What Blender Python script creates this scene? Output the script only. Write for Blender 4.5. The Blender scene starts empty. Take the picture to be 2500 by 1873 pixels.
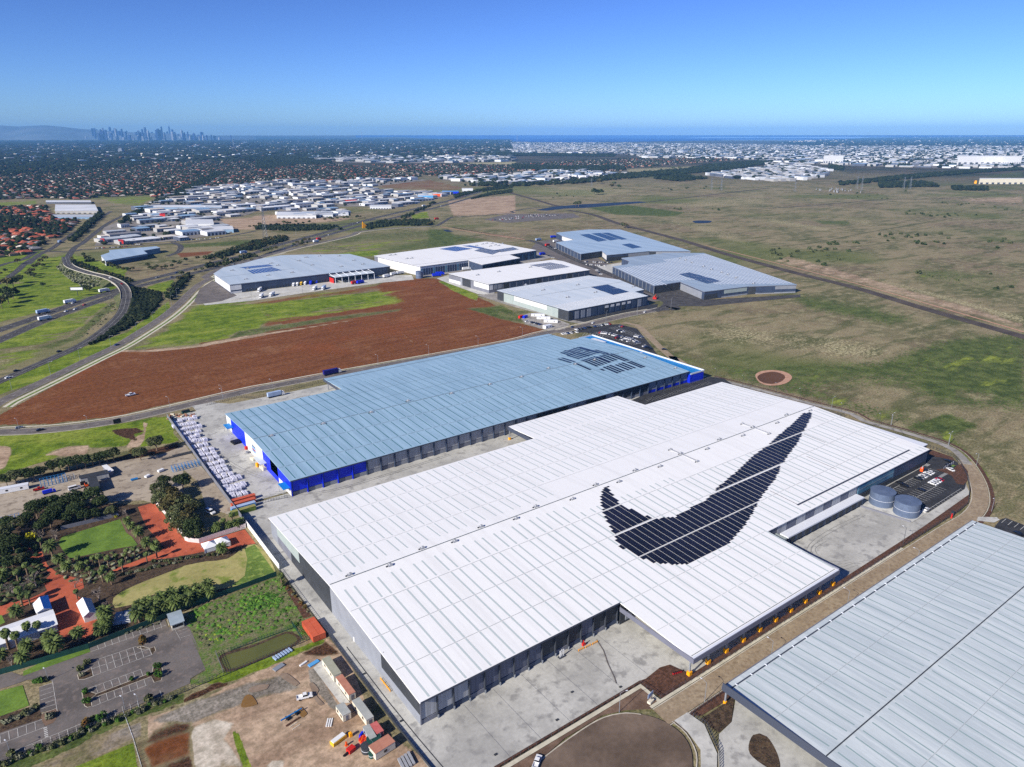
import bpy, math, random
import numpy as np
random.seed(7); np.random.seed(7)
R=math.radians; PI=math.pi
sc=bpy.context.scene
COL=bpy.data.collections.new('place'); sc.collection.children.link(COL)
# ---------------------------------------------------------------- camera
H=180.;FL=1755.;HY=328.
PIT=math.atan((936.5-HY)/FL); TH=R(53.8)
cam=bpy.data.objects.new('camera',bpy.data.cameras.new('camera')); COL.objects.link(cam)
cam.location=(0,0,H); cam.rotation_euler=(PI/2-PIT,0,TH-PI/2)
cam.data.sensor_width=36; cam.data.lens=36*FL/2500; cam.data.clip_end=200000; cam.data.clip_start=1
sc.camera=cam
# surveyed points of the place were read off enlarged details of the photograph: origin and scale of each detail
FR=dict(A1=(0,290,3.539),A2=(625,290,3.539),A3=(1250,290,3.539),A4=(1875,290,3.539),A5=(0,600,3.525),A6=(500,520,3.682),A7=(1050,520,3.682),A8=(1600,520,2.458),B1=(0,980,4.873),B2=(380,950,4.873),B3=(0,1280,4.873),B4=(380,1250,4.873),B5=(0,1540,4.916),B6=(380,1540,3.16),B7=(1000,1400,3.16),B8=(1600,1300,2.458),C1=(1800,1000,3.16),C2=(1350,950,3.16),C3=(540,800,3.682),C4=(1140,780,3.687),P=(0,0,1))
def G(fr,x,y,z=0.):
    o=FR[fr];x=o[0]+x/o[2];y=o[1]+y/o[2]
    u=(x-1250)/FL;v=-(y-936.5)/FL
    fw=math.cos(PIT)+v*math.sin(PIT);up=-math.sin(PIT)+v*math.cos(PIT)
    t=(H-z)/-up;a=fw*t;b=u*t
    return (a*math.cos(TH)+b*math.sin(TH),a*math.sin(TH)-b*math.cos(TH))
def GP(fr,pts,z=0.): return [G(fr,x,y,z) for x,y in pts]
def C(r,g,b): # display colour -> linear
    f=lambda c:(c/255/12.92 if c/255<=.04045 else ((c/255+.055)/1.055)**2.4)
    return (f(r),f(g),f(b),1)
# ---------------------------------------------------------------- tags and objects
def tag(o,label=None,cat=None,group=None,kind=None):
    if label:o['label']=label
    if cat:o['category']=cat
    if group:o['group']=group
    if kind:o['kind']=kind
    return o
ABS={}
def empty(name,loc=(0,0,0),label=None,cat=None,group=None,rz=0):
    o=bpy.data.objects.new(name,None);o.empty_display_size=.5;COL.objects.link(o)
    o.location=loc;o.rotation_euler.z=rz;ABS[o.name]=np.array(loc,float)
    return tag(o,label,cat,group)
class MB:
    def __init__(s): s.v=[];s.f=[];s.m=[]
    def add(s,vs,fs,mi=0):
        n=len(s.v);s.v+= [tuple(p) for p in vs];s.f+=[tuple(i+n for i in f) for f in fs];s.m+=[mi]*len(fs);return s
    def box(s,x0,x1,y0,y1,z0,z1,mi=0):
        return s.add([(x0,y0,z0),(x1,y0,z0),(x1,y1,z0),(x0,y1,z0),(x0,y0,z1),(x1,y0,z1),(x1,y1,z1),(x0,y1,z1)],
          [(3,2,1,0),(4,5,6,7),(0,1,5,4),(1,2,6,5),(2,3,7,6),(3,0,4,7)],mi)
    def obox(s,c,d,L,W,z0,z1,mi=0,top=1.): # oriented box: centre, angle
        cx,cy=c;ux,uy=math.cos(d),math.sin(d)
        P=[]
        for z,k in ((z0,1.),(z1,top)):
            for a,b in ((-1,-1),(1,-1),(1,1),(-1,1)):
                a*=L/2*k;b*=W/2*k
                P.append((cx+a*ux-b*uy,cy+a*uy+b*ux,z))
        return s.add(P,[(3,2,1,0),(4,5,6,7),(0,1,5,4),(1,2,6,5),(2,3,7,6),(3,0,4,7)],mi)
    def prism(s,poly,z0,z1,mi=0,zf=None,bottom=True):
        n=len(poly)
        if area(poly)<0: poly=poly[::-1]
        f0=(lambda x,y:z0) if zf is None else (lambda x,y:zf(x,y)+z0)
        f1=(lambda x,y:z1) if zf is None else (lambda x,y:zf(x,y)+z1)
        vs=[(x,y,f0(x,y)) for x,y in poly]+[(x,y,f1(x,y)) for x,y in poly]
        fs=[tuple(range(n,2*n))]+[(i,(i+1)%n,(i+1)%n+n,i+n) for i in range(n)]
        if bottom: fs.append(tuple(range(n-1,-1,-1)))
        return s.add(vs,fs,mi)
    def sheet(s,poly,z,mi=0):
        if area(poly)<0: poly=poly[::-1]
        return s.add([(x,y,z) for x,y in poly],[tuple(range(len(poly)))],mi)
    def tube(s,p0,p1,r0,r1=None,n=6,mi=0,cap=True):
        r1=r0 if r1 is None else r1
        a=np.array(p0,float);b=np.array(p1,float);d=b-a;L=np.linalg.norm(d)
        if L<1e-6:return s
        d/=L;h=np.array((0,0,1.)) if abs(d[2])<.9 else np.array((1.,0,0))
        u=np.cross(d,h);u/=np.linalg.norm(u);w=np.cross(d,u)
        vs=[tuple(c+r*(math.cos(2*PI*i/n)*u+math.sin(2*PI*i/n)*w)) for c,r in ((a,r0),(b,r1)) for i in range(n)]
        fs=[(i,i+n,(i+1)%n+n,(i+1)%n) for i in range(n)]
        if cap: fs+=[tuple(range(n)),tuple(range(2*n-1,n-1,-1))]
        return s.add(vs,fs,mi)
    def wall(s,a,b,z0,z1,t=.2,mi=0):
        d=math.atan2(b[1]-a[1],b[0]-a[0]);L=math.hypot(b[0]-a[0],b[1]-a[1])
        return s.obox(((a[0]+b[0])/2,(a[1]+b[1])/2),d,L,t,z0,z1,mi)
    def build(s,name,mats,parent=None,local=False,smooth=False,zero=False):
        if not isinstance(mats,(list,tuple)): mats=[mats]
        v=np.array(s.v,float).reshape(-1,3)
        off=np.zeros(3)
        if not local:
            if parent is not None: off=ABS[parent.name].copy()
            elif not zero: off=np.array([(v[:,0].min()+v[:,0].max())/2,(v[:,1].min()+v[:,1].max())/2,v[:,2].min()])
        me=bpy.data.meshes.new(name);me.from_pydata([tuple(p) for p in v-off],[],s.f)
        for m in mats: me.materials.append(M(m))
        if len(mats)>1: me.polygons.foreach_set('material_index',s.m)
        if smooth: me.polygons.foreach_set('use_smooth',[True]*len(s.f))
        me.update()
        o=bpy.data.objects.new(name,me);COL.objects.link(o)
        if parent is not None: o.parent=parent;ABS[o.name]=off
        else: o.location=off;ABS[o.name]=off
        return o
def area(p): return sum(p[i-1][0]*p[i][1]-p[i][0]*p[i-1][1] for i in range(len(p)))/2
KIDS={}
def copy_tree(o,parent=None):
    c=o.copy();COL.objects.link(c)
    if parent is not None:c.parent=parent
    for ch in list(o.children): copy_tree(ch,c)
    return c
def place(proto,loc,rz=0,s=1,label=None,group=None,used=set()):
    if proto.name in used: o=copy_tree(proto)
    else: o=proto;used.add(proto.name)
    o.location=loc;o.rotation_euler=(0,0,rz)
    o.scale=(s,s,s) if not isinstance(s,tuple) else s
    if label:o['label']=label
    if group:o['group']=group
    return o
def spline(pts,step=6.,closed=False):
    out=[];n=len(pts);P=np.array(pts,float)
    for i in range(n-1 if not closed else n):
        p0=P[(i-1)%n] if (closed or i>0) else 2*P[0]-P[1]
        p1=P[i];p2=P[(i+1)%n];p3=P[(i+2)%n] if (closed or i<n-2) else 2*P[-1]-P[-2]
        k=max(1,int(np.linalg.norm(p2-p1)/step))
        for j in range(k):
            t=j/k
            out.append(tuple(.5*((2*p1)+(-p0+p2)*t+(2*p0-5*p1+4*p2-p3)*t*t+(-p0+3*p1-3*p2+p3)*t**3)))
    if not closed: out.append(tuple(P[-1]))
    return out
def offs(line,d):
    L=np.array(line,float)[:,:2];T=np.gradient(L,axis=0);T/=np.linalg.norm(T,axis=1)[:,None]+1e-9
    N=np.stack([-T[:,1],T[:,0]],1);return L+N*d
# ---------------------------------------------------------------- materials
MD={};DEF={}
def node(nt,t,**k):
    n=nt.nodes.new(t)
    for a,b in k.items():
        if a.startswith('i_'):
            n.inputs[a[2:].replace('_',' ')].default_value=b
        else: setattr(n,a,b)
    return n
def mat(name,c1,c2=None,scale=.3,c3=None,rough=.85,metal=0.,spec=.3,detail=6,stretch=(1,1,1),bump=0.,lo=.35,hi=.65,rnd=0.,emit=0,fine=None,trans=0):
    DEF[name]=dict(c1=c1,c2=c2,scale=scale,c3=c3,rough=rough,metal=metal,spec=spec,detail=detail,stretch=stretch,bump=bump,lo=lo,hi=hi,rnd=rnd,emit=emit,fine=fine,trans=trans)
def mix(nt,f,a,b,mode='MIX'):
    n=nt.nodes.new('ShaderNodeMix');n.data_type='RGBA';n.blend_type=mode
    for i,x in ((0,f),(6,a),(7,b)):
        if isinstance(x,(int,float,tuple)): n.inputs[i].default_value=x
        else: nt.links.new(x,n.inputs[i])
    return n.outputs[2]
def math_(nt,op,a,b=None,clamp=False):
    n=nt.nodes.new('ShaderNodeMath');n.operation=op;n.use_clamp=clamp
    for i,x in ((0,a),(1,b)):
        if x is None: continue
        if isinstance(x,(int,float)): n.inputs[i].default_value=x
        else: nt.links.new(x,n.inputs[i])
    return n.outputs[0]
def ramp(nt,x,lo,hi):
    n=nt.nodes.new('ShaderNodeMapRange');n.interpolation_type='SMOOTHSTEP'
    nt.links.new(x,n.inputs[0]);n.inputs[1].default_value=lo;n.inputs[2].default_value=hi
    return n.outputs[0]
def noise(nt,co,scale,detail=5,rough=.55):
    n=node(nt,'ShaderNodeTexNoise');n.inputs['Scale'].default_value=scale;n.inputs['Detail'].default_value=detail;n.inputs['Roughness'].default_value=rough
    nt.links.new(co,n.inputs['Vector']);return n.outputs['Fac']
def coords(nt,stretch=(1,1,1),world=True):
    if world: g=node(nt,'ShaderNodeNewGeometry').outputs['Position']
    else: g=node(nt,'ShaderNodeTexCoord').outputs['Object']
    if tuple(stretch)==(1,1,1): return g
    m=node(nt,'ShaderNodeMapping');m.inputs['Scale'].default_value=stretch;nt.links.new(g,m.inputs[0]);return m.outputs[0]
def M(name):
    if name in MD: return MD[name]
    d=DEF[name];m=bpy.data.materials.new(name);m.use_nodes=True;nt=m.node_tree
    b=nt.nodes['Principled BSDF'];b.inputs['Roughness'].default_value=d['rough'];b.inputs['Metallic'].default_value=d['metal']
    b.inputs['Specular IOR Level'].default_value=d['spec'];b.inputs['Base Color'].default_value=d['c1']
    co=None;out=None
    if d['c2']:
        co=coords(nt,d['stretch']);n=noise(nt,co,d['scale'],d['detail'])
        out=mix(nt,ramp(nt,n,d['lo'],d['hi']),d['c1'],d['c2'])
        if d['c3']:
            n2=noise(nt,co,d['scale']*4.7,4);out=mix(nt,ramp(nt,n2,.5,.68),out,d['c3'])
    if d['fine']:
        k,s=d['fine'];co=co or coords(nt,d['stretch']);n3=noise(nt,co,s,3,.6)
        out=mix(nt,1.,out if out is not None else d['c1'],mix(nt,ramp(nt,n3,.3,.7),(1-k,1-k,1-k,1),(1+k,1+k,1+k,1)),'MULTIPLY')
    if d['rnd']:
        oi=node(nt,'ShaderNodeObjectInfo');k=d['rnd']
        mr=node(nt,'ShaderNodeMapRange');nt.links.new(oi.outputs['Random'],mr.inputs[0]);mr.inputs[3].default_value=1-k;mr.inputs[4].default_value=1+k
        cb=node(nt,'ShaderNodeCombineColor')
        nt.links.new(mr.outputs[0],cb.inputs[0]);nt.links.new(mr.outputs[0],cb.inputs[1]);nt.links.new(mr.outputs[0],cb.inputs[2])
        out=mix(nt,1.,out if out is not None else d['c1'],cb.outputs[0],'MULTIPLY')
    if out is not None: nt.links.new(out,b.inputs['Base Color'])
    if d['bump']:
        co=co or coords(nt,d['stretch']);bn=noise(nt,co,d['scale']*3,5)
        bp=node(nt,'ShaderNodeBump');bp.inputs['Strength'].default_value=.8;bp.inputs['Distance'].default_value=d['bump'];nt.links.new(bn,bp.inputs['Height']);nt.links.new(bp.outputs[0],b.inputs['Normal'])
    if d['trans']:
        tr=node(nt,'ShaderNodeBsdfTranslucent');tr.inputs[0].default_value=d['c1']
        if out is not None: nt.links.new(out,tr.inputs[0])
        ms=node(nt,'ShaderNodeMixShader');ms.inputs[0].default_value=d['trans']
        nt.links.new(b.outputs[0],ms.inputs[1]);nt.links.new(tr.outputs[0],ms.inputs[2]);nt.links.new(ms.outputs[0],nt.nodes['Material Output'].inputs[0])
    MD[name]=m;return m
# ---------------------------------------------------------------- light, sky, air
SAZ=R(190);SEL=R(30.5)
w=bpy.data.worlds.new('World');sc.world=w;w.use_nodes=True;nt=w.node_tree
sky=node(nt,'ShaderNodeTexSky');sky.sky_type='NISHITA';sky.sun_disc=False;sky.sun_elevation=SEL;sky.sun_rotation=PI/2-SAZ
sky.altitude=0;sky.air_density=.65;sky.dust_density=.42;sky.ozone_density=7.0
bg=nt.nodes['Background'];bg.inputs[1].default_value=.06
hs=node(nt,'ShaderNodeHueSaturation');hs.inputs['Saturation'].default_value=1.0;hs.inputs['Hue'].default_value=.507;hs.inputs['Value'].default_value=.93
gm=node(nt,'ShaderNodeGamma');gm.inputs[1].default_value=1.35;nt.links.new(sky.outputs[0],gm.inputs[0]);nt.links.new(gm.outputs[0],hs.inputs['Color']);nt.links.new(hs.outputs[0],bg.inputs[0])
sl=bpy.data.lights.new('sun','SUN');sl.energy=4.6;sl.angle=R(.5);sl.color=(1,.93,.82)
so=bpy.data.objects.new('sun',sl);COL.objects.link(so);so.rotation_euler=(PI/2-SEL,0,SAZ+PI/2)
so.location=(-200,0,400)
vs=sc.view_settings;vs.view_transform='Standard';vs.look='None';vs.gamma=1;vs.exposure=.5;vs.use_curve_mapping=False
sc.cycles.use_denoising=False;sc.cycles.max_bounces=5;sc.cycles.diffuse_bounces=2;sc.cycles.glossy_bounces=2;sc.cycles.transparent_max_bounces=6;sc.cycles.volume_bounces=1
sc.cycles.sample_clamp_indirect=4
def haze():
    b=MB().box(-3000,33000,-9000,33000,-2,490)
    m=bpy.data.materials.new('haze_air');m.use_nodes=True;n=m.node_tree;n.nodes.clear()
    v=n.nodes.new('ShaderNodeVolumePrincipled');v.inputs['Color'].default_value=(.2,.52,1,1);v.inputs['Density'].default_value=3.0e-5;v.inputs['Anisotropy'].default_value=-.1
    ou=n.nodes.new('ShaderNodeOutputMaterial');n.links.new(v.outputs[0],ou.inputs['Volume'])
    MD['haze_air']=m
    o=b.build('haze','haze_air',zero=True);tag(o,'thin blue haze in the air fading the far suburbs','haze',kind='stuff')
# ---------------------------------------------------------------- ground with its soils
# channels: 0 lush green 1 dark green 2 red soil 3 tan dirt 4 straw 5 white gravel 6 mulch 7 grey gravel
BL=[
(2,'A5',[(-40,1500),(0,1455),(150,1375),(1040,905),(1400,880),(1660,872),(2250,770),(2250,1215),(1450,1360),(1000,1465),(400,1535),(-40,1540)],2,1),
(2,'A6',[(0,1185),(900,1030),(1300,950),(1750,880),(1680,760),(1560,650),(1650,600),(2060,590),(2250,640),(2250,1230),(1300,1395),(900,1480),(0,1620)],4,1),
(2,'A7',[(0,600),(180,660),(430,760),(640,850),(800,960),(870,1010),(1060,1065),(700,1160),(0,1280)],4,1),
(3,'A6',[(1560,640),(1620,620),(1800,700),(1880,790),(1840,860),(1780,840),(1700,700)],4,.5),
(2,'A6',[(-60,850),(500,800),(1000,735),(1600,640),(2060,600),(2200,900),(900,1080),(-60,1200)],6,1),
(0,'A5',[(1650,530),(2203,480),(2250,600),(2250,760),(1660,860),(1150,880),(1400,730)],22,.78),
(0,'A6',[(-40,850),(500,800),(1000,735),(1550,660),(1780,790),(1500,870),(950,950),(500,1010),(0,1050)],30,.72),
(0,'A6',[(480,820),(950,760),(1450,740),(1300,800),(950,880),(620,920)],8,.6),
(2,'A6',[(380,800),(1050,700),(1000,760),(500,850),(640,940),(1000,900),(560,950)],10,.3),
(1,'A6',[(300,1060),(900,960),(1300,910),(1800,850),(1750,890),(900,1020),(200,1140)],5,.6),
(0,'A7',[(60,610),(160,620),(430,740),(420,790),(250,720)],4,1),
(1,'A7',[(300,860),(650,830),(830,930),(850,1000),(640,960),(420,890)],8,.9),
(0,'A7',[(560,850),(800,920),(850,1000),(620,930)],8,.4),
(0,'A5',[(-50,1620),(-50,1700),(1500,1700),(1480,1460),(1000,1540),(500,1590)],3,.85),
(0,'B1',[(-50,480),(900,380),(1850,180),(1900,200),(2150,470),(1750,540),(1000,560),(300,800),(-50,900)],6,.85),
(3,'B1',[(-50,520),(120,540),(130,650),(60,780),(-50,830)],6,.9),
(3,'B1',[(540,640),(800,540),(1050,530),(1040,620),(820,660)],8,.9),
(3,'B1',[(1500,560),(1560,440),(1700,380),(1700,240),(1760,260),(1720,460),(1650,540)],4,.8),
(6,'B1',[(1320,340),(1620,315),(1710,360),(1580,390),(1640,470),(1480,430),(1380,390)],3,1),
(6,'B1',[(500,860),(900,800),(1550,620),(2100,500),(2190,560),(1600,690),(900,840),(520,930)],6,.8),
(0,'A5',[(-60,680),(1030,380),(1100,200),(600,60),(440,100),(200,-80),(-60,-60)],6,.75),
(0,'A5',[(-60,840),(960,430),(1040,520),(640,830),(-60,1110)],6,.6),
(4,'A5',[(-60,980),(300,950),(480,880),(-60,1050)],10,.5),
(1,'A5',[(300,880),(600,780),(960,470),(1020,500),(700,800),(450,900)],6,.6),
(0,'A5',[(-60,1300),(-60,1190),(650,900),(1100,740),(1450,480),(1480,560),(1000,840),(500,1110)],3,.9),
(0,'A5',[(1250,360),(1490,290),(1510,360),(1400,400)],4,1),
(1,'A6',[(650,380),(900,310),(1300,190),(2200,130),(2250,300),(1500,370),(1200,360)],8,.55),
(0,'A6',[(700,375),(950,310),(1500,260),(2000,230),(1600,330),(1500,385)],14,.5),
(0,'A6',[(1200,370),(1560,340),(1550,385),(1400,390)],3,1),
(1,'A7',[(0,150),(500,230),(450,260),(0,300)],10,.7),
(1,'A3',[(650,770),(1000,745),(1500,810),(1400,845),(900,830)],7,1),
(4,'A3',[(1200,740),(2200,620),(2200,760),(1500,790)],12,.5),
(4,'A3',[(1400,850),(1900,950),(2212,1200),(1800,1050),(1300,900)],14,.5),
(0,'A3',[(1850,1080),(2212,1150),(2212,1239),(1900,1160)],14,.35),
(1,'A4',[(350,870),(700,880),(720,920),(480,920)],7,.7),
(4,'A4',[(700,870),(900,890),(850,920)],10,.8),
(1,'A4',[(700,760),(2212,740),(2212,800),(1200,830)],14,.5),
(4,'A4',[(0,850),(300,900),(650,960),(500,980),(0,900)],8,.6),
(2,'A4',[(1500,700),(2212,690),(2212,750),(1700,740)],5,.25),
(3,'A4',[(1500,690),(2212,660),(2212,740),(1700,720)],6,.5),
(0,'A4',[(1870,490),(2212,440),(2212,515),(1900,515)],3,.45),
(4,'A8',[(280,640),(800,680),(1200,760),(1500,860),(1350,900),(900,900),(500,760)],60,.5),
(4,'A8',[(1000,740),(1500,830),(1400,900),(1050,880)],24,.4),
(4,'A8',[(150,700),(500,680),(700,760),(400,800)],30,.4),
(1,'A8',[(1350,900),(1800,760),(2212,740),(2212,1150),(1700,1120),(1500,1000),(900,960),(700,920)],40,.95),
(0,'A8',[(1500,880),(1700,820),(2212,760),(2212,900),(1700,1050),(1200,1060)],30,.55),
(1,'A8',[(800,480),(1300,560),(1600,640),(1400,680),(900,580)],30,.8),
(1,'A8',[(1500,1290),(1750,1200),(1950,1280),(1800,1330)],14,.9),
(0,'A8',[(1750,1300),(2050,1598),(1950,1598),(1700,1330)],8,.9),
(0,'A8',[(1700,1000),(2212,1010),(2212,1200),(1850,1150)],30,.4),
(1,'A8',[(300,880),(560,930),(1000,1090),(900,1110),(500,980)],12,.6),
(0,'A8',[(350,940),(620,920),(900,950),(1000,1010),(800,1070),(600,1020)],14,.6),
(0,'A8',[(1000,1090),(1500,1180),(1650,1300),(1300,1200)],14,.5),
(1,'A8',[(1400,280),(2212,330),(2212,560),(1700,480)],40,.45),
(0,'A8',[(440,960),(600,950),(620,1010),(480,1000)],6,.7),
(0,'A8',[(120,850),(300,880),(380,930),(150,900)],8,.5),
(0,'A8',[(820,960),(1100,960),(1200,1020),(900,1100),(820,1000)],12,.5),
(0,'A8',[(1550,350),(1750,350),(1900,380),(1600,390)],8,.5),
(0,'A8',[(1900,960),(2100,1000),(2000,1060),(1850,1050)],12,.4),
(4,'A8',[(1800,1060),(2050,1090),(2000,1130),(1800,1100)],10,.5),
(0,'A8',[(1000,1090),(1500,1250),(1300,1240),(950,1110)],8,.5),
(4,'A8',[(580,230),(1200,410),(1700,520),(2212,680),(2212,620),(1500,430),(900,300)],8,.7),
(3,'A8',[(700,290),(1200,420),(2212,700),(2212,660),(1400,420),(800,250)],7,.5),
(0,'A5',[(0,100),(240,110),(120,270),(0,330)],6,.7),
(3,'A1',[(1860,870),(2250,850),(2250,960),(1950,960)],5,.8),
(3,'A2',[(-20,840),(180,820),(900,860),(700,890),(250,920),(-20,930)],7,.7),
(2,'A2',[(980,560),(1500,520),(1800,590),(1750,630),(1100,610)],5,.45),
(2,'A1',[(1520,1160),(1850,1140),(1800,1180),(1560,1200)],4,.7),
(0,'A1',[(860,690),(1380,660),(1200,760),(1000,740)],5,.6),
(0,'A1',[(-30,720),(320,700),(330,740),(0,770)],4,.6),
(1,'A1',[(1560,1080),(2250,1040),(2250,1090),(1560,1120)],5,.7),
(3,'A2',[(1640,700),(2250,650),(2250,830),(1700,850)],7,.6),
(0,'A2',[(1340,830),(1480,800),(1500,860),(1350,870)],4,.8),
(4,'A3',[(-40,640),(800,700),(1200,620),(700,560),(0,600)],10,.5),
(4,'A4',[(560,420),(1800,440),(1300,480),(900,530),(450,490)],8,.5),
(3,'A4',[(560,420),(1500,420),(1300,480),(700,480)],10,.3),
(4,'A3',[(980,430),(1900,390),(1950,410),(1500,460),(1000,470)],4,.7),
(4,'A2',[(1780,380),(2250,370),(2250,405),(1800,400)],2,.9),
(3,'A6',[(1700,640),(1790,690),(1880,770),(1885,830),(1840,870),(1870,880),(1905,830),(1895,760),(1800,670),(1720,630)],4,.5),
(3,'A6',[(-20,1180),(300,1120),(900,1030),(1330,960),(1330,967),(900,1040),(300,1140),(-20,1200)],2,.9),
(3,'A5',[(1040,900),(1300,895),(1660,865),(2203,770),(2203,785),(1660,880),(1300,915),(1040,920)],2,.8),
(2,'A6',[(700,980),(1300,880),(1750,830),(1750,845),(1300,900),(700,1000)],3,.9),
(3,'A6',[(1700,1050),(1760,1060),(1900,1170),(1860,1170)],6,.6),
(3,'A5',[(1030,930),(1450,945),(1450,955),(1030,950)],2,.5),(3,'A5',[(1080,990),(1300,975),(1500,990),(1300,985)],2,.5),
(6,'A6',[(1850,980),(2100,960),(2203,1100),(2050,1090)],18,.25),
# near left
(7,'B6',[(560,560),(640,640),(760,800),(900,1050),(860,1060),(720,830),(600,680)],8,.5),
(3,'B6',[(-60,660),(240,590),(560,420),(900,270),(1330,60),(1480,200),(1700,760),(2212,1060),(2150,1150),(-60,1150)],3,.95),
(7,'B6',[(-60,700),(350,530),(700,400),(1000,330),(1120,430),(700,560),(250,730)],14,.75),
(5,'B6',[(240,770),(450,680),(600,720),(520,850),(510,1060),(300,1060)],14,.85),
(5,'B6',[(830,1060),(900,1000),(1000,1000),(980,1060)],8,.8),
(5,'B6',[(500,860),(560,860),(700,1060),(520,1060)],8,.6),
(6,'B6',[(-40,760),(150,690),(240,730),(260,950),(300,1060),(-40,1060)],12,.55),
(2,'B6',[(-40,780),(150,710),(230,750),(250,950),(290,1060),(-40,1060)],22,.3),
(0,'B6',[(590,770),(640,790),(740,1060),(680,1060),(620,900)],3,1),
(6,'B6',[(80,590),(540,370),(560,410),(120,600)],3,1),
(6,'B6',[(1010,240),(1300,70),(1440,180),(1300,200),(1120,190)],8,.7),
(7,'B6',[(1180,300),(1230,290),(1420,600),(1360,600),(1200,420)],3,.9),
(6,'B6',[(700,460),(780,500),(790,560),(700,590),(650,570)],5,.0),
(0,'B6',[(260,390),(500,320),(1300,60),(1310,90),(900,270),(560,400),(280,420)],3,.9),
(0,'B5',[(880,1637),(1300,1450),(1600,1330),(1650,1600),(1700,1700),(800,1700)],4,.9),
(3,'B5',[(480,1637),(900,1400),(1400,1180),(1700,1080),(1700,1280),(1200,1500),(850,1637)],3,.9),
(7,'B5',[(480,1637),(900,1400),(1400,1180),(1700,1080),(1700,1280),(1200,1500),(850,1637)],3,.5),
(6,'B5',[(1620,1330),(1900,1240),(2300,1080),(2300,1700),(1700,1700)],10,.5),
(2,'B5',[(1700,1400),(1900,1300),(2300,1180),(2300,1500),(1800,1700)],14,.6),
(1,'B5',[(0,1600),(800,1250),(1500,950),(2212,740),(2212,860),(1500,1120),(900,1400),(400,1637),(0,1700)],3,.7),
(3,'W',[(0,0)],1,0),
]
_b=[]
for ch,fr,pts,soft,st in BL:
    if fr in ('A8','A4','A3') and ch==0: # mixed dark and fresh grass on the plain
        _b.append((1,fr,pts,soft*1.6,min(.85,st+.2)));_b.append((0,fr,pts,soft*1.2,st*.55))
    else: _b.append((ch,fr,pts,soft,st))
BL=_b
FR['W']=(0,0,.8848)
def segdist(px_,py_,poly):
    n=len(poly);d=np.full(px_.shape,1e9);ins=np.zeros(px_.shape,bool)
    for i in range(n):
        x0,y0=poly[i];x1,y1=poly[(i+1)%n];dx,dy=x1-x0,y1-y0
        t=np.clip(((px_-x0)*dx+(py_-y0)*dy)/(dx*dx+dy*dy+1e-9),0,1)
        d=np.minimum(d,np.hypot(px_-x0-t*dx,py_-y0-t*dy))
        if y0!=y1:
            c=((y0>py_)!=(y1>py_))&(px_<(x1-x0)*(py_-y0)/(y1-y0)+x0);ins^=c
    return np.where(ins,d,-d)
def soils(X,Y):
    # where each kind of soil lies
    fwd=X*math.cos(TH)+Y*math.sin(TH);rt=X*math.sin(TH)-Y*math.cos(TH)
    cz=fwd*math.cos(PIT)+H*math.sin(PIT);cy=fwd*math.sin(PIT)-H*math.cos(PIT)
    ok=cz>20;czs=np.where(ok,cz,1.)
    u=np.where(ok,1250+FL*rt/czs,-1e5);v=np.where(ok,936.5-FL*cy/czs,-1e5)
    out=np.zeros((8,)+X.shape,np.float32)
    for ch,fr,pts,soft,st in BL:
        if st==0: continue
        o=FR[fr];P=[(o[0]+x/o[2],o[1]+y/o[2]) for x,y in pts]
        xs=[p[0] for p in P];ys=[p[1] for p in P]
        k=np.where((u>min(xs)-soft*2)&(u<max(xs)+soft*2)&(v>min(ys)-soft*2)&(v<max(ys)+soft*2))[0]
        if not len(k): continue
        d=segdist(u[k],v[k],P)/soft
        wgt=np.clip(.5+.5*d,0,1);wgt=wgt*wgt*(3-2*wgt)*st
        for c in range(8):
            if c!=ch: out[c][k]*=1-wgt
        out[ch][k]=out[ch][k]+wgt*(1-out[ch][k])
    return out
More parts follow.
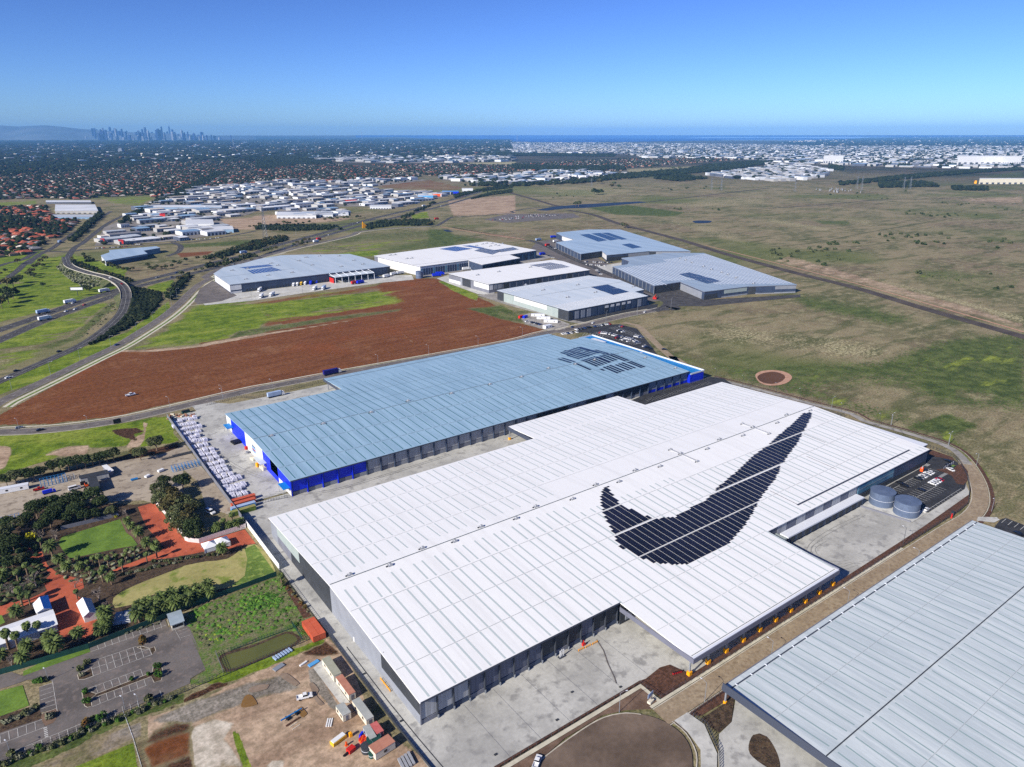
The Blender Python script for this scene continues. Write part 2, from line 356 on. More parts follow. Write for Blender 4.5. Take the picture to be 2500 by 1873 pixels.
def ground():
    rs=[40.];
    while rs[-1]<2200: rs.append(rs[-1]*1.0066)
    while rs[-1]<120000: rs.append(rs[-1]*1.03)
    fine=np.arange(-46,46.01,.14);coarse=np.arange(50,311,4.)
    ang=np.radians(np.concatenate([fine,coarse]))
    rs=np.array(rs);A,RR=np.meshgrid(ang,rs)
    X=(RR*np.cos(TH-A)).ravel();Y=(RR*np.sin(TH-A)).ravel()
    # orientation: A to the right of forward
    n,m=len(rs),len(ang)
    idx=np.arange(n*m).reshape(n,m)
    a=idx[:-1,:];b=idx[1:,:]
    q=np.stack([a,np.roll(a,-1,1),np.roll(b,-1,1),b],-1).reshape(-1,4)
    me=bpy.data.meshes.new('ground')
    co=np.zeros((n*m+1,3),np.float32);co[:n*m,0]=X;co[:n*m,1]=Y
    # gentle lie of the land
    co[:n*m,2]=0
    me.vertices.add(n*m+1);me.vertices.foreach_set('co',co.ravel())
    tri=np.stack([np.full(m,n*m),np.roll(idx[0],-1),idx[0]],-1)
    # fill the hub
    loops=np.concatenate([q.ravel(),tri.ravel()]);starts=np.concatenate([np.arange(len(q))*4,len(q)*4+np.arange(m)*3])
    tot=np.concatenate([np.full(len(q),4),np.full(m,3)])
    me.loops.add(len(loops));me.loops.foreach_set('vertex_index',loops.astype(np.int32))
    me.polygons.add(len(starts));me.polygons.foreach_set('loop_start',starts.astype(np.int32))
    try: me.polygons.foreach_set('loop_total',tot.astype(np.int32))
    except Exception: pass
    S=soils(X,Y)
    S=np.concatenate([S,np.zeros((8,1),np.float32)],1)
    for nm,k in (('soil_a',0),('soil_b',4)):
        at=me.attributes.new(nm,'FLOAT_COLOR','POINT');at.data.foreach_set('color',np.ascontiguousarray(S[k:k+4].T).ravel())
    me.update(calc_edges=True)

    m_=bpy.data.materials.new('ground_soils');m_.use_nodes=True;nt=m_.node_tree;MD['ground_soils']=m_
    b=nt.nodes['Principled BSDF'];b.inputs['Roughness'].default_value=.95;b.inputs['Specular IOR Level'].default_value=.1
    co=coords(nt)
    n1=noise(nt,co,.012,6);n2=noise(nt,co,.09,5,.65);n3=noise(nt,co,.9,4,.7)
    col=mix(nt,ramp(nt,n1,.42,.64),C(148,134,106),C(106,104,72));col=mix(nt,math_(nt,'MULTIPLY',ramp(nt,noise(nt,co,.005,5,.6),.5,.62),.7),col,C(126,108,90))
    col=mix(nt,ramp(nt,n2,.46,.64),col,C(154,143,112))
    n0=noise(nt,co,.0022,4);col=mix(nt,math_(nt,'MULTIPLY',ramp(nt,n0,.52,.64),.8),col,C(104,112,62))
    sm=node(nt,'ShaderNodeMapping');sm.inputs['Scale'].default_value=(.3,1,1);sm.inputs['Rotation'].default_value=(0,0,R(20));nt.links.new(co,sm.inputs[0])
    n4=noise(nt,sm.outputs[0],.05,6,.65)
    col=mix(nt,math_(nt,'MULTIPLY',ramp(nt,n4,.5,.62),.6),col,C(74,84,44));n5=noise(nt,co,.35,4,.7);col=mix(nt,math_(nt,'MULTIPLY',ramp(nt,n5,.52,.66),.55),col,C(66,72,44))
    # far country reads dark and brown green
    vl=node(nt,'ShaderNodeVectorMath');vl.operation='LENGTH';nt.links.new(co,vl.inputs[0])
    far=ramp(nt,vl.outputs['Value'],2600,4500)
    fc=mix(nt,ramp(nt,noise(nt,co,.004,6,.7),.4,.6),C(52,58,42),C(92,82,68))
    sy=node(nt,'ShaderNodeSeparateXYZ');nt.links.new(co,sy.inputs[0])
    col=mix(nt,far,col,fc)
    at=[]
    for nm in ('soil_a','soil_b'):
        a_=node(nt,'ShaderNodeAttribute');a_.attribute_name=nm;sp=node(nt,'ShaderNodeSeparateColor');nt.links.new(a_.outputs['Color'],sp.inputs[0]);at+=[sp.outputs[0],sp.outputs[1],sp.outputs[2],a_.outputs['Alpha']]
    st1=node(nt,'ShaderNodeMapping');st1.inputs['Scale'].default_value=(.12,1,1);nt.links.new(co,st1.inputs[0])
    nst=noise(nt,st1.outputs[0],.16,5,.65)
    def msk(a,nn,k=.8,sh=.45):
        s=math_(nt,'ADD',a,math_(nt,'MULTIPLY',math_(nt,'SUBTRACT',nn,.5),k));return ramp(nt,s,sh-.14,sh+.14)
    straw=mix(nt,ramp(nt,n3,.35,.65),C(146,136,100),C(182,174,138))
    dgreen=mix(nt,ramp(nt,n2,.35,.65),C(66,80,40),C(100,110,60))
    tan=mix(nt,ramp(nt,n2,.35,.65),C(168,144,122),C(188,164,140));tan=mix(nt,ramp(nt,n4,.45,.62),tan,C(148,124,104))
    red=mix(nt,ramp(nt,nst,.33,.62),C(108,64,38),C(124,78,48));red=mix(nt,math_(nt,'MULTIPLY',ramp(nt,n4,.5,.7),.6),red,C(142,98,68));red=mix(nt,math_(nt,'MULTIPLY',ramp(nt,n0,.48,.6),.55),red,C(112,70,42));red=mix(nt,math_(nt,'MULTIPLY',ramp(nt,noise(nt,co,.03,7,.7),.52,.7),.7),red,C(144,102,72));red=mix(nt,math_(nt,'MULTIPLY',ramp(nt,n1,.52,.66),.6),red,C(134,76,42))
    lush=mix(nt,ramp(nt,n2,.36,.62),C(84,106,30),C(122,140,44));lush=mix(nt,ramp(nt,n4,.48,.66),lush,C(146,154,66));lush=mix(nt,ramp(nt,n3,.5,.75),lush,C(66,92,28))
    grey=mix(nt,ramp(nt,n2,.35,.65),C(120,112,104),C(146,138,128))
    mulch=mix(nt,ramp(nt,n3,.35,.65),C(52,36,28),C(92,66,50))
    white=mix(nt,ramp(nt,n2,.35,.65),C(182,170,154),C(204,194,178))
    col=mix(nt,msk(at[4],n5,2.2,.62),col,straw)
    col=mix(nt,msk(at[1],n5,1.7,.5),col,dgreen)
    col=mix(nt,msk(at[3],n2,.6),col,tan)
    col=mix(nt,msk(at[2],n4,.8),col,red)
    col=mix(nt,msk(at[0],n4,1.9,.5),col,lush)
    col=mix(nt,msk(at[7],n2,1.1),col,grey)
    col=mix(nt,msk(at[6],n3,.7),col,mulch)
    col=mix(nt,msk(at[5],n2,.8),col,white)
    nt.links.new(mix(nt,1.,mix(nt,1.,col,mix(nt,ramp(nt,n5,.34,.66),(.74,.75,.72,1),(1.2,1.2,1.2,1)),'MULTIPLY'),mix(nt,math_(nt,'SUBTRACT',1.,math_(nt,'MULTIPLY',math_(nt,'ADD',at[2],math_(nt,'ADD',at[3],at[5]),clamp=True),.72)),(1,1,1,1),mix(nt,ramp(nt,n3,.3,.7),(.52,.54,.5,1),(1.34,1.34,1.34,1))),'MULTIPLY'),b.inputs['Base Color'])
    me.materials.append(m_)
    o=bpy.data.objects.new('ground',me);COL.objects.link(o);tag(o,'dry grassland and bare soil spreading to the horizon','ground',kind='structure')
ground()
# ---------------------------------------------------------------- roads, paths, yards
mat('asphalt',C(60,58,59),C(82,80,79),.15,rough=.9,fine=(.1,2.),stretch=(1,1,1))
mat('asphalt_dark',C(46,46,48),C(60,60,62),.2,rough=.85,fine=(.12,1.5))
mat('asphalt_old',C(92,87,84),C(112,106,102),.08,c3=C(120,110,104),rough=.95,fine=(.1,1.2))
mat('brown_road',C(144,127,104),C(158,142,118),.12,c3=C(136,118,96),rough=.95,fine=(.15,.8),bump=0)
mat('turning_circle',C(92,78,66),C(118,102,88),.05,rough=.9,fine=(.1,.6))
mat('dirt_verge',C(96,76,62),C(120,98,82),.2,rough=.95,fine=(.15,1.2))
mat('path',C(186,180,160),C(206,200,180),.3,rough=.9)
mat('kerb',C(176,168,152),C(200,192,176),.3,rough=.9)
mat('concrete',C(164,163,157),C(188,187,180),.045,c3=C(148,147,143),rough=.85,fine=(.07,.7),detail=9,lo=.36,hi=.6)
mat('concrete_pale',C(180,179,172),C(202,201,194),.08,c3=C(166,165,160),rough=.85,fine=(.06,.7),detail=8)
mat('concrete_worn',C(142,138,132),C(166,162,154),.06,c3=C(120,116,110),rough=.9,fine=(.1,.5),detail=9)
mat('yard_gravel',C(150,138,122),C(172,160,142),.05,c3=C(128,116,102),rough=.95,fine=(.1,.9))
mat('line_white',C(205,205,200),rough=.7)
mat('line_worn',C(196,194,188),C(160,156,150),.8,rough=.8)
mat('mulch',C(74,50,38),C(104,72,56),.9,c3=C(58,42,34),rough=1,fine=(.25,2.2))
mat('mulch_dark',C(48,36,30),C(84,66,52),.6,c3=C(96,86,60),rough=1,fine=(.3,1.5))
mat('lawn',C(84,108,42),C(108,130,56),.08,c3=C(134,150,72),rough=.95,fine=(.15,.7))
mat('lawn_lush',C(84,112,40),C(106,134,50),.12,c3=C(94,122,44),rough=.95,fine=(.15,1.))
mat('lawn_dry',C(142,136,82),C(164,156,100),.04,c3=C(116,130,54),rough=.95,fine=(.1,.6),lo=.38,hi=.6)
mat('red_paving',C(168,84,58),C(190,98,68),.06,c3=C(150,74,54),rough=.9,fine=(.05,1.))
mat('pond_green',C(88,92,48),C(100,102,54),.05,rough=.15,spec=.5)
mat('pond_brown',C(90,64,48),C(100,72,54),.03,rough=.8,spec=.1)
mat('water_blue',C(26,44,70),rough=.7,spec=.5)
mat('sea',C(16,62,140),C(20,70,150),.0005,rough=.8,spec=.1)
mat('salt_water',C(150,180,210),rough=.3)
mat('bank_clay',C(172,132,108),C(192,152,128),.3,rough=1)
mat('track',C(66,58,52),C(86,76,68),.05,rough=.95,fine=(.12,.4))
mat('embank',C(60,72,38),C(88,92,56),.1,c3=C(110,104,76),rough=1,fine=(.3,.6))
mat('structure_concrete',C(168,162,150),C(184,178,166),.3)
ZC=[.02]
def nz(d=.004): ZC[0]+=d;return ZC[0]
def sheet(name,fr,pts,m,label=None,smooth=0,world=False):
    P=pts if world else GP(fr,pts)
    if smooth: P=spline(P,smooth,True)
    o=MB().sheet(P,nz()).build(name,m,zero=True);return tag(o,label,kind='structure')
def ribbon(name,line,wd,m,z=None,label=None,parent=None,zz=None,side=0,build=True):
    L=np.array(line,float)[:,:2];z=nz() if z is None else z
    a=offs(L,wd/2+side);b=offs(L,-wd/2+side);n=len(L)
    zs=np.full(n,z) if zz is None else np.array(zz)+z
    mb=MB();mb.add([(*a[i],zs[i]) for i in range(n)]+[(*b[i],zs[i]) for i in range(n)],[(i,i+n,i+n+1,i+1) for i in range(n-1)])
    if not build: return mb
    o=mb.build(name,m,parent,zero=True)
    if parent is None: tag(o,label,kind='structure')
    return o
def dashes(line,off,z,dash=3,gap=9,wd=.18,zz=None):
    mb=MB();L=offs(line,off) if off else np.array(line,float)[:,:2]
    s=0;seg=np.linalg.norm(np.diff(L,axis=0),axis=1);cum=np.concatenate([[0],np.cumsum(seg)])
    zs=np.zeros(len(L)) if zz is None else np.array(zz)
    f=lambda t:(np.interp(t,cum,L[:,0]),np.interp(t,cum,L[:,1]),np.interp(t,cum,zs))
    while s<cum[-1]-dash:
        a=f(s);b=f(s+dash);d=np.array(b[:2])-a[:2];nn=np.linalg.norm(d);
        if nn>0:
            u=np.array((-d[1],d[0]))/nn*wd/2
            mb.add([(a[0]-u[0],a[1]-u[1],a[2]+z),(b[0]-u[0],b[1]-u[1],b[2]+z),(b[0]+u[0],b[1]+u[1],b[2]+z),(a[0]+u[0],a[1]+u[1],a[2]+z)],[(0,1,2,3)])
        s+=dash+gap
    return mb
def road(name,fr,pts,wd,label,m='asphalt',lanes=(0,),edge=True,zz=None,step=8):
    L=spline(GP(fr,pts) if isinstance(fr,str) else [G(a,*p) for a,p in zip(fr,pts)],step)
    z=nz(.007);o=ribbon(name,L,wd,m,z,label,zz=zz)
    for k in lanes:
        d=dashes(L,k,z+.003,zz=zz)
        if d.v: d.build('lane_marking','line_white',o)
    if edge:
        for s in (-1,1): ribbon('edge_line',L,.15,'line_worn',z+.003,parent=o,side=s*(wd/2-.5),zz=zz)
    return L,z,o
# freeway, two carriageways
def ml(*a): # mixed-frame point list
    out=[]
    for fr,pts in a: out+=[G(fr,*p) for p in pts]
    return out
def roadw(name,W,wd,label,m='asphalt',lanes=(0,),edge=True,zz=None,step=10):
    L=spline(W,step);z=nz(.007);zs=None if zz is None else [zz(i/(len(L)-1)) for i in range(len(L))]
    o=ribbon(name,L,wd,m,z,label,zz=zs)
    for k in lanes:
        d=dashes(L,k,z+.003,zz=zs)
        if d.v: d.build('lane_marking','line_white',o)
    if edge:
        for s in (-1,1): ribbon('edge_line',L,.16,'line_worn',z+.003,parent=o,side=s*(wd/2-.6),zz=zs)
    return L,z,o
FW1=roadw('freeway_carriageway',ml(('A5',[(-60,745),(330,612),(700,480),(1000,385),(1200,310),(1500,235),(1900,130),(2203,60)]),('A6',[(620,300),(1100,170)]),('A2',[(1000,865),(1300,795),(1640,715),(2000,618),(2212,590)])),15,'freeway carriageway on the far side of its grass median','asphalt',(-1.8,1.8))
FW2=roadw('freeway_carriageway',ml(('A5',[(-60,838),(360,655),(700,530),(980,430),(1200,348),(1600,250),(2000,160),(2203,112)]),('A6',[(700,325),(1100,200)]),('A2',[(1000,900),(1300,830),(1640,745),(2000,645),(2212,610)])),14,'freeway carriageway on the near side of its grass median','asphalt',(-1.8,1.8))
RAMP=spline(ml(('A5',[(560,95)]),('A5',[(600,175),(760,235),(880,262),(985,300),(1055,350),(1085,430),(1055,560),(960,670),(800,795),(640,885),(380,1000),(0,1165),(-80,1200)])),6)
n_=len(RAMP)
def rz(i):
    t=i/(n_-1)
    # rises to clear the freeway and falls back to the ground
    return 6.5*max(0,math.sin(min(1,max(0,(t-.02)/.62))*PI))**.8
def reproj(p,z):
    # same sight line met at height z (the surveyed point lies on the raised deck)
    k=(H-z)/H;return (p[0]*k,p[1]*k)
RAMP=[reproj(p,rz(i)) for i,p in enumerate(RAMP)];RZ=[rz(i) for i in range(n_)]
def ramp_build():
    o=empty('overpass_ramp',(RAMP[n_//2][0],RAMP[n_//2][1],0),'curved two lane ramp carried over the freeway on a concrete bridge','overpass')
    wd=11.5
    a=offs(RAMP,wd/2);b=offs(RAMP,-wd/2)
    ribbon('deck',RAMP,wd-1.2,'asphalt',.12,zz=RZ,parent=o)
    ribbon('lane_marking',RAMP,.14,'line_white',.14,parent=o,zz=RZ)
    for s in(-1,1): ribbon('edge_line',RAMP,.15,'line_worn',.14,parent=o,side=s*(wd/2-1.7),zz=RZ)
    # parapets
    for s in (-1,1):
        mb=MB();L=offs(RAMP,s*(wd/2-.4));L2=offs(RAMP,s*(wd/2))
        for i in range(n_-1):
            if RZ[i]<3.2: continue
            v=[(*L[i],RZ[i]),(*L[i+1],RZ[i+1]),(*L2[i+1],RZ[i+1]),(*L2[i],RZ[i])]
            v=v+[(x,y,z+1.0) for x,y,z in v];mb.add(v,[(3,2,1,0),(4,5,6,7),(0,1,5,4),(1,2,6,5),(2,3,7,6),(3,0,4,7)])
        mb.build('parapet','structure_concrete',o)
    # bridge spans stand free over the freeway, the rest is earth bank
    c1=np.array(G('A5',985,385));c2=np.array(G('A5',1000,440));cc=(c1+c2)/2
    bk=MB();sl=MB();br=MB()
    for i in range(n_-1):
        if RZ[i]<.25: continue
        m=(np.array(RAMP[i])+RAMP[i+1])/2;near=False
        for fw in (FW1[0],FW2[0]):
            if np.min(np.hypot(np.array(fw)[:,0]-m[0],np.array(fw)[:,1]-m[1]))<15: near=True
        if near:
            v=[(*a[i],RZ[i]-1.3),(*a[i+1],RZ[i+1]-1.3),(*b[i+1],RZ[i+1]-1.3),(*b[i],RZ[i]-1.3)]
            v+=[(x,y,z+1.38) for x,y,z in v];br.add(v,[(3,2,1,0),(4,5,6,7),(0,1,5,4),(1,2,6,5),(2,3,7,6),(3,0,4,7)])
        else:
            k=1.8
            oa=offs(RAMP,wd/2+RZ[i]*k)[i:i+2];ob=offs(RAMP,-wd/2-RZ[i]*k)[i:i+2]
            oa[1]=offs(RAMP,wd/2+RZ[i+1]*k)[i+1];ob[1]=offs(RAMP,-wd/2-RZ[i+1]*k)[i+1]
            v=[(*oa[0],0),(*oa[1],0),(*a[i+1],RZ[i+1]+.05),(*a[i],RZ[i]+.05),(*b[i],RZ[i]+.05),(*b[i+1],RZ[i+1]+.05),(*ob[1],0),(*ob[0],0)]
            bk.add(v,[(0,3,2,1),(3,4,5,2),(4,7,6,5),(0,7,4,3),(1,2,5,6)])
    br.build('bridge_deck','structure_concrete',o)
    # one bank on each side of the bridge
    xs=np.array(bk.v).reshape(-1,8,3);mid=[np.hypot(*(xs[i].mean(0)-xs[i-1].mean(0))[:2]) for i in range(1,len(xs))];cut=int(np.argmax(mid))+1
    for r0,r1 in ((0,cut),(cut,len(xs))):
        if r1<=r0: continue
        q=MB()
        for i in range(r0,r1): q.add([tuple(p) for p in xs[i]],[(0,3,2,1),(3,4,5,2),(4,7,6,5),(0,7,4,3),(1,2,5,6)])
        q.build('bank','embank',o)
    pr=MB()
    for i in range(0,n_-1,1):
        m=np.array(RAMP[i]);d1=np.min(np.hypot(*(np.array(FW1[0])-m).T));d2=np.min(np.hypot(*(np.array(FW2[0])-m).T))
        if 8.5<d1<11.5 and 8.5<d2<14 and RZ[i]>4: pr.tube((m[0],m[1],0),(m[0],m[1],RZ[i]-1.2),.6,n=10)
    if pr.v: pr.build('pier','structure_concrete',o)
ramp_build()
# side road with its paths, running by the bare field
SR=roadw('side_road',ml(('A5',[(-80,1395),(0,1345),(400,1155),(800,960),(1000,865),(1200,745),(1400,615),(1540,500),(1640,400),(1720,330),(1800,285)]),('A6',[(0,580),(150,500),(480,405),(700,345),(930,290),(1300,205)]),('A2',[(900,975),(1200,945),(1500,930)])),10,'two lane side road along the top of the bare red field','asphalt_old',(0,),True)
for s,wd in ((-8.6,2.6),(-13.2,2.2)):
    ribbon('footpath',SR[0][:int(len(SR[0])*(.62 if s<-10 else 1))],wd,'path',label='pale concrete footpath beside the side road',side=s)
ribbon('verge',SR[0][:int(len(SR[0])*.6)],2,'lawn',side=-10.9,label='grass verge between the footpaths')
for lab,pts,w in (('dual avenue running into the suburbs at the left',[(560,1239),(640,1120),(720,1070),(830,980),(960,890),(1150,800),(1300,745),(1500,665),(1620,610)],10),('second carriageway of the avenue at the left',[(240,1260),(330,1180),(450,1120),(560,1040),(700,950),(860,860),(960,800)],9),('cross road at the avenue junction',[(-100,1190),(300,1150),(620,1150),(700,1130),(860,1125),(1150,1100),(1500,1075),(1700,1060),(2000,1010),(2212,970)],8),('estate street with a bend at its end',[(1500,1075),(1560,1100),(1540,1150),(1440,1190)],9),('street along the estate car parks',[(1500,1070),(1480,960),(1530,900),(1600,850)],9),('left hand road curving past the big trees',[(-60,1290),(60,1250),(200,1215),(310,1150)],9)):
    roadw('suburban_road',GP('A1',pts),w,lab,'asphalt',(0,),False)
roadw('suburban_road',ml(('A5',[(-60,345),(0,320),(60,280),(150,215),(220,150),(290,110),(350,90)])),9,'road with a median coming down past the big dark trees','asphalt',(0,),False)
roadw('suburban_road',ml(('A2',[(0,960),(350,920),(700,915),(900,892),(1040,870)])),9,'slip road crossing the freeway on a low bridge','asphalt',(0,),False)
roadw('suburban_road',ml(('A2',[(1480,930),(1560,925),(1640,880),(1700,850),(1830,845),(2212,815)]),('A3',[(0,800),(200,770),(440,752)])),8,'country road past the storage lot','asphalt',(0,),False)
# near road
NR=roadw('estate_road',ml(('A5',[(-80,1612),(0,1605),(300,1595),(700,1555),(1100,1490),(1500,1400),(1850,1315),(2203,1235)]),('A6',[(600,1560),(1070,1470)]),('C4',[(300,225),(640,140),(800,105)]),('A7',[(1150,1070),(1400,1010),(1600,960),(1800,915),(2000,880)])),9.5,'two lane estate road between the bare field and the blue warehouse','asphalt_old',(0,),True)
ribbon('footpath',NR[0],1.8,'path',label='pale footpath along the estate road',side=8.4)
ribbon('kerb_strip',NR[0],.7,'kerb',label='kerb along the estate road',side=5.4)
ribbon('kerb_strip',NR[0],.9,'kerb',label='kerb along the estate road',side=-5.6)
# estate street between the middle warehouses
roadw('estate_road',ml(('A7',[(2010,882),(2110,850),(2140,800),(2080,750),(1950,700),(1700,590),(1500,500),(1300,420),(1150,350),(1050,300),(950,262),(880,245)])),11,'estate street running between the middle warehouses','asphalt',(0,),False)
roadw('estate_road',ml(('A7',[(2090,870),(2209,870)]),('A8',[(60,560),(140,580),(40,520),(0,510)])),9,'turning loop of the estate street','asphalt',(),False)
# black haul road on the plain
roadw('gravel_road',ml(('A3',[(480,790),(700,830),(900,900),(1200,980),(1500,1060)]),('A8',[(400,240),(800,350),(1200,450),(1600,570),(2212,745),(2500,830)])),15,'straight dark gravel road crossing the plain','track',(),False)
roadw('gravel_road',ml(('A8',[(300,195),(800,320),(1300,450),(2212,715),(2500,800)])),3,'pale track beside the gravel road','bank_clay',(),False)
roadw('gravel_road',ml(('A3',[(-20,640),(200,700),(370,750),(480,775)])),14,'gravel road beyond the channel','track',(),False)
roadw('dirt_track',ml(('A4',[(0,775),(500,740),(1000,700),(1500,690),(2212,640)])),6,'faint track across the far plain','track',(),False)
roadw('dirt_track',ml(('A3',[(1180,720),(1700,660),(2212,600)])),10,'dark track along the channel','track',(),False)
roadw('dirt_track',ml(('A4',[(0,1110),(400,1070),(850,985),(1280,910),(1600,860)])),2.5,'thin track through the scrub','embank',(),False)
roadw('dirt_track',ml(('A3',[(1500,830),(1900,800),(2212,775)])),3,'thin green track across the plain','embank',(),False)
roadw('dirt_track',ml(('A2',[(1600,935),(1900,985),(2212,1030)]),('A7',[(200,130),(550,190),(850,240)])),4,'pale track along the drain','bank_clay',(),False)
# water channel, ponds, sea
sheet('water',"A3",[(200,790),(350,762),(600,740),(1100,715),(1180,722),(900,748),(620,772),(440,778),(300,795)],'water_blue','blue water channel behind the middle warehouses')
sheet('water','A3',[(1560,888),(1620,880),(1720,884),(1700,900),(1600,903)],'water_blue','small blue pool on the plain',smooth=4)
sheet('water','A7',[(105,150),(160,152),(215,168),(150,170)],'water_blue','narrow blue drain by the green field')
sheet('pond_bank','A8',[(600,975),(640,950),(720,945),(790,960),(820,990),(780,1025),(700,1038),(630,1022)],'bank_clay','clay rim of the round dam',smooth=2)
sheet('water','A8',[(612,985),(650,962),(715,955),(765,970),(778,992),(745,1018),(690,1028),(635,1015)],'pond_brown','round muddy dam in the grass',smooth=2)
sheet('sea','A3',[(-1350,163),(-1000,157),(-500,186),(0,196),(250,202),(700,204),(1500,192),(2212,181),(4600,176),(4600,143),(2212,143),(0,143),(-1350,143)],'sea','blue bay on the horizon')
sheet('water','A3',[(1480,168),(2200,166),(2900,170),(3400,158),(2900,155),(2212,160),(1700,158)],'salt_water','pale salt lagoon by the bay')
sheet('water','A4',[(-400,183),(400,181),(300,186),(-400,186)],'salt_water','thin pale lagoon by the bay')
FR.update(D1=(1200,1580,3.687),D2=(2050,1050,4.916),D3=(820,1540,4.975))
# ---------------------------------------------------------------- warehouses
mat('white_roof',C(230,230,228),C(238,238,236),.05,rough=.55,spec=.25,fine=(.035,.9),stretch=(6,.35,1),lo=.3,hi=.55,detail=8)
mat('skylight_sheet',C(186,197,196),rough=.5,spec=.3)
mat('roof_joint',C(150,156,160),rough=.6)
mat('roof_joint_dark',C(92,104,112),rough=.6)
mat('blue_roof',C(140,170,190),C(154,184,204),.06,rough=.5,spec=.3,fine=(.055,.8),stretch=(7,.5,1))
mat('blue_skylight',C(60,112,118),rough=.4)
mat('grey_roof',C(184,194,197),C(204,212,213),.06,rough=.5,spec=.3,fine=(.055,.8),stretch=(7,.5,1))
mat('grey_skylight',C(142,164,164),rough=.5)
mat('white_gutter',C(214,218,226),rough=.6)
mat('wall_grey',C(112,114,124),C(120,122,132),.2,rough=.7)
mat('wall_greylight',C(134,138,146),C(142,146,154),.2,rough=.7)
mat('wall_dark',C(52,55,60),C(60,63,68),.2,rough=.7)
mat('wall_navy',C(56,66,88),C(64,76,98),.2,rough=.6)
mat('wall_pale',C(152,163,160),C(160,170,166),.2,rough=.7)
mat('wall_white',C(206,206,206),C(214,214,214),.2,rough=.7)
mat('wall_blue',C(12,40,200),C(16,48,214),.3,rough=.5)
mat('cladding',C(150,152,156),C(168,170,174),.4,rough=.6,fine=(.12,2.),stretch=(3,3,.1))
mat('cladding_dark',C(84,88,104),C(98,102,118),.4,rough=.6,fine=(.1,2.),stretch=(3,3,.1))
mat('fascia',C(104,106,120),C(112,114,128),.2,rough=.6)
mat('fascia_dark',C(66,72,86),rough=.6)
mat('steel',C(150,156,164),rough=.5,metal=.3)
mat('steel_dark',C(60,64,72),rough=.5)
mat('yellow_post',C(250,170,10),rough=.6)
mat('glass_blue',C(70,110,140),C(96,140,160),.1,rough=.15,spec=.6)
mat('window_dark',C(26,30,38),rough=.15,spec=.6)
mat('solar_cell',C(26,27,38),C(34,34,50),.05,rough=.25,spec=.5,fine=(.15,.8))
mat('solar_blue',C(30,62,120),C(36,74,140),.05,rough=.25,spec=.5)
mat('panel_frame',C(120,124,132),rough=.4,metal=.4)
mat('roof_silver',C(176,190,202),C(188,200,210),.02,rough=.5,fine=(.03,.4),stretch=(5,.5,1))
mat('roof_plain',C(196,206,214),C(206,214,220),.02,rough=.55,fine=(.03,.4),stretch=(5,.5,1))
mat('roof_sky',C(154,176,196),C(168,188,206),.015,rough=.5,fine=(.03,.4),stretch=(5,.5,1))
mat('roof_steelblue',C(144,160,176),C(158,174,188),.015,rough=.5,fine=(.04,.4),stretch=(5,.5,1))
mat('vent_metal',C(170,172,176),rough=.5,metal=.2)
mat('tank_steel',C(92,106,130),C(104,118,142),.3,rough=.55,metal=.2)
mat('red_paint',C(196,40,34),rough=.5)
mat('red_dark',C(150,30,34),rough=.6)
mat('orange_paint',C(190,88,60),C(200,98,68),.5,rough=.6)
mat('orange_bright',C(240,90,24),rough=.6)
mat('white_paint',C(226,227,228),rough=.5)
mat('cream_paint',C(214,206,186),rough=.7)
mat('black',C(28,28,32),rough=.6)
mat('rubber',C(30,30,32),rough=.8)
mat('sky_paint',C(86,158,214),rough=.5)
mat('pool_blue',C(20,118,186),C(28,130,198),.1,rough=.5)
def vent(parent,x,y,z,s=1.,name='roof_vent'):
    mb=MB();mb.obox((x,y),0,2.2*s,1.5*s,z-.1,z+.55*s,0);mb.obox((x+.2*s,y),0,1.2*s,1.1*s,z+.55*s,z+1.1*s,0,.8);mb.obox((x-1.5*s,y),0,.9*s,.7*s,z-.1,z+.35*s,1)
    return mb.build(name,['vent_metal','steel_dark'],parent)
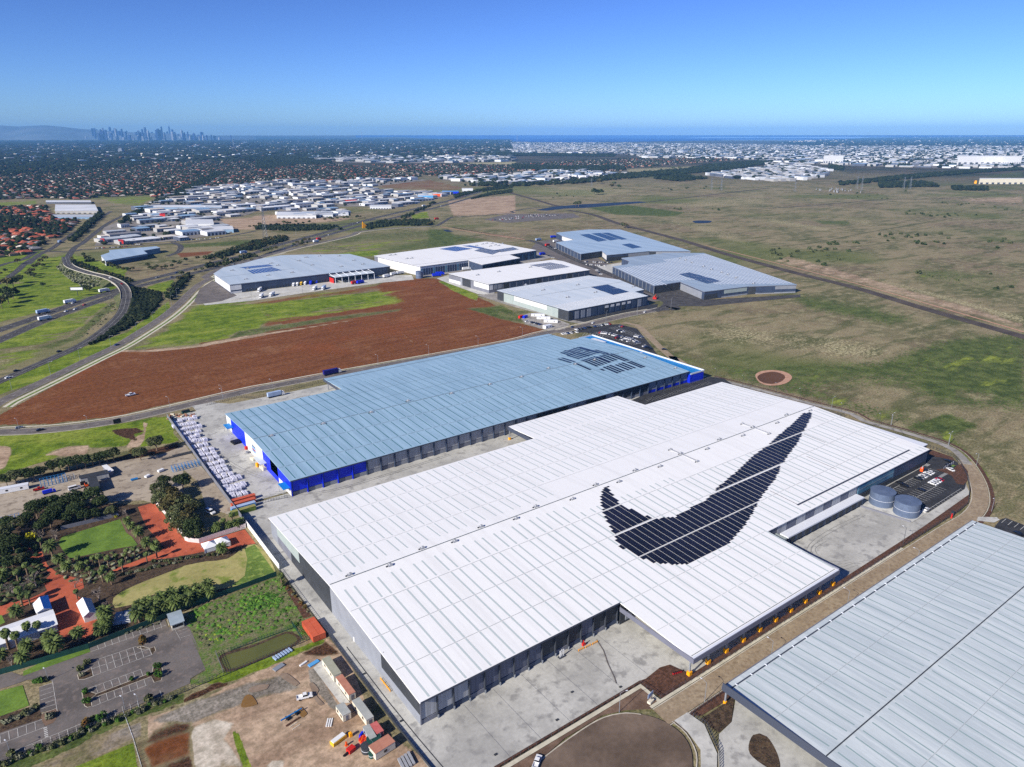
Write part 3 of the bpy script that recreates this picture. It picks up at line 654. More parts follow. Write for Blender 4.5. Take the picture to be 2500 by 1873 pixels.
# --- great white warehouse
Zw=lambda x,y:14-.0515*abs(y-235)
def strip(mb,x,y0,y1,zf,w=.8,dz=.02,mi=0):
    a,b=zf(x,y0)+dz,zf(x,y1)+dz
    mb.add([(x-w/2,y0,a),(x+w/2,y0,a),(x+w/2,y1,b),(x-w/2,y1,b)],[(0,1,2,3)],mi);return mb
def white_warehouse():
    o=empty('warehouse',(84,164,0),'huge white roofed warehouse with a curved tick shape of dark solar panels on its roof','warehouse')
    r=MB()
    fr_=[(83.6,235),(83.6,163.5),(171,163.5),(171,127.3),(262,127.3),(262,162),(414,162),(414,235)]
    bk=[(83.6,235),(414,235),(414,308),(335,308),(335,334),(241.5,334),(241.5,307.5),(83.6,307.5)]
    r.prism(fr_,-.35,0,0,Zw);r.prism(bk,-.35,0,0,Zw);r.build('roof','white_roof',o)
    g=MB() # fascias and gutters
    g.box(170.7,262.2,127.0,127.3,6.5,Zw(0,127)+.08);g.box(261.9,262.2,127.3,161.8,6.9,9.2)
    g.box(170.7,171,127.3,163.2,6.6,8.6)
    g.build('canopy_fascia','fascia',o)
    g=MB();g.box(170.8,262.1,127.31,128.2,Zw(0,127)+.02,Zw(0,127)+.1);g.build('gutter','white_gutter',o)
    g=MB();g.box(171.5,261.5,128.6,128.8,Zw(0,128)+.03,Zw(0,128)+.14);g.build('gutter','roof_joint_dark',o)
    g=MB();g.box(241.2,241.5,308,334.2,6.5,8.95);g.build('canopy_fascia','fascia_dark',o)
    for y in (216,198.4,180.4):
        j=MB();j.box(84,414,y-.09,y+.09,Zw(0,y)-.02,Zw(0,y)+.05);j.build('roof_joint','roof_joint',o)
    for y in (254,272,290,162.6): 
        j=MB();j.box(84 if y>163 else 171,414 if y>163 else 262,y-.07,y+.07,Zw(0,y)-.02,Zw(0,y)+.04);j.build('roof_joint','roof_joint',o)
    j=MB();j.box(171,262,144.5,144.6,Zw(0,144.5),Zw(0,144.5)+.04);j.build('roof_joint','roof_joint',o)
    j=MB();j.box(84,414,234.8,235.2,13.9,14.12);j.build('ridge_cap','roof_joint_dark',o)
    # shadow line of the roof step over the offices, painted as dark strips
    j=MB();j.box(294,403,167.6,168.4,Zw(0,168)-.1,Zw(0,168)+.35);j.box(294,295,168,184,Zw(0,176)-.5,Zw(0,176)+.5)
    for x,y0,y1 in ((294.6,168,184),(345,178,196),(370,200,214)):
        m2=MB();strip(m2,x,y0,y1,Zw,.35,.04);m2.build('roof_joint','steel_dark',o)
    m2=MB();m2.box(294,403,167.5,168.5,Zw(0,168)-.05,Zw(0,168)+.12);m2.build('step_shadow','fascia_dark',o)  # dark band in place of the shade along the step
    # translucent sheets, each one its own
    L=[]
    for k in range(33):
        for dx in (0,4):
            x=88+10*k+dx-.6
            if x>412: continue
            if 171.5<x<261.5: L+= [(x,129.2,144.2),(x,144.9,162.3),(x,162.9,180.1)]
            elif x<171: L.append((x,164.2,180.1))
            else: L.append((x,163,167) if x>294 else (x,163,179.8))
            if x>294 and x<403: L.append((x,169,180))
            L+=[(x,180.7,198.1),(x,198.7,215.7)]
            if x<262: L.append((x,217,221 if x>200 else 229))
            elif x>394: L.append((x,217,231))
            if x<206: L+=[(x,241,253),(x,255,271)];
            else: L.append((x,256,271))
            L+=[(x,273,289),(x,291,306)]
            if 242<x<334: L.append((x,309,333))
    def under(x,ya,yb):
        return any(inpoly(x,ya+(yb-ya)*t,TICK) for t in (.1,.3,.5,.7,.9))
    L2=[]
    for x,ya,yb in L:
        # cut where the panels lie
        t=np.linspace(ya,yb,24);ok=[not inpoly(x,y,TICK) for y in t]
        s=None
        for i,v in enumerate(ok+[False]):
            if v and s is None: s=t[i]
            if not v and s is not None:
                if t[i-1]-s>2: L2.append((x,s,t[i-1]))
                s=None
    L2.sort(key=lambda q:(q[0]-0)**2+(q[1])**2)
    for x,a,b in L2[:100]:
        m=MB();strip(m,x,a,b,Zw,.75);m.build('skylight_strip','skylight_sheet',o)
    m=MB()
    for x,a,b in L2[100:]: strip(m,x,a,b,Zw,.85 if b<235 else .6)
    q=m.build('skylight_strip','skylight_sheet',o);q['kind']='stuff'
    # roof ventilators
    for x,y in ((206,232),(237,232),(253,236.5),(267,232),(288,236.5),(305,232),(321,236.5),(337,232),(352,236.5),(370,232),(386,236.5),(405,232),(225,236.5),(93,236.5),(109,233),(126,236.5),(140,233),(156,236.5),(173,233),(187,236.5)): vent(o,x,y,Zw(x,y),.95)
    for x in (288,352):
        m=MB();m.box(x-.4,x+.4,225,244,13.6,14.15);m.build('duct','vent_metal',o)
        for y in (225,244): vent(o,x,y,Zw(x,y)+.1,.8)
    # walls
    w=MB();w.box(84.2,84.6,164.6,307,0,10.1);w.box(84.2,84.6,190,280,10.1,11.7);w.box(84.2,84.6,212,258,11.7,12.8);w.build('gable_wall','wall_grey',o)
    def pan(x,y0,y1,z0,z1,m,nm='wall_panel'):
        b=MB();b.box(x-.08,x,y0,y1,z0,z1);b.build(nm,m,o)
    top=lambda y:Zw(0,y)-.6
    def gp(y0,y1,z0,m,z1=None,nm='wall_panel'):
        b=MB();za=z1 or top(y0);zb=z1 or top(y1);x=84.12
        b.add([(x,y0,z0),(x,y1,z0),(x,y1,zb),(x,y0,za),(x+.08,y0,z0),(x+.08,y1,z0),(x+.08,y1,zb),(x+.08,y0,za)],[(0,3,2,1),(4,5,6,7),(0,1,5,4),(2,3,7,6),(1,2,6,5),(0,4,7,3)]);b.build(nm,m,o)
    gp(298,306.8,0,'wall_greylight');gp(270,298,5.2,'wall_pale');gp(281,298,0,'wall_grey',5.18);gp(236,281,0,'wall_dark',5.18);gp(236,270,5.2,'wall_dark')
    gp(192,235.9,0,'wall_greylight');gp(164.8,192,4.2,'wall_dark');gp(164.8,192,0,'wall_greylight',4.18)
    for y in (215,):
        b=MB();b.box(83.9,84.1,y-.6,y+.6,0,2.1);b.build('door','wall_white',o)
    # front facade, fourteen bays
    w=MB();w.box(84.6,171,165.0,165.4,0,9.9);w.build('front_wall','wall_navy',o)
    xs=[84.2+i*(170.8-84.2)/14 for i in range(15)]
    for i in range(14):
        a,b_=xs[i],xs[i+1];pm='cladding' if i in(0,1,2) else ('cladding_dark' if i<8 or i==11 else 'wall_dark')
        b=MB();b.box(a+.35,b_-.2,164.88,164.99,2.2,9.0);b.build('wall_panel',pm,o)
        b=MB();b.box(a+.3,b_-.15,164.75,164.99,0,1.9);b.build('base_panel','wall_navy' if i%3 else 'wall_grey',o)
        b=MB();b.box(b_-.18,b_+.18,164.2,164.99,0,9.75);b.build('column','steel_dark',o)
        b=MB();b.box(b_-.22,b_+.22,163.9,164.19,0,1.5);b.build('downpipe_guard','steel',o)
    b=MB();b.box(83.9,171,163.3,163.6,9.9,10.42);b.build('gutter','fascia_dark',o)
    # right side
    w=MB();w.box(262,413.6,162.8,163.2,0,9.9);w.build('side_wall','wall_grey',o)
    for i in range(10):
        a=263+i*7.6;b=MB();b.box(a,a+7.2,162.6,162.79,4.9,9.4);b.build('wall_panel','cladding' if i%2 else 'cladding_dark',o)
    b=MB();b.box(340,376,162.5,162.79,4,9.2);b.build('glazing','glass_blue',o)
    b=MB();b.box(376.2,413.5,162.55,162.79,3,9.4);b.build('wall_panel','wall_navy',o)
    b=MB();b.box(340,413.5,162.55,162.79,0,2.95);b.build('wall_panel','wall_dark',o)
    b=MB();b.box(340,376,162.4,162.49,6.4,6.55);b.build('glazing_rail','steel',o)
    b=MB();b.box(273,338.5,158,162.5,4.4,5.1);b.build('dock_awning','white_gutter',o)
    b=MB();b.box(273.2,338.3,158.2,162.4,1.2,4.39);b.build('dock_wall','wall_navy',o)
    for i in range(11):
        a=275+i*5.8;b=MB();b.box(a,a+3.2,158.0,158.18,1.4,4.2);b.build('dock_door','wall_dark',o)
    b=MB();b.box(262.3,270,157,162.5,4.5,6.2);b.build('plant_room','wall_pale',o)
    b=MB();b.box(263.5,267.5,156.94,156.99,4.9,5.8);b.build('window','window_dark',o)
    # right end, with the lower office wing
    w=MB();w.box(413.2,413.6,163.3,307.5,0,10.1);w.build('end_wall','wall_grey',o)
    w=MB();w.box(413.9,422.8,167,232,8.9,9.3);w.build('wing_roof','white_gutter',o)
    w=MB();w.box(413.9,422.5,167.3,231.7,0,8.89);w.build('wing_wall','wall_navy',o)
    w=MB();w.box(84.6,241,306.6,307,0,10);w.box(335,413.4,307,307.4,0,10);w.build('back_wall','wall_grey',o)
    # under the front canopy: dark dock face and yellow footed columns
    w=MB();w.box(171.2,262,163.2,163.5,0,9.2);w.build('dock_wall','wall_dark',o)
    for i in range(11):
        a=174+i*8;b=MB();b.box(a,a+3.4,163.0,163.19,1.3,5);b.build('dock_door','wall_greylight',o)
    for x in [171.6+i*(262-171.6)/9 for i in range(10)]:
        c=MB();c.obox((x,128.9),0,.5,.5,0,7.6,0);c.tube((x,129.0,6.9),(x,133,7.9),.14,n=4);c.tube((x-.2,129,1.2),(x,129,7),.28,.12,n=4);q=c.build('column','steel',o)
        f=MB();f.obox((x,128.9),0,1.5,1.3,0,1.9);f.build('column_guard','yellow_post',q)
    for x in [171.6,262]:
        for y in (140,151):
            if x==262 or y<0: c=MB();c.obox((x-.5,y),0,.4,.4,0,8.);c.build('column','steel',o)
    c=MB();c.obox((242.2,333.4),0,.5,.5,0,8.);q=c.build('column','steel',o);c=MB();c.obox((242.2,333.4),0,1.3,1.3,0,1.5);c.build('column_guard','yellow_post',q)
    for x in (265,288,311,334): c=MB();c.obox((x,333.2),0,.5,.5,0,8.);c.build('column','steel',o)
    return o
def inpoly(x,y,P):
    c=False;n=len(P)
    for i in range(n):
        x0,y0=P[i];x1,y1=P[(i+1)%n]
        if (y0>y)!=(y1>y) and x<(x1-x0)*(y-y0)/(y1-y0)+x0: c=not c
    return c
TICK=[(402.5,230.8),(397,231.8),(379.3,226.6),(354.8,220.6),(337.1,216.0),(319.2,212.4),(294.6,205.5),(276.5,201.1),(261.3,196.0),(249.3,195.0),(234.9,193.6),(226.4,198.1),(224.4,202.7),(222.1,215.9),(226.1,226.3),(229,231.6),(226.4,232.6),(218.2,225.6),(209.5,214.5),(204.7,204.6),(197.3,191.2),(198.1,181.0),(200.4,175.1),(205.4,169.6),(212.3,165.6),(223.7,165.2),(236.8,165.2),(244.7,167.0),(256.5,170.4),(271.5,176.5),(286.1,182.7),(308.3,190.0),(323.3,197.2),(335.8,201.7),(351.1,207.0),(369.1,214.7),(380.3,219.3),(399.5,227.6)]
white_warehouse()
def tick():
    o=empty('solar_array',(230,200,Zw(0,200)),'dark solar panels laid in a big curved tick on the white warehouse roof','solar array')
    bands=[(163.4,180.1),(180.8,198.1),(198.7,215.7),(216.3,232.8)]
    rows=[]
    x=195.
    while x<405:
        for y0,y1 in bands:
            cells=[];n=int((y1-y0)/1.04)
            for i in range(n):
                y=y0+i*1.045
                for dx in (0,1.72):
                    if inpoly(x+dx+.83,y+.5,TICK) or (x>345 and (inpoly(x+dx+.2,y+.5,TICK) or inpoly(x+dx+1.4,y+.5,TICK))): cells.append((dx,y))
            if cells: rows.append((x,cells))
        x+=3.64
    for k,(x,cells) in enumerate(rows):
        m=MB()
        for dx,y in cells:
            if 1:
                a,b=x+dx,x+dx+1.66;za,zb=Zw(0,y+.04)+.16,Zw(0,y+.98)+.16
                m.add([(a,y+.04,za),(b,y+.04,za),(b,y+.98,zb),(a,y+.98,zb),(a,y+.04,za-.05),(b,y+.04,za-.05),(b,y+.98,zb-.05),(a,y+.98,zb-.05)],[(0,1,2,3),(4,5,1,0),(5,6,2,1),(6,7,3,2),(7,4,0,3)])
        m.build('panel_row','solar_cell',o)
tick()
# --- blue roofed warehouse
Zb=lambda x,y:12.2-.043*abs(y-400)
def blue_warehouse():
    o=empty('warehouse',(106,340,0),'long blue grey roofed warehouse with bright blue walls and a clump of solar panels','warehouse')
    r=MB();r.prism([(105.6,400),(105.6,339.6),(416,339.6),(416,400)],-.35,0,0,Zb)
    r.prism([(105.6,400),(416,400),(416,461),(401,461),(401,491.5),(186,491.5),(186,458),(105.6,458)],-.35,0,0,Zb);r.build('roof','blue_roof',o)
    for y,w in ((379.6,.09),(357,.09),(421,.06),(441,.06)):
        j=MB();j.box(106,416,y-w,y+w,Zb(0,y)-.02,Zb(0,y)+.05);j.build('roof_joint','roof_joint_dark',o)
    j=MB();j.box(106,416,399.8,400.2,12.1,12.3);j.build('ridge_cap','roof_joint_dark',o)
    j=MB();j.box(186,401,484,484.4,Zb(0,484)-.02,Zb(0,484)+.1);j.build('gutter','roof_joint_dark',o)
    L=[]
    k=0;x=109.
    while x<414:
        for a,b in ((341,356),(358,378.6),(380.6,399)): L.append((x,a,b))
        if x<260: L.append((x,401,457))
        else: L+=[(x,402,420),(x,424,440)]
        if x>187 and x<400: L.append((x,444,482 if x>290 else 466))
        x+=5.75
    L=[q for q in L if not any(inpoly(q[0],(q[1]+q[2])/2,p) for p in BS)]
    L.sort(key=lambda q:q[0]**2+q[1]**2)
    for x,a,b in L[:100]: m=MB();strip(m,x,a,b,Zb,.5);m.build('skylight_strip','blue_skylight',o)
    m=MB()
    for x,a,b in L[100:]: strip(m,x,a,b,Zb,.36)
    q=m.build('skylight_strip','blue_skylight',o);q['kind']='stuff'
    for x in (116,148,180,209,240,272,300,329,352,372): vent(o,x,402.5 if int(x)%2 else 398,12.1,1.)
    vent(o,410,380,Zb(0,380));vent(o,412,350,Zb(0,350))
    # left gable, painted blue and white
    w=MB();w.box(106,106.4,340.3,457.6,0,9.4);w.box(106,106.4,360,440,9.4,10.3);w.box(106,106.4,378,422,10.3,11);w.build('gable_wall','wall_white',o)
    def gp(y0,y1,z0,z1,m,nm='wall_panel',x=105.9):
        t=lambda y:(min(z1,Zb(0,y)-.5))
        b=MB();b.add([(x,y0,z0),(x,y1,z0),(x,y1,t(y1)),(x,y0,t(y0)),(x+.08,y0,z0),(x+.08,y1,z0),(x+.08,y1,t(y1)),(x+.08,y0,t(y0))],[(0,3,2,1),(4,5,6,7),(0,1,5,4),(2,3,7,6)]);b.build(nm,m,o)
    gp(418,447,0,20,'wall_blue');gp(340.4,372,3.6,20,'wall_blue');gp(360,385,.2,20,'wall_blue')
    for y0,y1,z in ((443,452,4.6),(379,391,4.6),(341.5,350,4.6)):
        b=MB();b.box(102.2,105.9,y0,y1,z,z+.3);b.build('awning','pool_blue' if y0!=379 else 'grey_roof',o)
        b=MB()
        for y in (y0+.3,y1-.3): b.tube((102.5,y,0),(102.5,y,z),.1,n=5)
        b.build('awning_post','steel',o)
    sg=MB();sg.box(105.8,105.88,398,405,3,7.6);s=sg.build('sign_board','white_paint',o)
    for i,mm in enumerate(('pool_blue','red_dark','sky_paint','wall_navy')):
        b=MB();b.box(105.72,105.79,398.5,404.5,3.3+i*1.08,4.1+i*1.08);b.build('sign_band',mm,s)
    # front: deep columns and pale cladding
    w=MB();w.box(106.4,415.6,341.1,341.5,0,9.3);w.build('front_wall','wall_navy',o)
    n=36;dx=(415.6-106.2)/n
    for i in range(n):
        a=106.2+i*dx
        if i<5: m_='wall_blue'
        elif i in (19,20,21,24,25): m_='wall_dark'
        elif i>=31: m_='wall_greylight'
        elif i>=27: m_='wall_dark'
        else: m_='cladding'
        b=MB();b.box(a+.9,a+dx-.3,340.95,341.09,2.6,8.7);b.build('wall_panel',m_,o)
        b=MB();b.box(a+.8,a+dx-.3,340.9,341.09,0,2.3);b.build('base_panel','wall_blue' if i>=31 else ('wall_greylight' if i%3 else 'wall_grey'),o)
        b=MB();b.box(a-.2,a+.25,340.2,341.09,0,9.2);b.build('column','wall_navy' if i>4 else 'wall_blue',o)
    b=MB();b.box(105.6,416.1,339.3,339.6,9.1,9.65);b.build('gutter','fascia_dark',o)
    # dock canopy on the far side
    b=MB();b.box(185.7,186,458,491.5,6.4,8.2);b.build('canopy_fascia','fascia_dark',o)
    for i in range(12):
        x=187.6+i*19.3;c=MB();c.obox((x,488),0,.5,.5,0,7.9);c.build('column','steel',o)
    w=MB();w.box(106.4,401,457.0,457.4,0,9.2);w.build('back_wall','wall_grey',o)
    # low blue office wing at the right end
    w=MB();w.box(416.2,431,339,465,7.1,7.4);w.build('wing_roof','pool_blue',o)
    w=MB();w.box(415.8,431.2,338.4,465.2,0,7.09);w.build('wing_wall','wall_blue',o)
    w=MB();w.box(431,431.6,338.2,465.6,7.1,8.4);w.box(415,431,465.2,465.7,7.1,8.4);w.box(416.2,431,338.2,338.6,7.1,8.2);w.build('parapet','white_gutter',o)
    w=MB();w.box(416.2,428,400,401,7.4,8.2);w.box(418,424,440,455,7.4,8.8);w.build('plant_box','white_gutter',o)
BS=[]
def solar_grid(fr,poly,z,nx,ny,label,m='solar_blue',zf=None,gap=.12,name='solar_array',skip=None,world=False):
    P=poly if world else GP(fr,poly,z);P=[np.array(p) for p in P]
    cx=sum(p[0] for p in P)/4;cy=sum(p[1] for p in P)/4;zz=z if zf is None else zf(cx,cy)
    o=empty(name,(cx,cy,zz),label,'solar array','solar arrays on the warehouse roofs')
    for i in range(nx):
        mb=MB()
        for j in range(ny):
            if skip and skip(i,j): continue
            q=[]
            for a,b in ((i+gap,j+.03),(i+1-gap,j+.03),(i+1-gap,j+.97),(i+gap,j+.97)):
                s,t=a/nx,b/ny;p=(P[0]*(1-s)+P[1]*s)*(1-t)+(P[3]*(1-s)+P[2]*s)*t
                q.append((p[0],p[1],(zf(*p) if zf else z)+.18))
            mb.add(q+[(x,y,w_-.1) for x,y,w_ in q],[(0,1,2,3),(7,6,5,4),(0,4,5,1),(1,5,6,2),(2,6,7,3),(3,7,4,0)])
        if mb.v: mb.build('panel_row',m,o)
    return o
blue_warehouse()
def blue_solar():
    o=empty('solar_array',(380,410,12),'clump of black solar panel strips on the blue grey warehouse roof','solar array')
    # strips surveyed: start, end of each
    for fr,a,b,n,dx,dy in (('C4',(835,290),(925,322),3,23,-9),('C4',(910,268),(1000,298),3,22,-9),('C4',(985,243),(1120,278),2,28,-2),('C4',(815,352),(960,392),2,32,-8),('C4',(905,322),(1010,362),4,28,-8),('C4',(1000,297),(1110,332),4,27,-8),('C4',(1130,280),(1260,318),2,25,-6),('C4',(960,398),(1100,458),1,20,-8),('C4',(1030,372),(1150,432),5,26,-8),('C4',(1160,342),(1270,395),4,27,-9),('C4',(1260,320),(1420,380),2,26,-6),('C4',(1230,430),(1350,480),3,26,-9),('C4',(1330,405),(1440,455),3,27,-9),('C4',(1440,382),(1560,432),2,25,-6),('C4',(1200,445),(1240,458),1,10,0)):
        for k in range(n):
            z=11.4;p=G(fr,a[0]+dx*k,a[1]+dy*k,z);q=G(fr,b[0]+dx*k,b[1]+dy*k,z)
            x=p[0];y0,y1=sorted((p[1],q[1]))
            m=MB();za,zb=Zb(0,y0)+.15,Zb(0,y1)+.15
            for i in range(int((y1-y0)/1.05)):
                ya=y0+i*1.05;yb=ya+1.;z0_,z1_=Zb(0,ya)+.16,Zb(0,yb)+.16
                m.add([(x-1.1,ya,z0_),(x+1.1,ya,z0_),(x+1.1,yb,z1_),(x-1.1,yb,z1_),(x-1.1,ya,z0_-.1),(x+1.1,ya,z0_-.1),(x+1.1,yb,z1_-.1),(x-1.1,yb,z1_-.1)],[(0,1,2,3),(4,5,1,0),(5,6,2,1),(6,7,3,2),(7,4,0,3)])
            if m.v: m.build('panel_row','solar_cell',o)
blue_solar()
# --- grey roofed warehouse at the right
Zg=lambda x,y:7.+.045*(113-y) if y>77 else 8.62-.045*(77-y)
def grey_warehouse():
    o=empty('warehouse',(172,112,0),'pale grey roofed warehouse filling the lower right corner with a long ridge line','warehouse')
    r=MB();r.prism([(170,113.8),(170,77),(354,77),(354,113.8)],-.35,0,0,Zg);r.prism([(170,77),(170,40),(354,40),(354,77)],-.35,0,0,Zg);r.build('roof','grey_roof',o)
    j=MB();j.box(170,354,76.82,77.18,8.55,8.74);j.build('ridge_cap','steel_dark',o)
    j=MB();j.box(170.8,353.5,111.4,111.9,Zg(0,111.6)-.02,Zg(0,111.6)+.1);j.build('gutter','fascia_dark',o)
    j=MB()
    for x in range(174,352,8): j.box(x,x+.3,111.2,112.1,Zg(0,111.6)+.1,Zg(0,111.6)+.35)
    j.build('gutter_bracket','white_gutter',o)
    g=MB();g.box(169.7,170,40,113.9,5.6,8.6);g.build('canopy_fascia','fascia_dark',o)
    g=MB();g.box(169.7,354.2,113.8,114.1,5.9,7.1);g.build('canopy_fascia','fascia',o)
    k=0
    x=174.
    while x<352:
        for dx in (0,4.2):
            for a,b in ((78.5,94.8),(95.2,110.8),(42,58.8),(59.2,75.8)):
                m=MB();strip(m,x+dx,a,b,Zg,.5,.02);m.build('skylight_strip','grey_skylight',o)
        x+=9.6
    for y in (95,59): j=MB();j.box(170,354,y-.06,y+.06,Zg(0,y)-.01,Zg(0,y)+.03);j.build('roof_joint','roof_joint',o)
    for i in range(10):
        x=171+i*20.2;c=MB();c.obox((x,113),0,.5,.5,0,6.8);q=c.build('column','steel',o);c=MB();c.obox((x,113),0,.9,.9,0,1.1);c.build('column_guard','yellow_post',q)
    w=MB();w.box(196,353,100,100.4,0,7.2);w.box(196,196.4,41,100,0,7);w.build('dock_wall','wall_grey',o)
    w=MB();w.box(353.4,353.8,41,113,0,6.7);w.build('end_wall','wall_navy',o)
grey_warehouse()
# --- the middle warehouses
def inset(P,d):
    if area(P)<0: P=P[::-1]
    n=len(P);out=[]
    for i in range(n):
        a,b,c=map(np.array,(P[i-1],P[i],P[(i+1)%n]))
        u=(b-a)/(np.linalg.norm(b-a)+1e-9);v=(c-b)/(np.linalg.norm(c-b)+1e-9)
        n1=np.array((-u[1],u[0]));n2=np.array((-v[1],v[0]));k=n1+n2;k=k/(np.dot(k,n1)+1e-6)
        if np.linalg.norm(k)>3:k=n1
        out.append(tuple(b+k*d))
    return out
def shed(label,fr,pts,h,roof,wall,panels=(),vents=(),cat='warehouse',name='warehouse',world=False,ov=.5,joints=(),group=None,fasc='fascia'):
    P=pts if world else [G(*p,z=h) if isinstance(p[0],str) else G(fr,*p,z=h) for p in pts]
    cx=sum(p[0] for p in P)/len(P);cy=sum(p[1] for p in P)/len(P)
    o=empty(name,(cx,cy,0),label,cat,group)
    MB().prism(P,h-.25,h).build('roof',roof,o)
    MB().prism(inset(P,.12),h-1.0,h-.26).build('fascia',fasc,o)
    MB().prism(inset(P,ov),0,h-.9).build('wall',wall,o)
    n=len(P)
    for i,t0,t1,z0,z1,m,*nm in panels: # edge index, span, heights as fraction
        a=np.array(P[i]);b=np.array(P[(i+1)%n]);d=(b-a);L=np.linalg.norm(d);d/=L
        nrm=np.array((d[1],-d[0]));
        if area(P)<0: nrm=-nrm
        q=MB();k=nrm*(-ov+.05);a2=a+d*(ov+(L-2*ov)*t0)+k;b2=a+d*(ov+(L-2*ov)*t1)+k
        q.wall(a2,b2,z0*h,z1*h,.2);q.build(nm[0] if nm else 'wall_panel',m,o)
    for f,x,y in vents:
        x,y=G(f,x,y,h);vent(o,x,y,h,1.5)
    for (f1,x1,y1),(f2,x2,y2) in joints:
        a=G(f1,x1,y1,h);b=G(f2,x2,y2,h);MB().wall(a,b,h,h+.12,.35).build('roof_joint','roof_joint_dark',o)
    return o,P
def bays(i,n,h0,h1,m1,m2,t0=0.,t1=1.,f=.62,nm='wall_panel'):
    return [(i,t0+(t1-t0)*(k+.2)/n,t0+(t1-t0)*(k+.2+f)/n,h0,h1,m1 if (k*7)%5 else m2,nm) for k in range(n)]
o,P=shed('blue grey courier depot with a white framed canopy and trucks at its docks','A6',[(78,545),(225,645),(1668,478),(1430,400),(1300,368),(1130,372),(900,374),(690,380),(480,415),(350,452),(165,490)],11,'roof_silver','wall_navy',
  [(0,.03,.97,.1,.9,'wall_white'),(1,.0,.06,.35,.9,'wall_white'),(1,.0,.06,0,.2,'wall_white')]+bays(1,30,.02,.3,'steel_dark','wall_dark',.08,.6,.5,'dock_door')+bays(1,6,.05,.85,'wall_navy','wall_dark',.84,1.,.8),
  [('A6',*p) for p in ((385,503),(250,518),(375,597),(575,562),(600,455),(660,473),(790,537),(850,431),(915,401),(970,470),(1035,389),(1230,484),(1210,388),(1345,428),(1425,462))],joints=((('A6',690,382),('A6',960,470)),(('A6',130,580),('A6',800,500))))
a,b=np.array(P[1]),np.array(P[2]);d=(b-a)/np.linalg.norm(b-a);nn=np.array((d[1],-d[0]))*(1 if area(P)>0 else -1)
L=np.linalg.norm(b-a)
cn=MB()
s0,s1=a+d*L*.585,a+d*L*.84
cn.prism([tuple(s0+nn*.5),tuple(s1+nn*.5),tuple(s1+nn*20),tuple(s0+nn*20)],8.2,8.6);cn.build('canopy','roof_plain',o)
for k in range(7):
    p=s0+(s1-s0)*k/6;c=MB();c.tube((*(p+nn*19.5),0),(*(p+nn*19.5),8.2),.3,n=5);c.tube((*(p+nn*19.5),8.6),(*(p+nn*1),10.5),.35,n=4);c.build('canopy_frame','white_gutter',o)
c=MB();p=s0+nn*10;c.wall(s0+nn*1,s0+nn*14,0,6,.6);c.build('canopy_end','red_paint',o)
solar_grid('A6',[(310,490),(575,463),(620,478),(370,502)],11,14,3,'blue solar panel block nearest the back on the courier depot roof')
solar_grid('A6',[(378,518),(600,487),(697,516),(432,548)],11,9,5,'dark blue solar panel block on the front half of the courier depot roof')
o,P=shed('white warehouse with a dark glazed front, blue solar panels and a busy truck yard',0,[('A6',1520,385),('A6',1935,482),('A7',345,425),('A7',470,465),('A7',810,405),('A7',712,375),('A7',960,335),('A7',560,262),('A7',500,257),('A7',0,318)],13,'white_roof','wall_white',
  bays(1,20,.05,.75,'wall_navy','glass_blue',0,1,.8)+[(2,.0,1,.05,.9,'wall_navy'),(3,0,1,.05,.9,'wall_navy')]+bays(3,7,0,.9,'wall_dark','wall_navy',0,1,.75)+[(5,0,1,.05,.9,'wall_navy')]+bays(5,9,.05,.8,'glass_blue','wall_pale',0,1,.5)+[(0,.0,.08,.1,.95,'wall_grey')],
  [('A7',*p) for p in ((475,282),(510,275),(545,300),(590,290),(420,295),(560,275),(650,278),(620,295))]+[('A6',*p) for p in ((1672,382),(1712,378),(1820,413),(1862,409))],joints=((('A6',1850,470),('A7',710,375)),))
solar_grid('A7',[(80,325),(225,301),(385,322),(235,347)],13,9,6,'pale blue solar panel block at the left on the white truck yard warehouse roof')
solar_grid('A7',[(285,296),(360,291),(490,315),(440,322)],13,3,10,'narrow blue solar panel strip behind the others on the white truck yard warehouse roof')
solar_grid('A7',[(395,340),(470,315),(640,345),(560,375)],13,5,8,'dark blue solar panel block in the middle of the white truck yard warehouse roof','solar_cell')
solar_grid('A7',[(575,335),(745,308),(800,328),(640,354)],13,9,4,'dark blue solar panel block at the right on the white truck yard warehouse roof','solar_cell')
o,P=shed('bright white roofed warehouse with a dark panelled side in the middle distance','A7',[(165,545),(528,642),(1438,512),(1200,435),(1110,420),(950,440)],11,'white_roof','wall_grey',
  [(0,.0,.3,.05,.4,'wall_white'),(0,.35,.56,.05,.95,'wall_dark'),(0,.64,1,.35,.95,'wall_white'),(0,.3,.35,.05,.95,'wall_greylight')]+bays(1,14,.05,.85,'wall_navy','wall_dark',0.12,1,.8)+bays(1,3,.35,.9,'wall_greylight','wall_white',0,.12,.7),
  [('A7',*p) for p in ((430,560),(620,530),(905,490))],fasc='fascia_dark')
solar_grid('A7',[(892,470),(1080,446),(1168,462),(975,486)],11,10,4,'striped solar panel block at the back of the bright white roof','solar_cell',gap=.2)
solar_grid('A7',[(995,488),(1175,460),(1258,486),(1075,512)],11,10,4,'striped solar panel block at the front of the bright white roof','solar_cell',gap=.2)
o,P=shed('light grey roofed warehouse with navy bays and a pale green side wall','A7',[(600,695),(1245,880),(1962,745),(1840,708),(1925,690),(1700,600),(1430,562),(1000,628)],11,'roof_plain','wall_pale',
  [(0,.0,.1,.02,.98,'wall_dark'),(0,.26,.72,.45,.98,'wall_white'),(0,.87,1,.02,.98,'wall_dark')]+[(1,0,1,.02,.95,'wall_navy')],
  [('A7',*p) for p in ((1020,695),(1330,648),(1490,715),(1240,760),(1830,665),(860,650))],joints=((('A7',915,752),('A7',1740,618)),),fasc='fascia_dark')
a,b=np.array(P[1]),np.array(P[2])
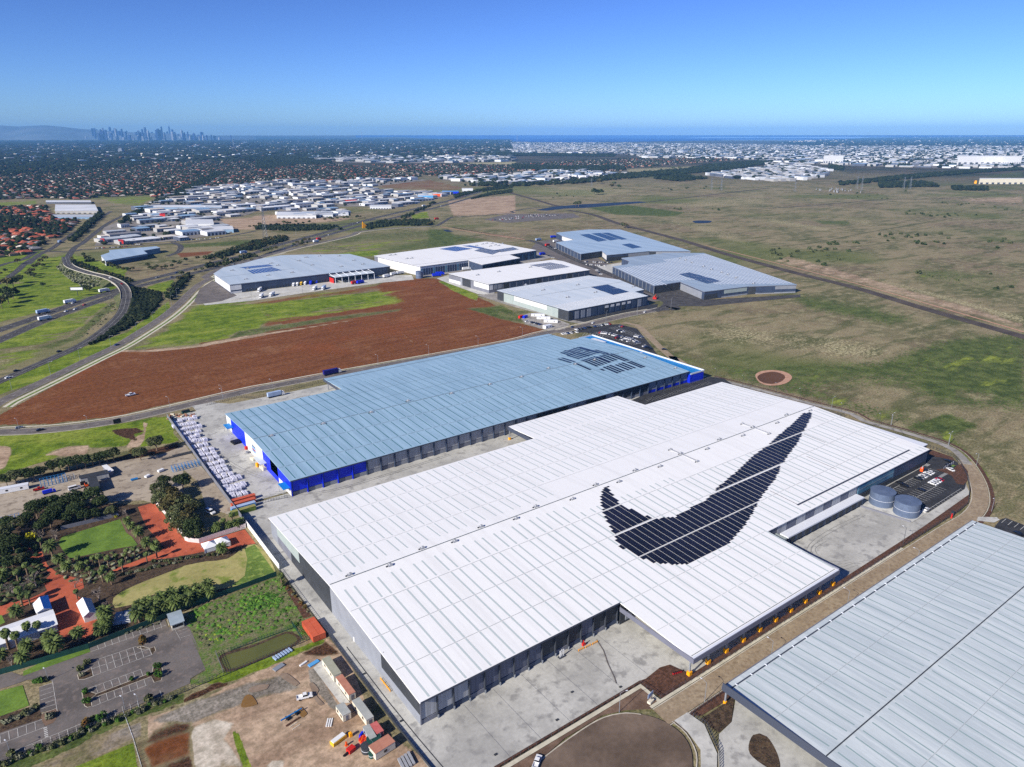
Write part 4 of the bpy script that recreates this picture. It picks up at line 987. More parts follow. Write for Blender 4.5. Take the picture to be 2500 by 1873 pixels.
for k in range(14):
    p=a+(b-a)*(k+.1)/14;q=a+(b-a)*(k+.75)/14;nn=np.array((b-a)[::-1]);nn=np.array(((b-a)[1],-(b-a)[0]))/np.linalg.norm(b-a)*(1 if area(P)>0 else -1)
    MB().wall(p-nn*.25,q-nn*.25,1.,9.,.2).build('wall_panel','wall_greylight' if k in (1,2,3,12) else ('wall_navy' if k%3 else 'wall_dark'),o)
    if k in (6,7,8,9,10): MB().wall(p+(q-p)*.1-nn*.1,q-nn*.1,6.5,9,.1).build('window','wall_white',o)
for k in range(30):
    t=(k+.5)/30;a2=np.array(P[1])+(np.array(P[2])-P[1])*t;b2=a2+(np.array(P[0])-P[1])*.22
    m=MB();m.wall(a2*.985+b2*.015,b2,11.0,11.05,1.5);m.build('skylight_strip','wall_white',o)
for k in range(24):
    t=(k+.5)/30;a2=np.array(P[0])+(np.array(P[6])-P[0])*(k+.5)/24;b2=a2+(np.array(P[1])-P[0])*.14
    m=MB();m.wall(a2*.985+b2*.015,b2,11.0,11.05,1.5);m.build('skylight_strip','wall_white',o)
solar_grid('A7',[(1445,668),(1598,644),(1682,676),(1545,704)],11,9,6,'dark solar panel block at the back of the light grey roof','solar_cell',gap=.06)
solar_grid('A7',[(1545,702),(1692,677),(1790,710),(1645,738)],11,9,6,'dark solar panel block at the front of the light grey roof','solar_cell',gap=.06)
o,P=shed('sky blue roofed warehouse with a columned canopy farthest back in the estate','A3',[(380,985),(430,1010),(540,1045),(380,1068),(595,1168),(775,1142),(820,1178),(1190,1143),(1545,1143),(935,957),(660,957)],10,'roof_sky','wall_navy',
  [(6,.0,.5,.05,.6,'wall_dark'),(6,.5,1,.1,.9,'wall_greylight'),(7,.0,.15,.1,.9,'wall_dark'),(7,.15,1,.1,.85,'wall_greylight'),(5,.1,.9,.2,.9,'wall_white'),(4,0,1,.0,.9,'wall_dark'),(1,0,1,.2,.9,'wall_white')])
solar_grid('A3',[(585,1003),(665,995),(825,1050),(745,1063)],10,5,14,'left strip of solar panels on the sky blue roof','solar_cell',gap=.05)
solar_grid('A3',[(683,992),(762,987),(925,1041),(850,1053)],10,5,14,'middle strip of solar panels on the sky blue roof','solar_cell',gap=.05)
solar_grid('A3',[(775,988),(832,985),(1000,1041),(945,1046)],10,4,14,'right hand strip of solar panels on the sky blue roof','solar_cell',gap=.05)
solar_grid('A3',[(945,1088),(1020,1078),(1125,1111),(1040,1122)],10,5,9,'small separate block of solar panels on the sky blue roof','solar_cell',gap=.05)
o,P=shed('ribbed steel blue roofed warehouse with a long open canopy beside the estate street',0,[('A7',1720,405),('A7',1790,432),('A7',1775,462),('A7',1640,480),('A7',2015,655),('A8',150,413),('A8',295,472),('A8',560,440),('A8',850,430),('A8',290,240),('A8',45,240),('A7',2080,365)],10,'roof_steelblue','wall_navy',
  [(4,0,1,0,.85,'wall_dark'),(6,.0,.3,.0,.6,'wall_dark'),(6,.45,.98,.45,.95,'wall_pale'),(7,.0,.15,.0,.95,'wall_dark'),(7,.2,.55,.1,.9,'wall_navy'),(7,.56,1,.5,.95,'wall_greylight'),(6,.4,1,0,.15,'wall_greylight'),(7,.15,1,0,.15,'wall_greylight'),(5,0,.9,.0,.8,'wall_greylight')],
  [('A8',*p) for p in ((150,272),(182,284),(222,299),(290,322),(337,340),(400,358),(437,370),(485,390),(590,425))])
a,b,c_,d_=[np.array(G('A8',*p,z=10)) for p in ((10,425),(600,430),(280,243),(45,243))]
for k in range(34):
    t=(k+.5)/34;p=d_+(c_-d_)*t;q=np.array(G('A8',-80+ (t*880),435,z=10)) if False else None
e0,e1=np.array(G('A7',2015,655,z=10)),np.array(G('A7',1640,480,z=10));f1=np.array(G('A7',1790,432,z=10));dirv=(e0-e1)
c1_,c2_,c3_,c4_=[np.array(G(*p,z=10)) for p in (('A7',1640,480),('A7',2015,655),('A8',850,430),('A8',290,240))]
for k in range(36):
    t=(k+.5)/36;p=c1_+(c4_-c1_)*t;q=c2_+(c3_-c2_)*t
    e=.97 if t<.12 or t>.45 else .80
    MB().wall(p+(q-p)*(.12 if t<.5 else .03),p+(q-p)*e,10.0,10.05,1.3).build('roof_rib','white_gutter',o)
solar_grid('A8',[(140,368),(205,357),(397,410),(310,425)],10,6,12,'black solar panel block on the ribbed steel blue roof','solar_cell',gap=.1)
for pa,pb,n,hh in ((e1,e0,13,10),(np.array(G('A3',380,1068,z=10)),np.array(G('A3',595,1168,z=10)),9,10)):
    for k in range(n):
        p=pa+(pb-pa)*k/(n-1);c=MB();c.tube((p[0],p[1],0),(p[0],p[1],hh-1),.35,n=6);c.build('column','steel',o)
# ---------------------------------------------------------------- far country: city, suburbs, industrial estates, hills
rng=np.random.default_rng(11)
mat('tower_glass',C(20,40,84),C(30,52,100),.01,rough=.4,rnd=.3)
mat('tower_pale',C(130,136,146),C(110,118,130),.01,rough=.6,rnd=.3)
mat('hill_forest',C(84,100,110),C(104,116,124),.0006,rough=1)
mat('far_leaf',C(28,37,24),C(44,54,34),.02,c3=C(62,66,42),rough=1,spec=.1)
mat('far_leaf2',C(24,33,24),C(38,47,32),.01,rough=1,spec=.1)
mat('roof_terra',C(176,92,66),C(150,82,62),.02,rough=.9)
mat('roof_brown',C(112,80,70),C(92,70,62),.02,rough=.9)
mat('roof_slate',C(104,104,110),C(130,128,130),.02,rough=.8)
mat('roof_cream',C(196,186,170),C(214,206,194),.02,rough=.8)
mat('house_wall',C(150,134,120),C(134,116,102),.02,rough=.9)
mat('far_white',C(200,203,206),C(222,224,226),.01,rough=.6)
mat('far_grey',C(166,172,178),C(184,190,196),.01,rough=.6)
mat('far_blue',C(120,150,180),C(140,170,196),.01,rough=.6)
mat('far_dark',C(70,76,92),C(90,96,110),.01,rough=.6)
mat('far_wall',C(176,174,170),C(150,150,152),.01,rough=.8)
mat('estate_ground',C(118,112,106),C(146,140,132),.01,c3=C(96,98,78),rough=.95)
mat('suburb_ground',C(66,70,54),C(104,94,80),.012,c3=C(84,76,66),rough=.95)
def pinp(X,Y,P):
    c=np.zeros(X.shape,bool);n=len(P)
    for i in range(n):
        x0,y0=P[i];x1,y1=P[(i+1)%n]
        if y0==y1: continue
        c^=((y0>Y)!=(y1>Y))&(X<(x1-x0)*(Y-y0)/(y1-y0)+x0)
    return c
def MP(*a):
    out=[]
    for fr,pts in a: out+=[G(fr,*p) for p in pts]
    return out
def merged(name,bv,bf,pos,scl,rot,mats,mi=None,label=None,cat=None,kind='stuff',jit=0):
    bv=np.array(bv,float);n=len(pos);k=len(bv)
    c,s=np.cos(rot)[:,None],np.sin(rot)[:,None]
    X=bv[None,:,0]*scl[:,0:1];Y=bv[None,:,1]*scl[:,1:2];Z=bv[None,:,2]*scl[:,2:3]
    if jit: J=rng.normal(1,jit,(n,k));X=X*J;Y=Y*J;Z=Z*rng.normal(1,jit*.6,(n,k))
    V=np.stack([X*c-Y*s+pos[:,0:1],X*s+Y*c+pos[:,1:2],Z+pos[:,2:3]],-1).reshape(-1,3).astype(np.float32)
    lens=np.array([len(f) for f in bf]);flat=np.concatenate([np.array(f) for f in bf])
    L=(flat[None,:]+np.arange(n)[:,None]*k).ravel().astype(np.int32)
    st=np.concatenate([[0],np.cumsum(lens)[:-1]]);S=(st[None,:]+np.arange(n)[:,None]*lens.sum()).ravel().astype(np.int32)
    me=bpy.data.meshes.new(name);me.vertices.add(len(V));me.vertices.foreach_set('co',V.ravel());me.loops.add(len(L));me.loops.foreach_set('vertex_index',L)
    me.polygons.add(len(S));me.polygons.foreach_set('loop_start',S)
    try: me.polygons.foreach_set('loop_total',np.tile(lens,n).astype(np.int32))
    except Exception: pass
    me.polygons.foreach_set('use_smooth',np.zeros(len(S),bool))
    for m in mats: me.materials.append(M(m))
    if mi is not None: me.polygons.foreach_set('material_index',mi.astype(np.int32).ravel())
    me.update(calc_edges=True)
    o=bpy.data.objects.new(name,me);COL.objects.link(o);tag(o,label,cat,kind=kind);return o
def ico():
    t=(1+5**.5)/2;v=np.array([(-1,t,0),(1,t,0),(-1,-t,0),(1,-t,0),(0,-1,t),(0,1,t),(0,-1,-t),(0,1,-t),(t,0,-1),(t,0,1),(-t,0,-1),(-t,0,1)],float);v/=np.linalg.norm(v[0])
    f=[(0,11,5),(0,5,1),(0,1,7),(0,7,10),(0,10,11),(1,5,9),(5,11,4),(11,10,2),(10,7,6),(7,1,8),(3,9,4),(3,4,2),(3,2,6),(3,6,8),(3,8,9),(4,9,5),(2,4,11),(6,2,10),(8,6,7),(9,8,1)]
    return v,f
IV,IF=ico()
TV=IV.copy();TV[:,2]=TV[:,2]*.8+.9
HV=np.array([(-.5,-.5,0),(.5,-.5,0),(.5,.5,0),(-.5,.5,0),(-.55,-.55,.55),(.55,-.55,.55),(.55,.55,.55),(-.55,.55,.55),(-.2,0,1),(.2,0,1)])
HF=[(0,1,5,4),(1,2,6,5),(2,3,7,6),(3,0,4,7),(4,5,9,8),(5,6,9),(6,7,8,9),(7,4,8)]
BV=np.array([(-.5,-.5,0),(.5,-.5,0),(.5,.5,0),(-.5,.5,0),(-.5,-.5,1),(.5,-.5,1),(.5,.5,1),(-.5,.5,1)])
BF=[(4,5,6,7),(0,1,5,4),(1,2,6,5),(2,3,7,6),(3,0,4,7)]
ROADS=[np.array(FW1[0]),np.array(FW2[0]),np.array(RAMP),np.array(SR[0])]
def clear(P,d=14):
    ok=np.ones(len(P),bool)
    for r in ROADS:
        r=r[::3] if len(r)>60 else r
        dd=np.min(np.hypot(P[:,0:1]-r[None,:,0],P[:,1:2]-r[None,:,1]),1);ok&=dd>d
    return ok
def grid_in(P,dx,dy,ang,jit=.25,fill=.85):
    P=np.array(P);c=P.mean(0);ca,sa=math.cos(ang),math.sin(ang)
    U=(P[:,0]-c[0])*ca+(P[:,1]-c[1])*sa;V=-(P[:,0]-c[0])*sa+(P[:,1]-c[1])*ca
    u,v=np.meshgrid(np.arange(U.min(),U.max(),dx),np.arange(V.min(),V.max(),dy));u=u.ravel();v=v.ravel()
    u=u+rng.uniform(-jit,jit,u.shape)*dx;v=v+rng.uniform(-jit,jit,v.shape)*dy
    X=c[0]+u*ca-v*sa;Y=c[1]+u*sa+v*ca
    k=pinp(X,Y,[tuple(p) for p in P])&(rng.random(X.shape)<fill)
    return np.stack([X[k],Y[k]],1)
def sub(P,QS,inside=False):
    k=np.ones(len(P),bool)
    for q in QS: k&=~pinp(P[:,0],P[:,1],q)
    return P[k]
# hills on the left horizon
def hills():
    prof=[(-900,66),(-400,58),(0,60),(150,60),(300,68),(400,75),(500,70),(620,65),(750,75),(900,92),(1100,107),(1300,118),(1500,126),(1800,134),(4400,136)]
    D=25000;mb=MB();n=150
    xs=np.linspace(-900,1800,n);ys=np.interp(xs,[p[0] for p in prof],[p[1] for p in prof])
    rows=[]
    for k,(dd,hh) in enumerate(((-3500,0),(-1800,.45),(0,1.),(1800,.8),(3500,0))):
        for i in range(n):
            x=625*xs[i]/2212;y=290+ys[i]/3.539
            u=(x-1250)/FL;a=math.atan(u)
            r=(D+dd+(300*math.sin(i*.13+k)+200*math.sin(i*.31) if k in(1,3) else 0))/math.cos(a);z=max(0,H+(HY-y)/FL*D)*hh*(1+ (.1*math.sin(i*.21+k*2) if k in(1,3) else 0))
            g=(r*math.cos(TH-a),r*math.sin(TH-a));rows.append((g[0],g[1],z-1 if hh==0 else z))
    fs=[(k*n+i,k*n+i+1,(k+1)*n+i+1,(k+1)*n+i) for k in range(4) for i in range(n-1)]
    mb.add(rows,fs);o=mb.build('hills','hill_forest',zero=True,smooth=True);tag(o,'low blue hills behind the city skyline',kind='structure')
hills()
TW=[(812,105,14),(832,105,22),(850,112,14),(868,132,16),(886,112,14),(905,102,18),(925,117,18),(945,132,20),(965,95,15),(985,120,18),(1002,106,10),(1016,104,16),(1040,122,20),(1065,109,16),(1085,126,16),(1105,119,16),(1128,150,20),(1150,160,14),(1185,130,18),(1205,115,14),(1222,130,12),(1241,110,18),(1268,97,16),(1290,116,14),(1306,134,12),(1322,128,20),(1350,148,16),(1378,106,36),(1410,90,11),(1430,132,16),(1453,124,14),(1475,83,12),(1500,108,16),(1520,130,14),(1545,142,14),(1580,111,15),(1601,132,14),(1630,125,13),(1660,148,14),(1690,140,12),(1720,146,14),(1760,150,14),(1790,151,12),(1830,144,9),(1850,150,9),(1160,168,12),(1240,160,20),(1075,165,24),(995,160,22),(1420,160,26),(1560,160,24),(1700,165,26),(950,158,20),(870,165,16),(720,158,12),(745,160,10),(2000,150,9),(1900,165,20),(640,170,14)]
def tower_at(fr,x,yt,yb,wpx,k,label,m,group):
    gx,gy=G(fr,x,yb);d=math.hypot(gx,gy);sc_=d/FL/FR[fr][2];hh=(yb-yt)*sc_*1.0;wd=wpx*sc_
    mb=MB();a=rng.uniform(0,1);dp=wd*rng.uniform(.7,1.1)
    t=k%4
    if t==0: mb.obox((gx,gy),a,wd,dp,0,hh*.97);mb.obox((gx,gy),a,wd*.4,dp*.4,hh*.97,hh)
    elif t==1: mb.obox((gx,gy),a,wd,dp,0,hh*.7);mb.obox((gx,gy),a,wd*.75,dp*.75,hh*.7,hh)
    elif t==2: mb.obox((gx,gy),a,wd,dp,0,hh,0,.85)
    else: mb.obox((gx,gy),a,wd,dp,0,hh*.9);mb.obox((gx,gy),a,wd*.5,dp*.8,hh*.9,hh,0,.5)
    o=mb.build('office_tower',m);tag(o,label,'tower',group);return o
TW+=[(int(x),int(y),int(w)) for x,y,w in zip(rng.uniform(820,1120,16),rng.uniform(120,158,16),rng.uniform(12,22,16))]+[(int(x),int(y),int(w)) for x,y,w in zip(rng.uniform(1180,1860,26),rng.uniform(125,165,26),rng.uniform(12,24,26))]
for k,(x,yt,wd) in enumerate(TW):
    lab='hazy blue office tower in the distant city skyline'
    if (x,yt)==(1475,83): lab='tallest slender tower of the distant city skyline'
    elif (x,yt)==(1378,106): lab='broad slab tower left of the tallest one in the distant skyline'
    elif (x,yt)==(812,105): lab='leftmost tall tower of the distant city skyline'
    tower_at('A1',x,yt,188+rng.uniform(-6,10),wd*.8,k,lab,'tower_pale' if k%6==5 or yt>155 else 'tower_glass','towers of the distant city skyline')
for fr,x,yt,yb,wd,lab in (('A2',917,125,190,2.2,'thin tall chimney by the bay beyond the suburbs'),('A3',44,148,196,3,'slim pale chimney at the edge of the bay'),('A1',2020,185,235,6,'lone pale block standing right of the city skyline'),('A1',1050,262,292,34,'bulky cream tower block in the middle suburbs')):
    tower_at(fr,x,yt,yb,wd,2 if wd<4 else 1,lab,'tower_pale',None)
# estates: patches of ground first
EST=[('I1',MP(('A1',[(815,1100),(900,940),(1110,850),(1240,770),(1340,735),(1480,660),(1700,600),(2212,560)]),('A2',[(250,545),(700,545),(930,530),(1330,520),(1500,530),(980,590),(1200,640),(1770,640),(1500,700),(1280,760),(1100,790),(960,760),(830,760),(700,760),(800,835),(650,860),(500,860),(250,830),(180,790),(0,800)]),('A1',[(2150,830),(1880,870),(2020,950),(1900,1000),(1700,1030),(1500,1060)])),0.0),
('I3',MP(('A2',[(1560,505),(2212,480)]),('A3',[(400,450),(600,455),(980,478),(800,520),(560,540),(250,570),(0,560)]),('A2',[(1950,560),(1760,540),(1600,530)])),.4),
('I4',MP(('A3',[(1650,490),(1850,460),(2212,420)]),('A4',[(0,390),(330,400),(520,450),(490,505),(150,545),(0,540)]),('A3',[(1900,520)])),1.0),
('I2',MP(('A2',[(400,335),(800,320),(1500,330),(2212,325)]),('A3',[(0,205),(700,208),(1500,215),(2212,225)]),('A4',[(600,240),(1300,235),(2300,240),(2500,420),(1700,430),(900,412),(650,405),(0,375)]),('A3',[(2000,345),(1200,340),(900,300),(500,300),(0,300)]),('A2',[(2212,370),(1500,385),(850,380),(600,360)])),.2),
('I5',MP(('A2',[(1580,250),(2212,262)]),('A3',[(0,225),(900,230),(900,290),(400,290),(0,290)]),('A2',[(2212,290),(1600,275)])),.6)]
for nm,P,a in EST[:4]: 
    o=MB().sheet(P,nz(.05)).build('estate_ground','estate_ground',zero=True);tag(o,'grey yards and streets of an industrial estate',kind='structure')
HOLES=[MP(('A1',[(1860,870),(2250,850),(2250,960),(1980,965)])),MP(('A1',[(2020,690),(2212,690),(2212,740),(2060,750)])),MP(('A2',[(0,700),(60,690),(240,700),(120,750),(0,755)])),MP(('A2',[(700,780),(880,830),(1040,800),(900,760)])),MP(('A2',[(960,560),(1500,520),(1760,590),(1760,640),(1200,630)]))]
shd=[]
for nm,P,a in EST:
    near={'I1':(42,40),'I3':(62,52),'I4':(50,40),'I2':(120,95),'I5':(140,100)}[nm]
    pts=grid_in(P,near[0],near[1],a+R(10),.2,.66 if nm=='I1' else .84)
    pts=sub(pts,HOLES);pts=pts[clear(pts,22)]
    for p in pts:
        d=math.hypot(*p);f=1 if nm=='I1' else 1.
        shd.append((d,p[0],p[1],near[0]*rng.choice([.4,.6,.85,1.3]),near[1]*rng.uniform(.4,.85),rng.uniform(5.5,9) if d<3000 else rng.uniform(7,13),a+R(10)))
shd.sort(key=lambda q:q[0])
cols=['far_white','far_grey','roof_slate','far_grey','far_blue','far_white','roof_cream']
protos={}
words=['small','long','squat','wide']
for i,(d,x,y,L,W,h,a) in enumerate(shd[:300]):
    ki=int(rng.integers(0,7));wl=int(rng.integers(0,4))
    key=(ki,wl)
    if key not in protos:
        me=bpy.data.meshes.new('shed');
        v=[tuple(q) for q in BV];v[4:]=[(q[0]*1.0,q[1]*1.0,.9) for q in BV[4:]]
        v+=[(-.5,0,1),(.5,0,1)]
        # gable shed: walls, two roof slopes, roller doors
        f=[(0,1,5,4),(1,2,6,9,5),(2,3,7,6),(3,0,4,8,7),(4,5,9,8),(8,9,6,7)]
        nd=5;mi=[1,1,1,1,0,0]
        for k in range(nd):
            xa=-.5+(k+.2)/nd;xb=-.5+(k+.7)/nd;b=len(v)
            v+=[(xa,-.505,0),(xb,-.505,0),(xb,-.505,.6),(xa,-.505,.6)];f.append((b,b+1,b+2,b+3));mi.append(2)
        me.from_pydata(v,[],f)
        for m in (cols[ki],['far_wall','far_dark','far_white','far_wall'][wl],['far_dark','far_blue','far_dark','far_dark'][wl]): me.materials.append(M(m))
        me.polygons.foreach_set('material_index',mi);protos[key]=me
    o=bpy.data.objects.new('factory_shed',protos[key]);COL.objects.link(o);o.location=(x,y,0);o.scale=(L,W,h);o.rotation_euler.z=a
    tag(o,'%s roofed factory shed in the estate beyond the freeway'%{'far_white':'white','far_grey':'light grey','far_blue':'pale blue','roof_slate':'dark grey','roof_cream':'cream'}[cols[ki]],'factory','factory sheds beyond the freeway')
rest=np.array([q for q in shd[300:]])
if len(rest):
    pos=np.stack([rest[:,1],rest[:,2],rest[:,0]*0],1);scl=np.stack([rest[:,3],rest[:,4],rest[:,5]],1)
    mi=np.ones((len(rest),5),int)*4;mi[:,0]=rng.choice([0,0,1,0,2],len(rest));mi[:,1:]=rng.choice([0,3,4,4],(len(rest),1))
    merged('far_factory_sheds',BV,BF,pos,scl,rest[:,6],['far_white','far_grey','far_blue','far_dark','far_wall'],mi,'mass of white factory roofs spreading towards the bay','factories')
# big landmark sheds
def pix_shed(label,fr,x0,x1,yb,yt,dep,roofm,wallm,cat='factory',name='factory'):
    a=np.array(G(fr,x0,yb));b=np.array(G(fr,x1,yb));dd=math.hypot(*((a+b)/2));h=(yb-yt)/FR[fr][2]*dd/FL
    u=(a+b)/2;u=u/np.linalg.norm(u);P=[tuple(a),tuple(b),tuple(b+u*dep),tuple(a+u*dep)]
    o=empty(name,(*((a+b)/2+u*dep/2),0),label,cat)
    MB().prism(P,0,h*.97).build('wall',wallm,o);MB().prism(inset(P,-.6),h*.97,h).build('roof',roofm,o)
    m=MB()
    for k in range(8):
        p=a+(b-a)*(k+.25)/8-u*.3;q=a+(b-a)*(k+.7)/8-u*.3;m=MB();m.wall(p,q,0,h*.3,.3);m.build('dock_door','far_dark',o)
pix_shed('tall white block shaped cold store beside the dark tree clump',"A4",475,645,388,330,90,'far_white','wall_white')
pix_shed('low white annexe left of the tall white cold store','A4',400,472,385,358,50,'far_white','wall_white')
pix_shed('very long white factory on the right horizon','A4',1630,2020,400,340,120,'far_white','wall_white')
pix_shed('tall white right hand end of the long horizon factory','A4',2020,2180,402,342,90,'far_white','wall_white')
pix_shed('blue walled warehouse row facing the green freeway verge','A1',1330,1920,792,768,60,'far_white','far_blue')
pix_shed('white walled warehouse with a pale blue side by the bare lot','A1',1610,1850,940,908,80,'far_white','far_white')
pix_shed('long low white and blue showroom next to the bare lot','A1',1620,2020,985,958,60,'far_white','far_blue')
pix_shed('white shopping centre roof beyond the red roofed houses','A1',480,850,820,800,190,'far_white','far_wall')
pix_shed('long blue grey store front beside the shopping centre','A1',460,840,868,852,60,'far_grey','far_blue')
pix_shed('white sheds at the back of the small green field','A1',400,790,735,722,60,'far_white','far_dark')
pix_shed('bright red fronted showroom at the corner of the estate','A1',1030,1070,1090,1058,14,'red_paint','red_paint')
pix_shed('small red sign clad showroom left of the other red one','A1',875,905,1075,1045,10,'red_paint','red_paint')
pix_shed('red cube store in the middle of the estate','A1',1385,1430,862,830,18,'red_paint','red_paint')
pix_shed('row of white units facing the freeway','A2',985,1170,780,757,40,'far_white','far_white')
pix_shed('orange painted store in the bright coloured row','A2',1530,1610,675,650,30,'far_white','orange_bright')
pix_shed('green and blue painted store in the bright coloured row','A2',1610,1750,655,630,30,'sky_paint','wall_blue')
pix_shed('turquoise fronted store below the orange one','A2',1400,1530,695,665,40,'far_white','sky_paint')
pix_shed('red striped store among the white units','A2',750,870,725,705,25,'red_dark','red_paint')
pix_shed('small white house on the freeway bend','A2',1780,1875,632,605,20,'far_white','far_white',cat='house',name='house')
pix_shed('long cream walled factory near the right edge','A4',1820,2212,565,528,40,'far_white','cream_paint')
for k,(x0,x1,yb,yt) in enumerate(((180,520,862,800),(400,665,850,795),(560,800,838,790))):
    pix_shed(('white terraced unit block with a sawtooth front, %s of three by the bare paddock'%('leftmost','middle','rightmost')[k]),'A2',x0,x1,yb,yt+36,80,'far_white','far_white')
# blue roofed factory by the ramp
o,P=shed('blue factory with a stepped pale blue roof beside the freeway ramp','A1',[(870,1180),(910,1228),(1275,1165),(1240,1140),(1385,1115),(1350,1102),(940,1135),(960,1150)],8,'roof_sky','far_blue',[(0,0,1,.0,.9,'far_white'),(1,.0,1,.0,.7,'wall_navy')]+[(3,0,1,0,.8,'glass_blue')],cat='factory',name='factory')
# suburbs
SUB=[(MP(('A1',[(-300,560),(0,520),(900,430),(1900,420),(2212,470)]),('A2',[(0,440),(380,400),(700,395),(1000,430),(1440,500),(1300,520),(700,540),(250,550),(0,560)]),('A1',[(1700,590),(1500,640),(1340,690),(1300,660),(860,680),(700,700),(380,690),(-300,710)])),.0,26,.7,0),
(MP(('A1',[(-300,780),(400,760),(450,830),(460,880),(660,870),(640,930),(480,1040),(370,1100),(250,1180),(-300,1230)])),.3,21,.8,1),
(MP(('A2',[(1000,400),(1800,395),(2212,405)]),('A3',[(0,395),(900,350),(1600,345),(2000,350),(1000,425),(950,450),(500,450),(0,450)]),('A2',[(2212,480),(1560,500),(1400,480)])),.5,30,.7,0),
(MP(('A1',[(-300,380),(1200,370),(2212,370)]),('A2',[(0,330),(400,400),(380,410),(0,450)]),('A1',[(1900,425),(900,435),(-300,530)])),.1,38,.42,0)]
hs_=[]
for P,a,dx,fill,rd in SUB:
    pts=grid_in(P,dx,dx*.8,a,.2,fill);pts=pts[clear(pts,25)]
    for p in pts: hs_.append((math.hypot(*p),p[0],p[1],rd,a+(PI/2 if rng.random()<.5 else 0)))
hs_.sort(key=lambda q:q[0])
RM=['roof_terra','roof_brown','roof_slate','roof_cream'];rn=['terracotta','brown','grey','cream']
hm=[]
for i in range(4):
    me=bpy.data.meshes.new('house');me.from_pydata([tuple(v) for v in HV],[],HF);me.materials.append(M('house_wall'));me.materials.append(M(RM[i]));me.polygons.foreach_set('material_index',[0]*4+[1]*4);hm.append(me)
def pick(rd,y=0): return rng.choice(4,p=[.62,.2,.12,.06] if rd else [.22,.36,.24,.18])
for d,x,y,rd,a in hs_[:300]:
    k=pick(1 if rd and (y>0) else 0);o=bpy.data.objects.new('house',hm[k]);COL.objects.link(o);o.location=(x,y,0);o.rotation_euler.z=a;o.scale=(rng.uniform(13,19),rng.uniform(10,14),rng.uniform(5,6.5))
    tag(o,'%s roofed suburban house on the left beyond the freeway verge'%rn[k],'house','suburban houses left of the freeway')
r_=np.array(hs_[300:]);n=len(r_)
mi=np.zeros((n,8),int);mi[:,4:]=np.array([pick(int(v)) for v in r_[:,3]])[:,None]+1
merged('far_houses',HV,HF,np.stack([r_[:,1],r_[:,2],r_[:,0]*0],1),np.stack([rng.uniform(13,20,n),rng.uniform(10,15,n),rng.uniform(5,6.5,n)],1),r_[:,4],['house_wall']+RM,mi,'endless dense suburb of low houses','suburb')
# bright scatter of far buildings towards the city and bay
Q=MP(('A1',[(-600,195),(2212,200)]),('A2',[(0,165),(2212,190)]),('A3',[(0,200),(0,225)]),('A2',[(2212,330),(1000,330),(0,330)]),('A1',[(1200,372),(-600,380)]))
pts=grid_in(Q,130,110,.3,.45,.6);n=len(pts)
mi=np.zeros((n,5),int)+rng.choice([0,1,2,3,5,5],(n,1))
merged('far_buildings',BV,BF,np.concatenate([pts,np.zeros((n,1))],1),np.stack([rng.uniform(20,90,n),rng.uniform(15,45,n),rng.uniform(6,14,n)],1),rng.uniform(0,.6,n),['far_white','far_grey','far_blue','roof_cream','far_wall','roof_brown'],mi,'scattered pale buildings of the far suburbs','suburb')
Q=MP(('A4',[(300,190),(900,170),(1300,160),(2600,155),(2600,235),(900,235),(0,215)]))
pts=grid_in(Q,260,200,.3,.45,.5);n=len(pts)
merged('far_buildings',BV,BF,np.concatenate([pts,np.zeros((n,1))],1),np.stack([rng.uniform(25,90,n),rng.uniform(20,60,n),rng.uniform(6,12,n)],1),rng.uniform(0,.6,n),['far_white','roof_cream'],rng.integers(0,2,(n,1)).repeat(5,1),'pale buildings of the coastal suburb on the right','suburb')
# far woods and street trees
TR=[]
def trees(P,dx,fill,r0,r1,cl=12):
    pts=grid_in(P,dx,dx,rng.uniform(0,1),.5,fill)
    if cl: pts=pts[clear(pts,cl)]
    for p in pts: TR.append((p[0],p[1],rng.uniform(r0,r1)))
for P,a,dx,fill,rd in SUB: trees(P,dx*.5,.62 if not rd else .42,3.2,6.5,15)
trees(MP(('A1',[(-600,250),(2212,250)]),('A2',[(0,200),(2212,215),(2212,330),(1000,330),(600,360),(0,330)]),('A1',[(2212,372),(-600,380)])),75,.75,14,32,0)
trees(MP(('A1',[(-600,185),(2212,190)]),('A2',[(0,160),(2212,185),(2212,215),(0,200)]),('A1',[(2212,250),(-600,250)])),230,.8,40,90,0)
trees(MP(('A1',[(-600,380),(1200,372),(1300,400),(900,440),(0,500),(-600,540)])),30,.6,6,13,0)
trees(MP(('A4',[(0,205),(900,200),(2600,195),(2600,238),(900,240),(300,232)])),180,.8,25,60,0)
trees(MP(('A4',[(900,165),(2600,158),(2600,195),(300,200)])),300,.7,50,90,0)
for P in (MP(('A2',[(0,330),(350,330),(650,370),(640,395),(400,400),(0,440)])),MP(('A2',[(1600,270),(2212,290)]),('A3',[(0,300),(900,310),(880,330),(0,320)])),MP(('A3',[(0,400),(500,420),(900,410),(980,440),(500,465),(0,440)])),
 MP(('A3',[(560,530),(1000,480),(1500,440),(1700,400),(2212,360)]),('A4',[(0,380),(0,390)]),('A3',[(1900,440),(1500,480),(1000,520),(600,560),(0,590),(0,570)])),MP(('A4',[(620,555),(900,530),(1300,485),(1750,455),(2000,440),(2200,430),(2200,445),(1760,475),(1400,505),(1000,545),(620,580)])),
 MP(('A2',[(1760,545),(1950,560),(2212,555),(2212,590),(1800,580)]),('A3',[(0,560),(0,590)])),MP(('A3',[(1200,520),(1450,490),(1700,520),(1450,545)]))):
    trees(P,14,.75,5,9,0)
for P in (MP(('A4',[(530,405),(650,415),(650,448),(530,440)])),MP(('A4',[(960,555),(1350,550),(1480,590),(960,600)])),MP(('A4',[(1580,590),(1900,595),(1900,625),(1600,620)]))): trees(P,11,.8,4,8,0)
for nm,P,a in EST[:1]: trees(P,22,.3,2.5,4.8,15)
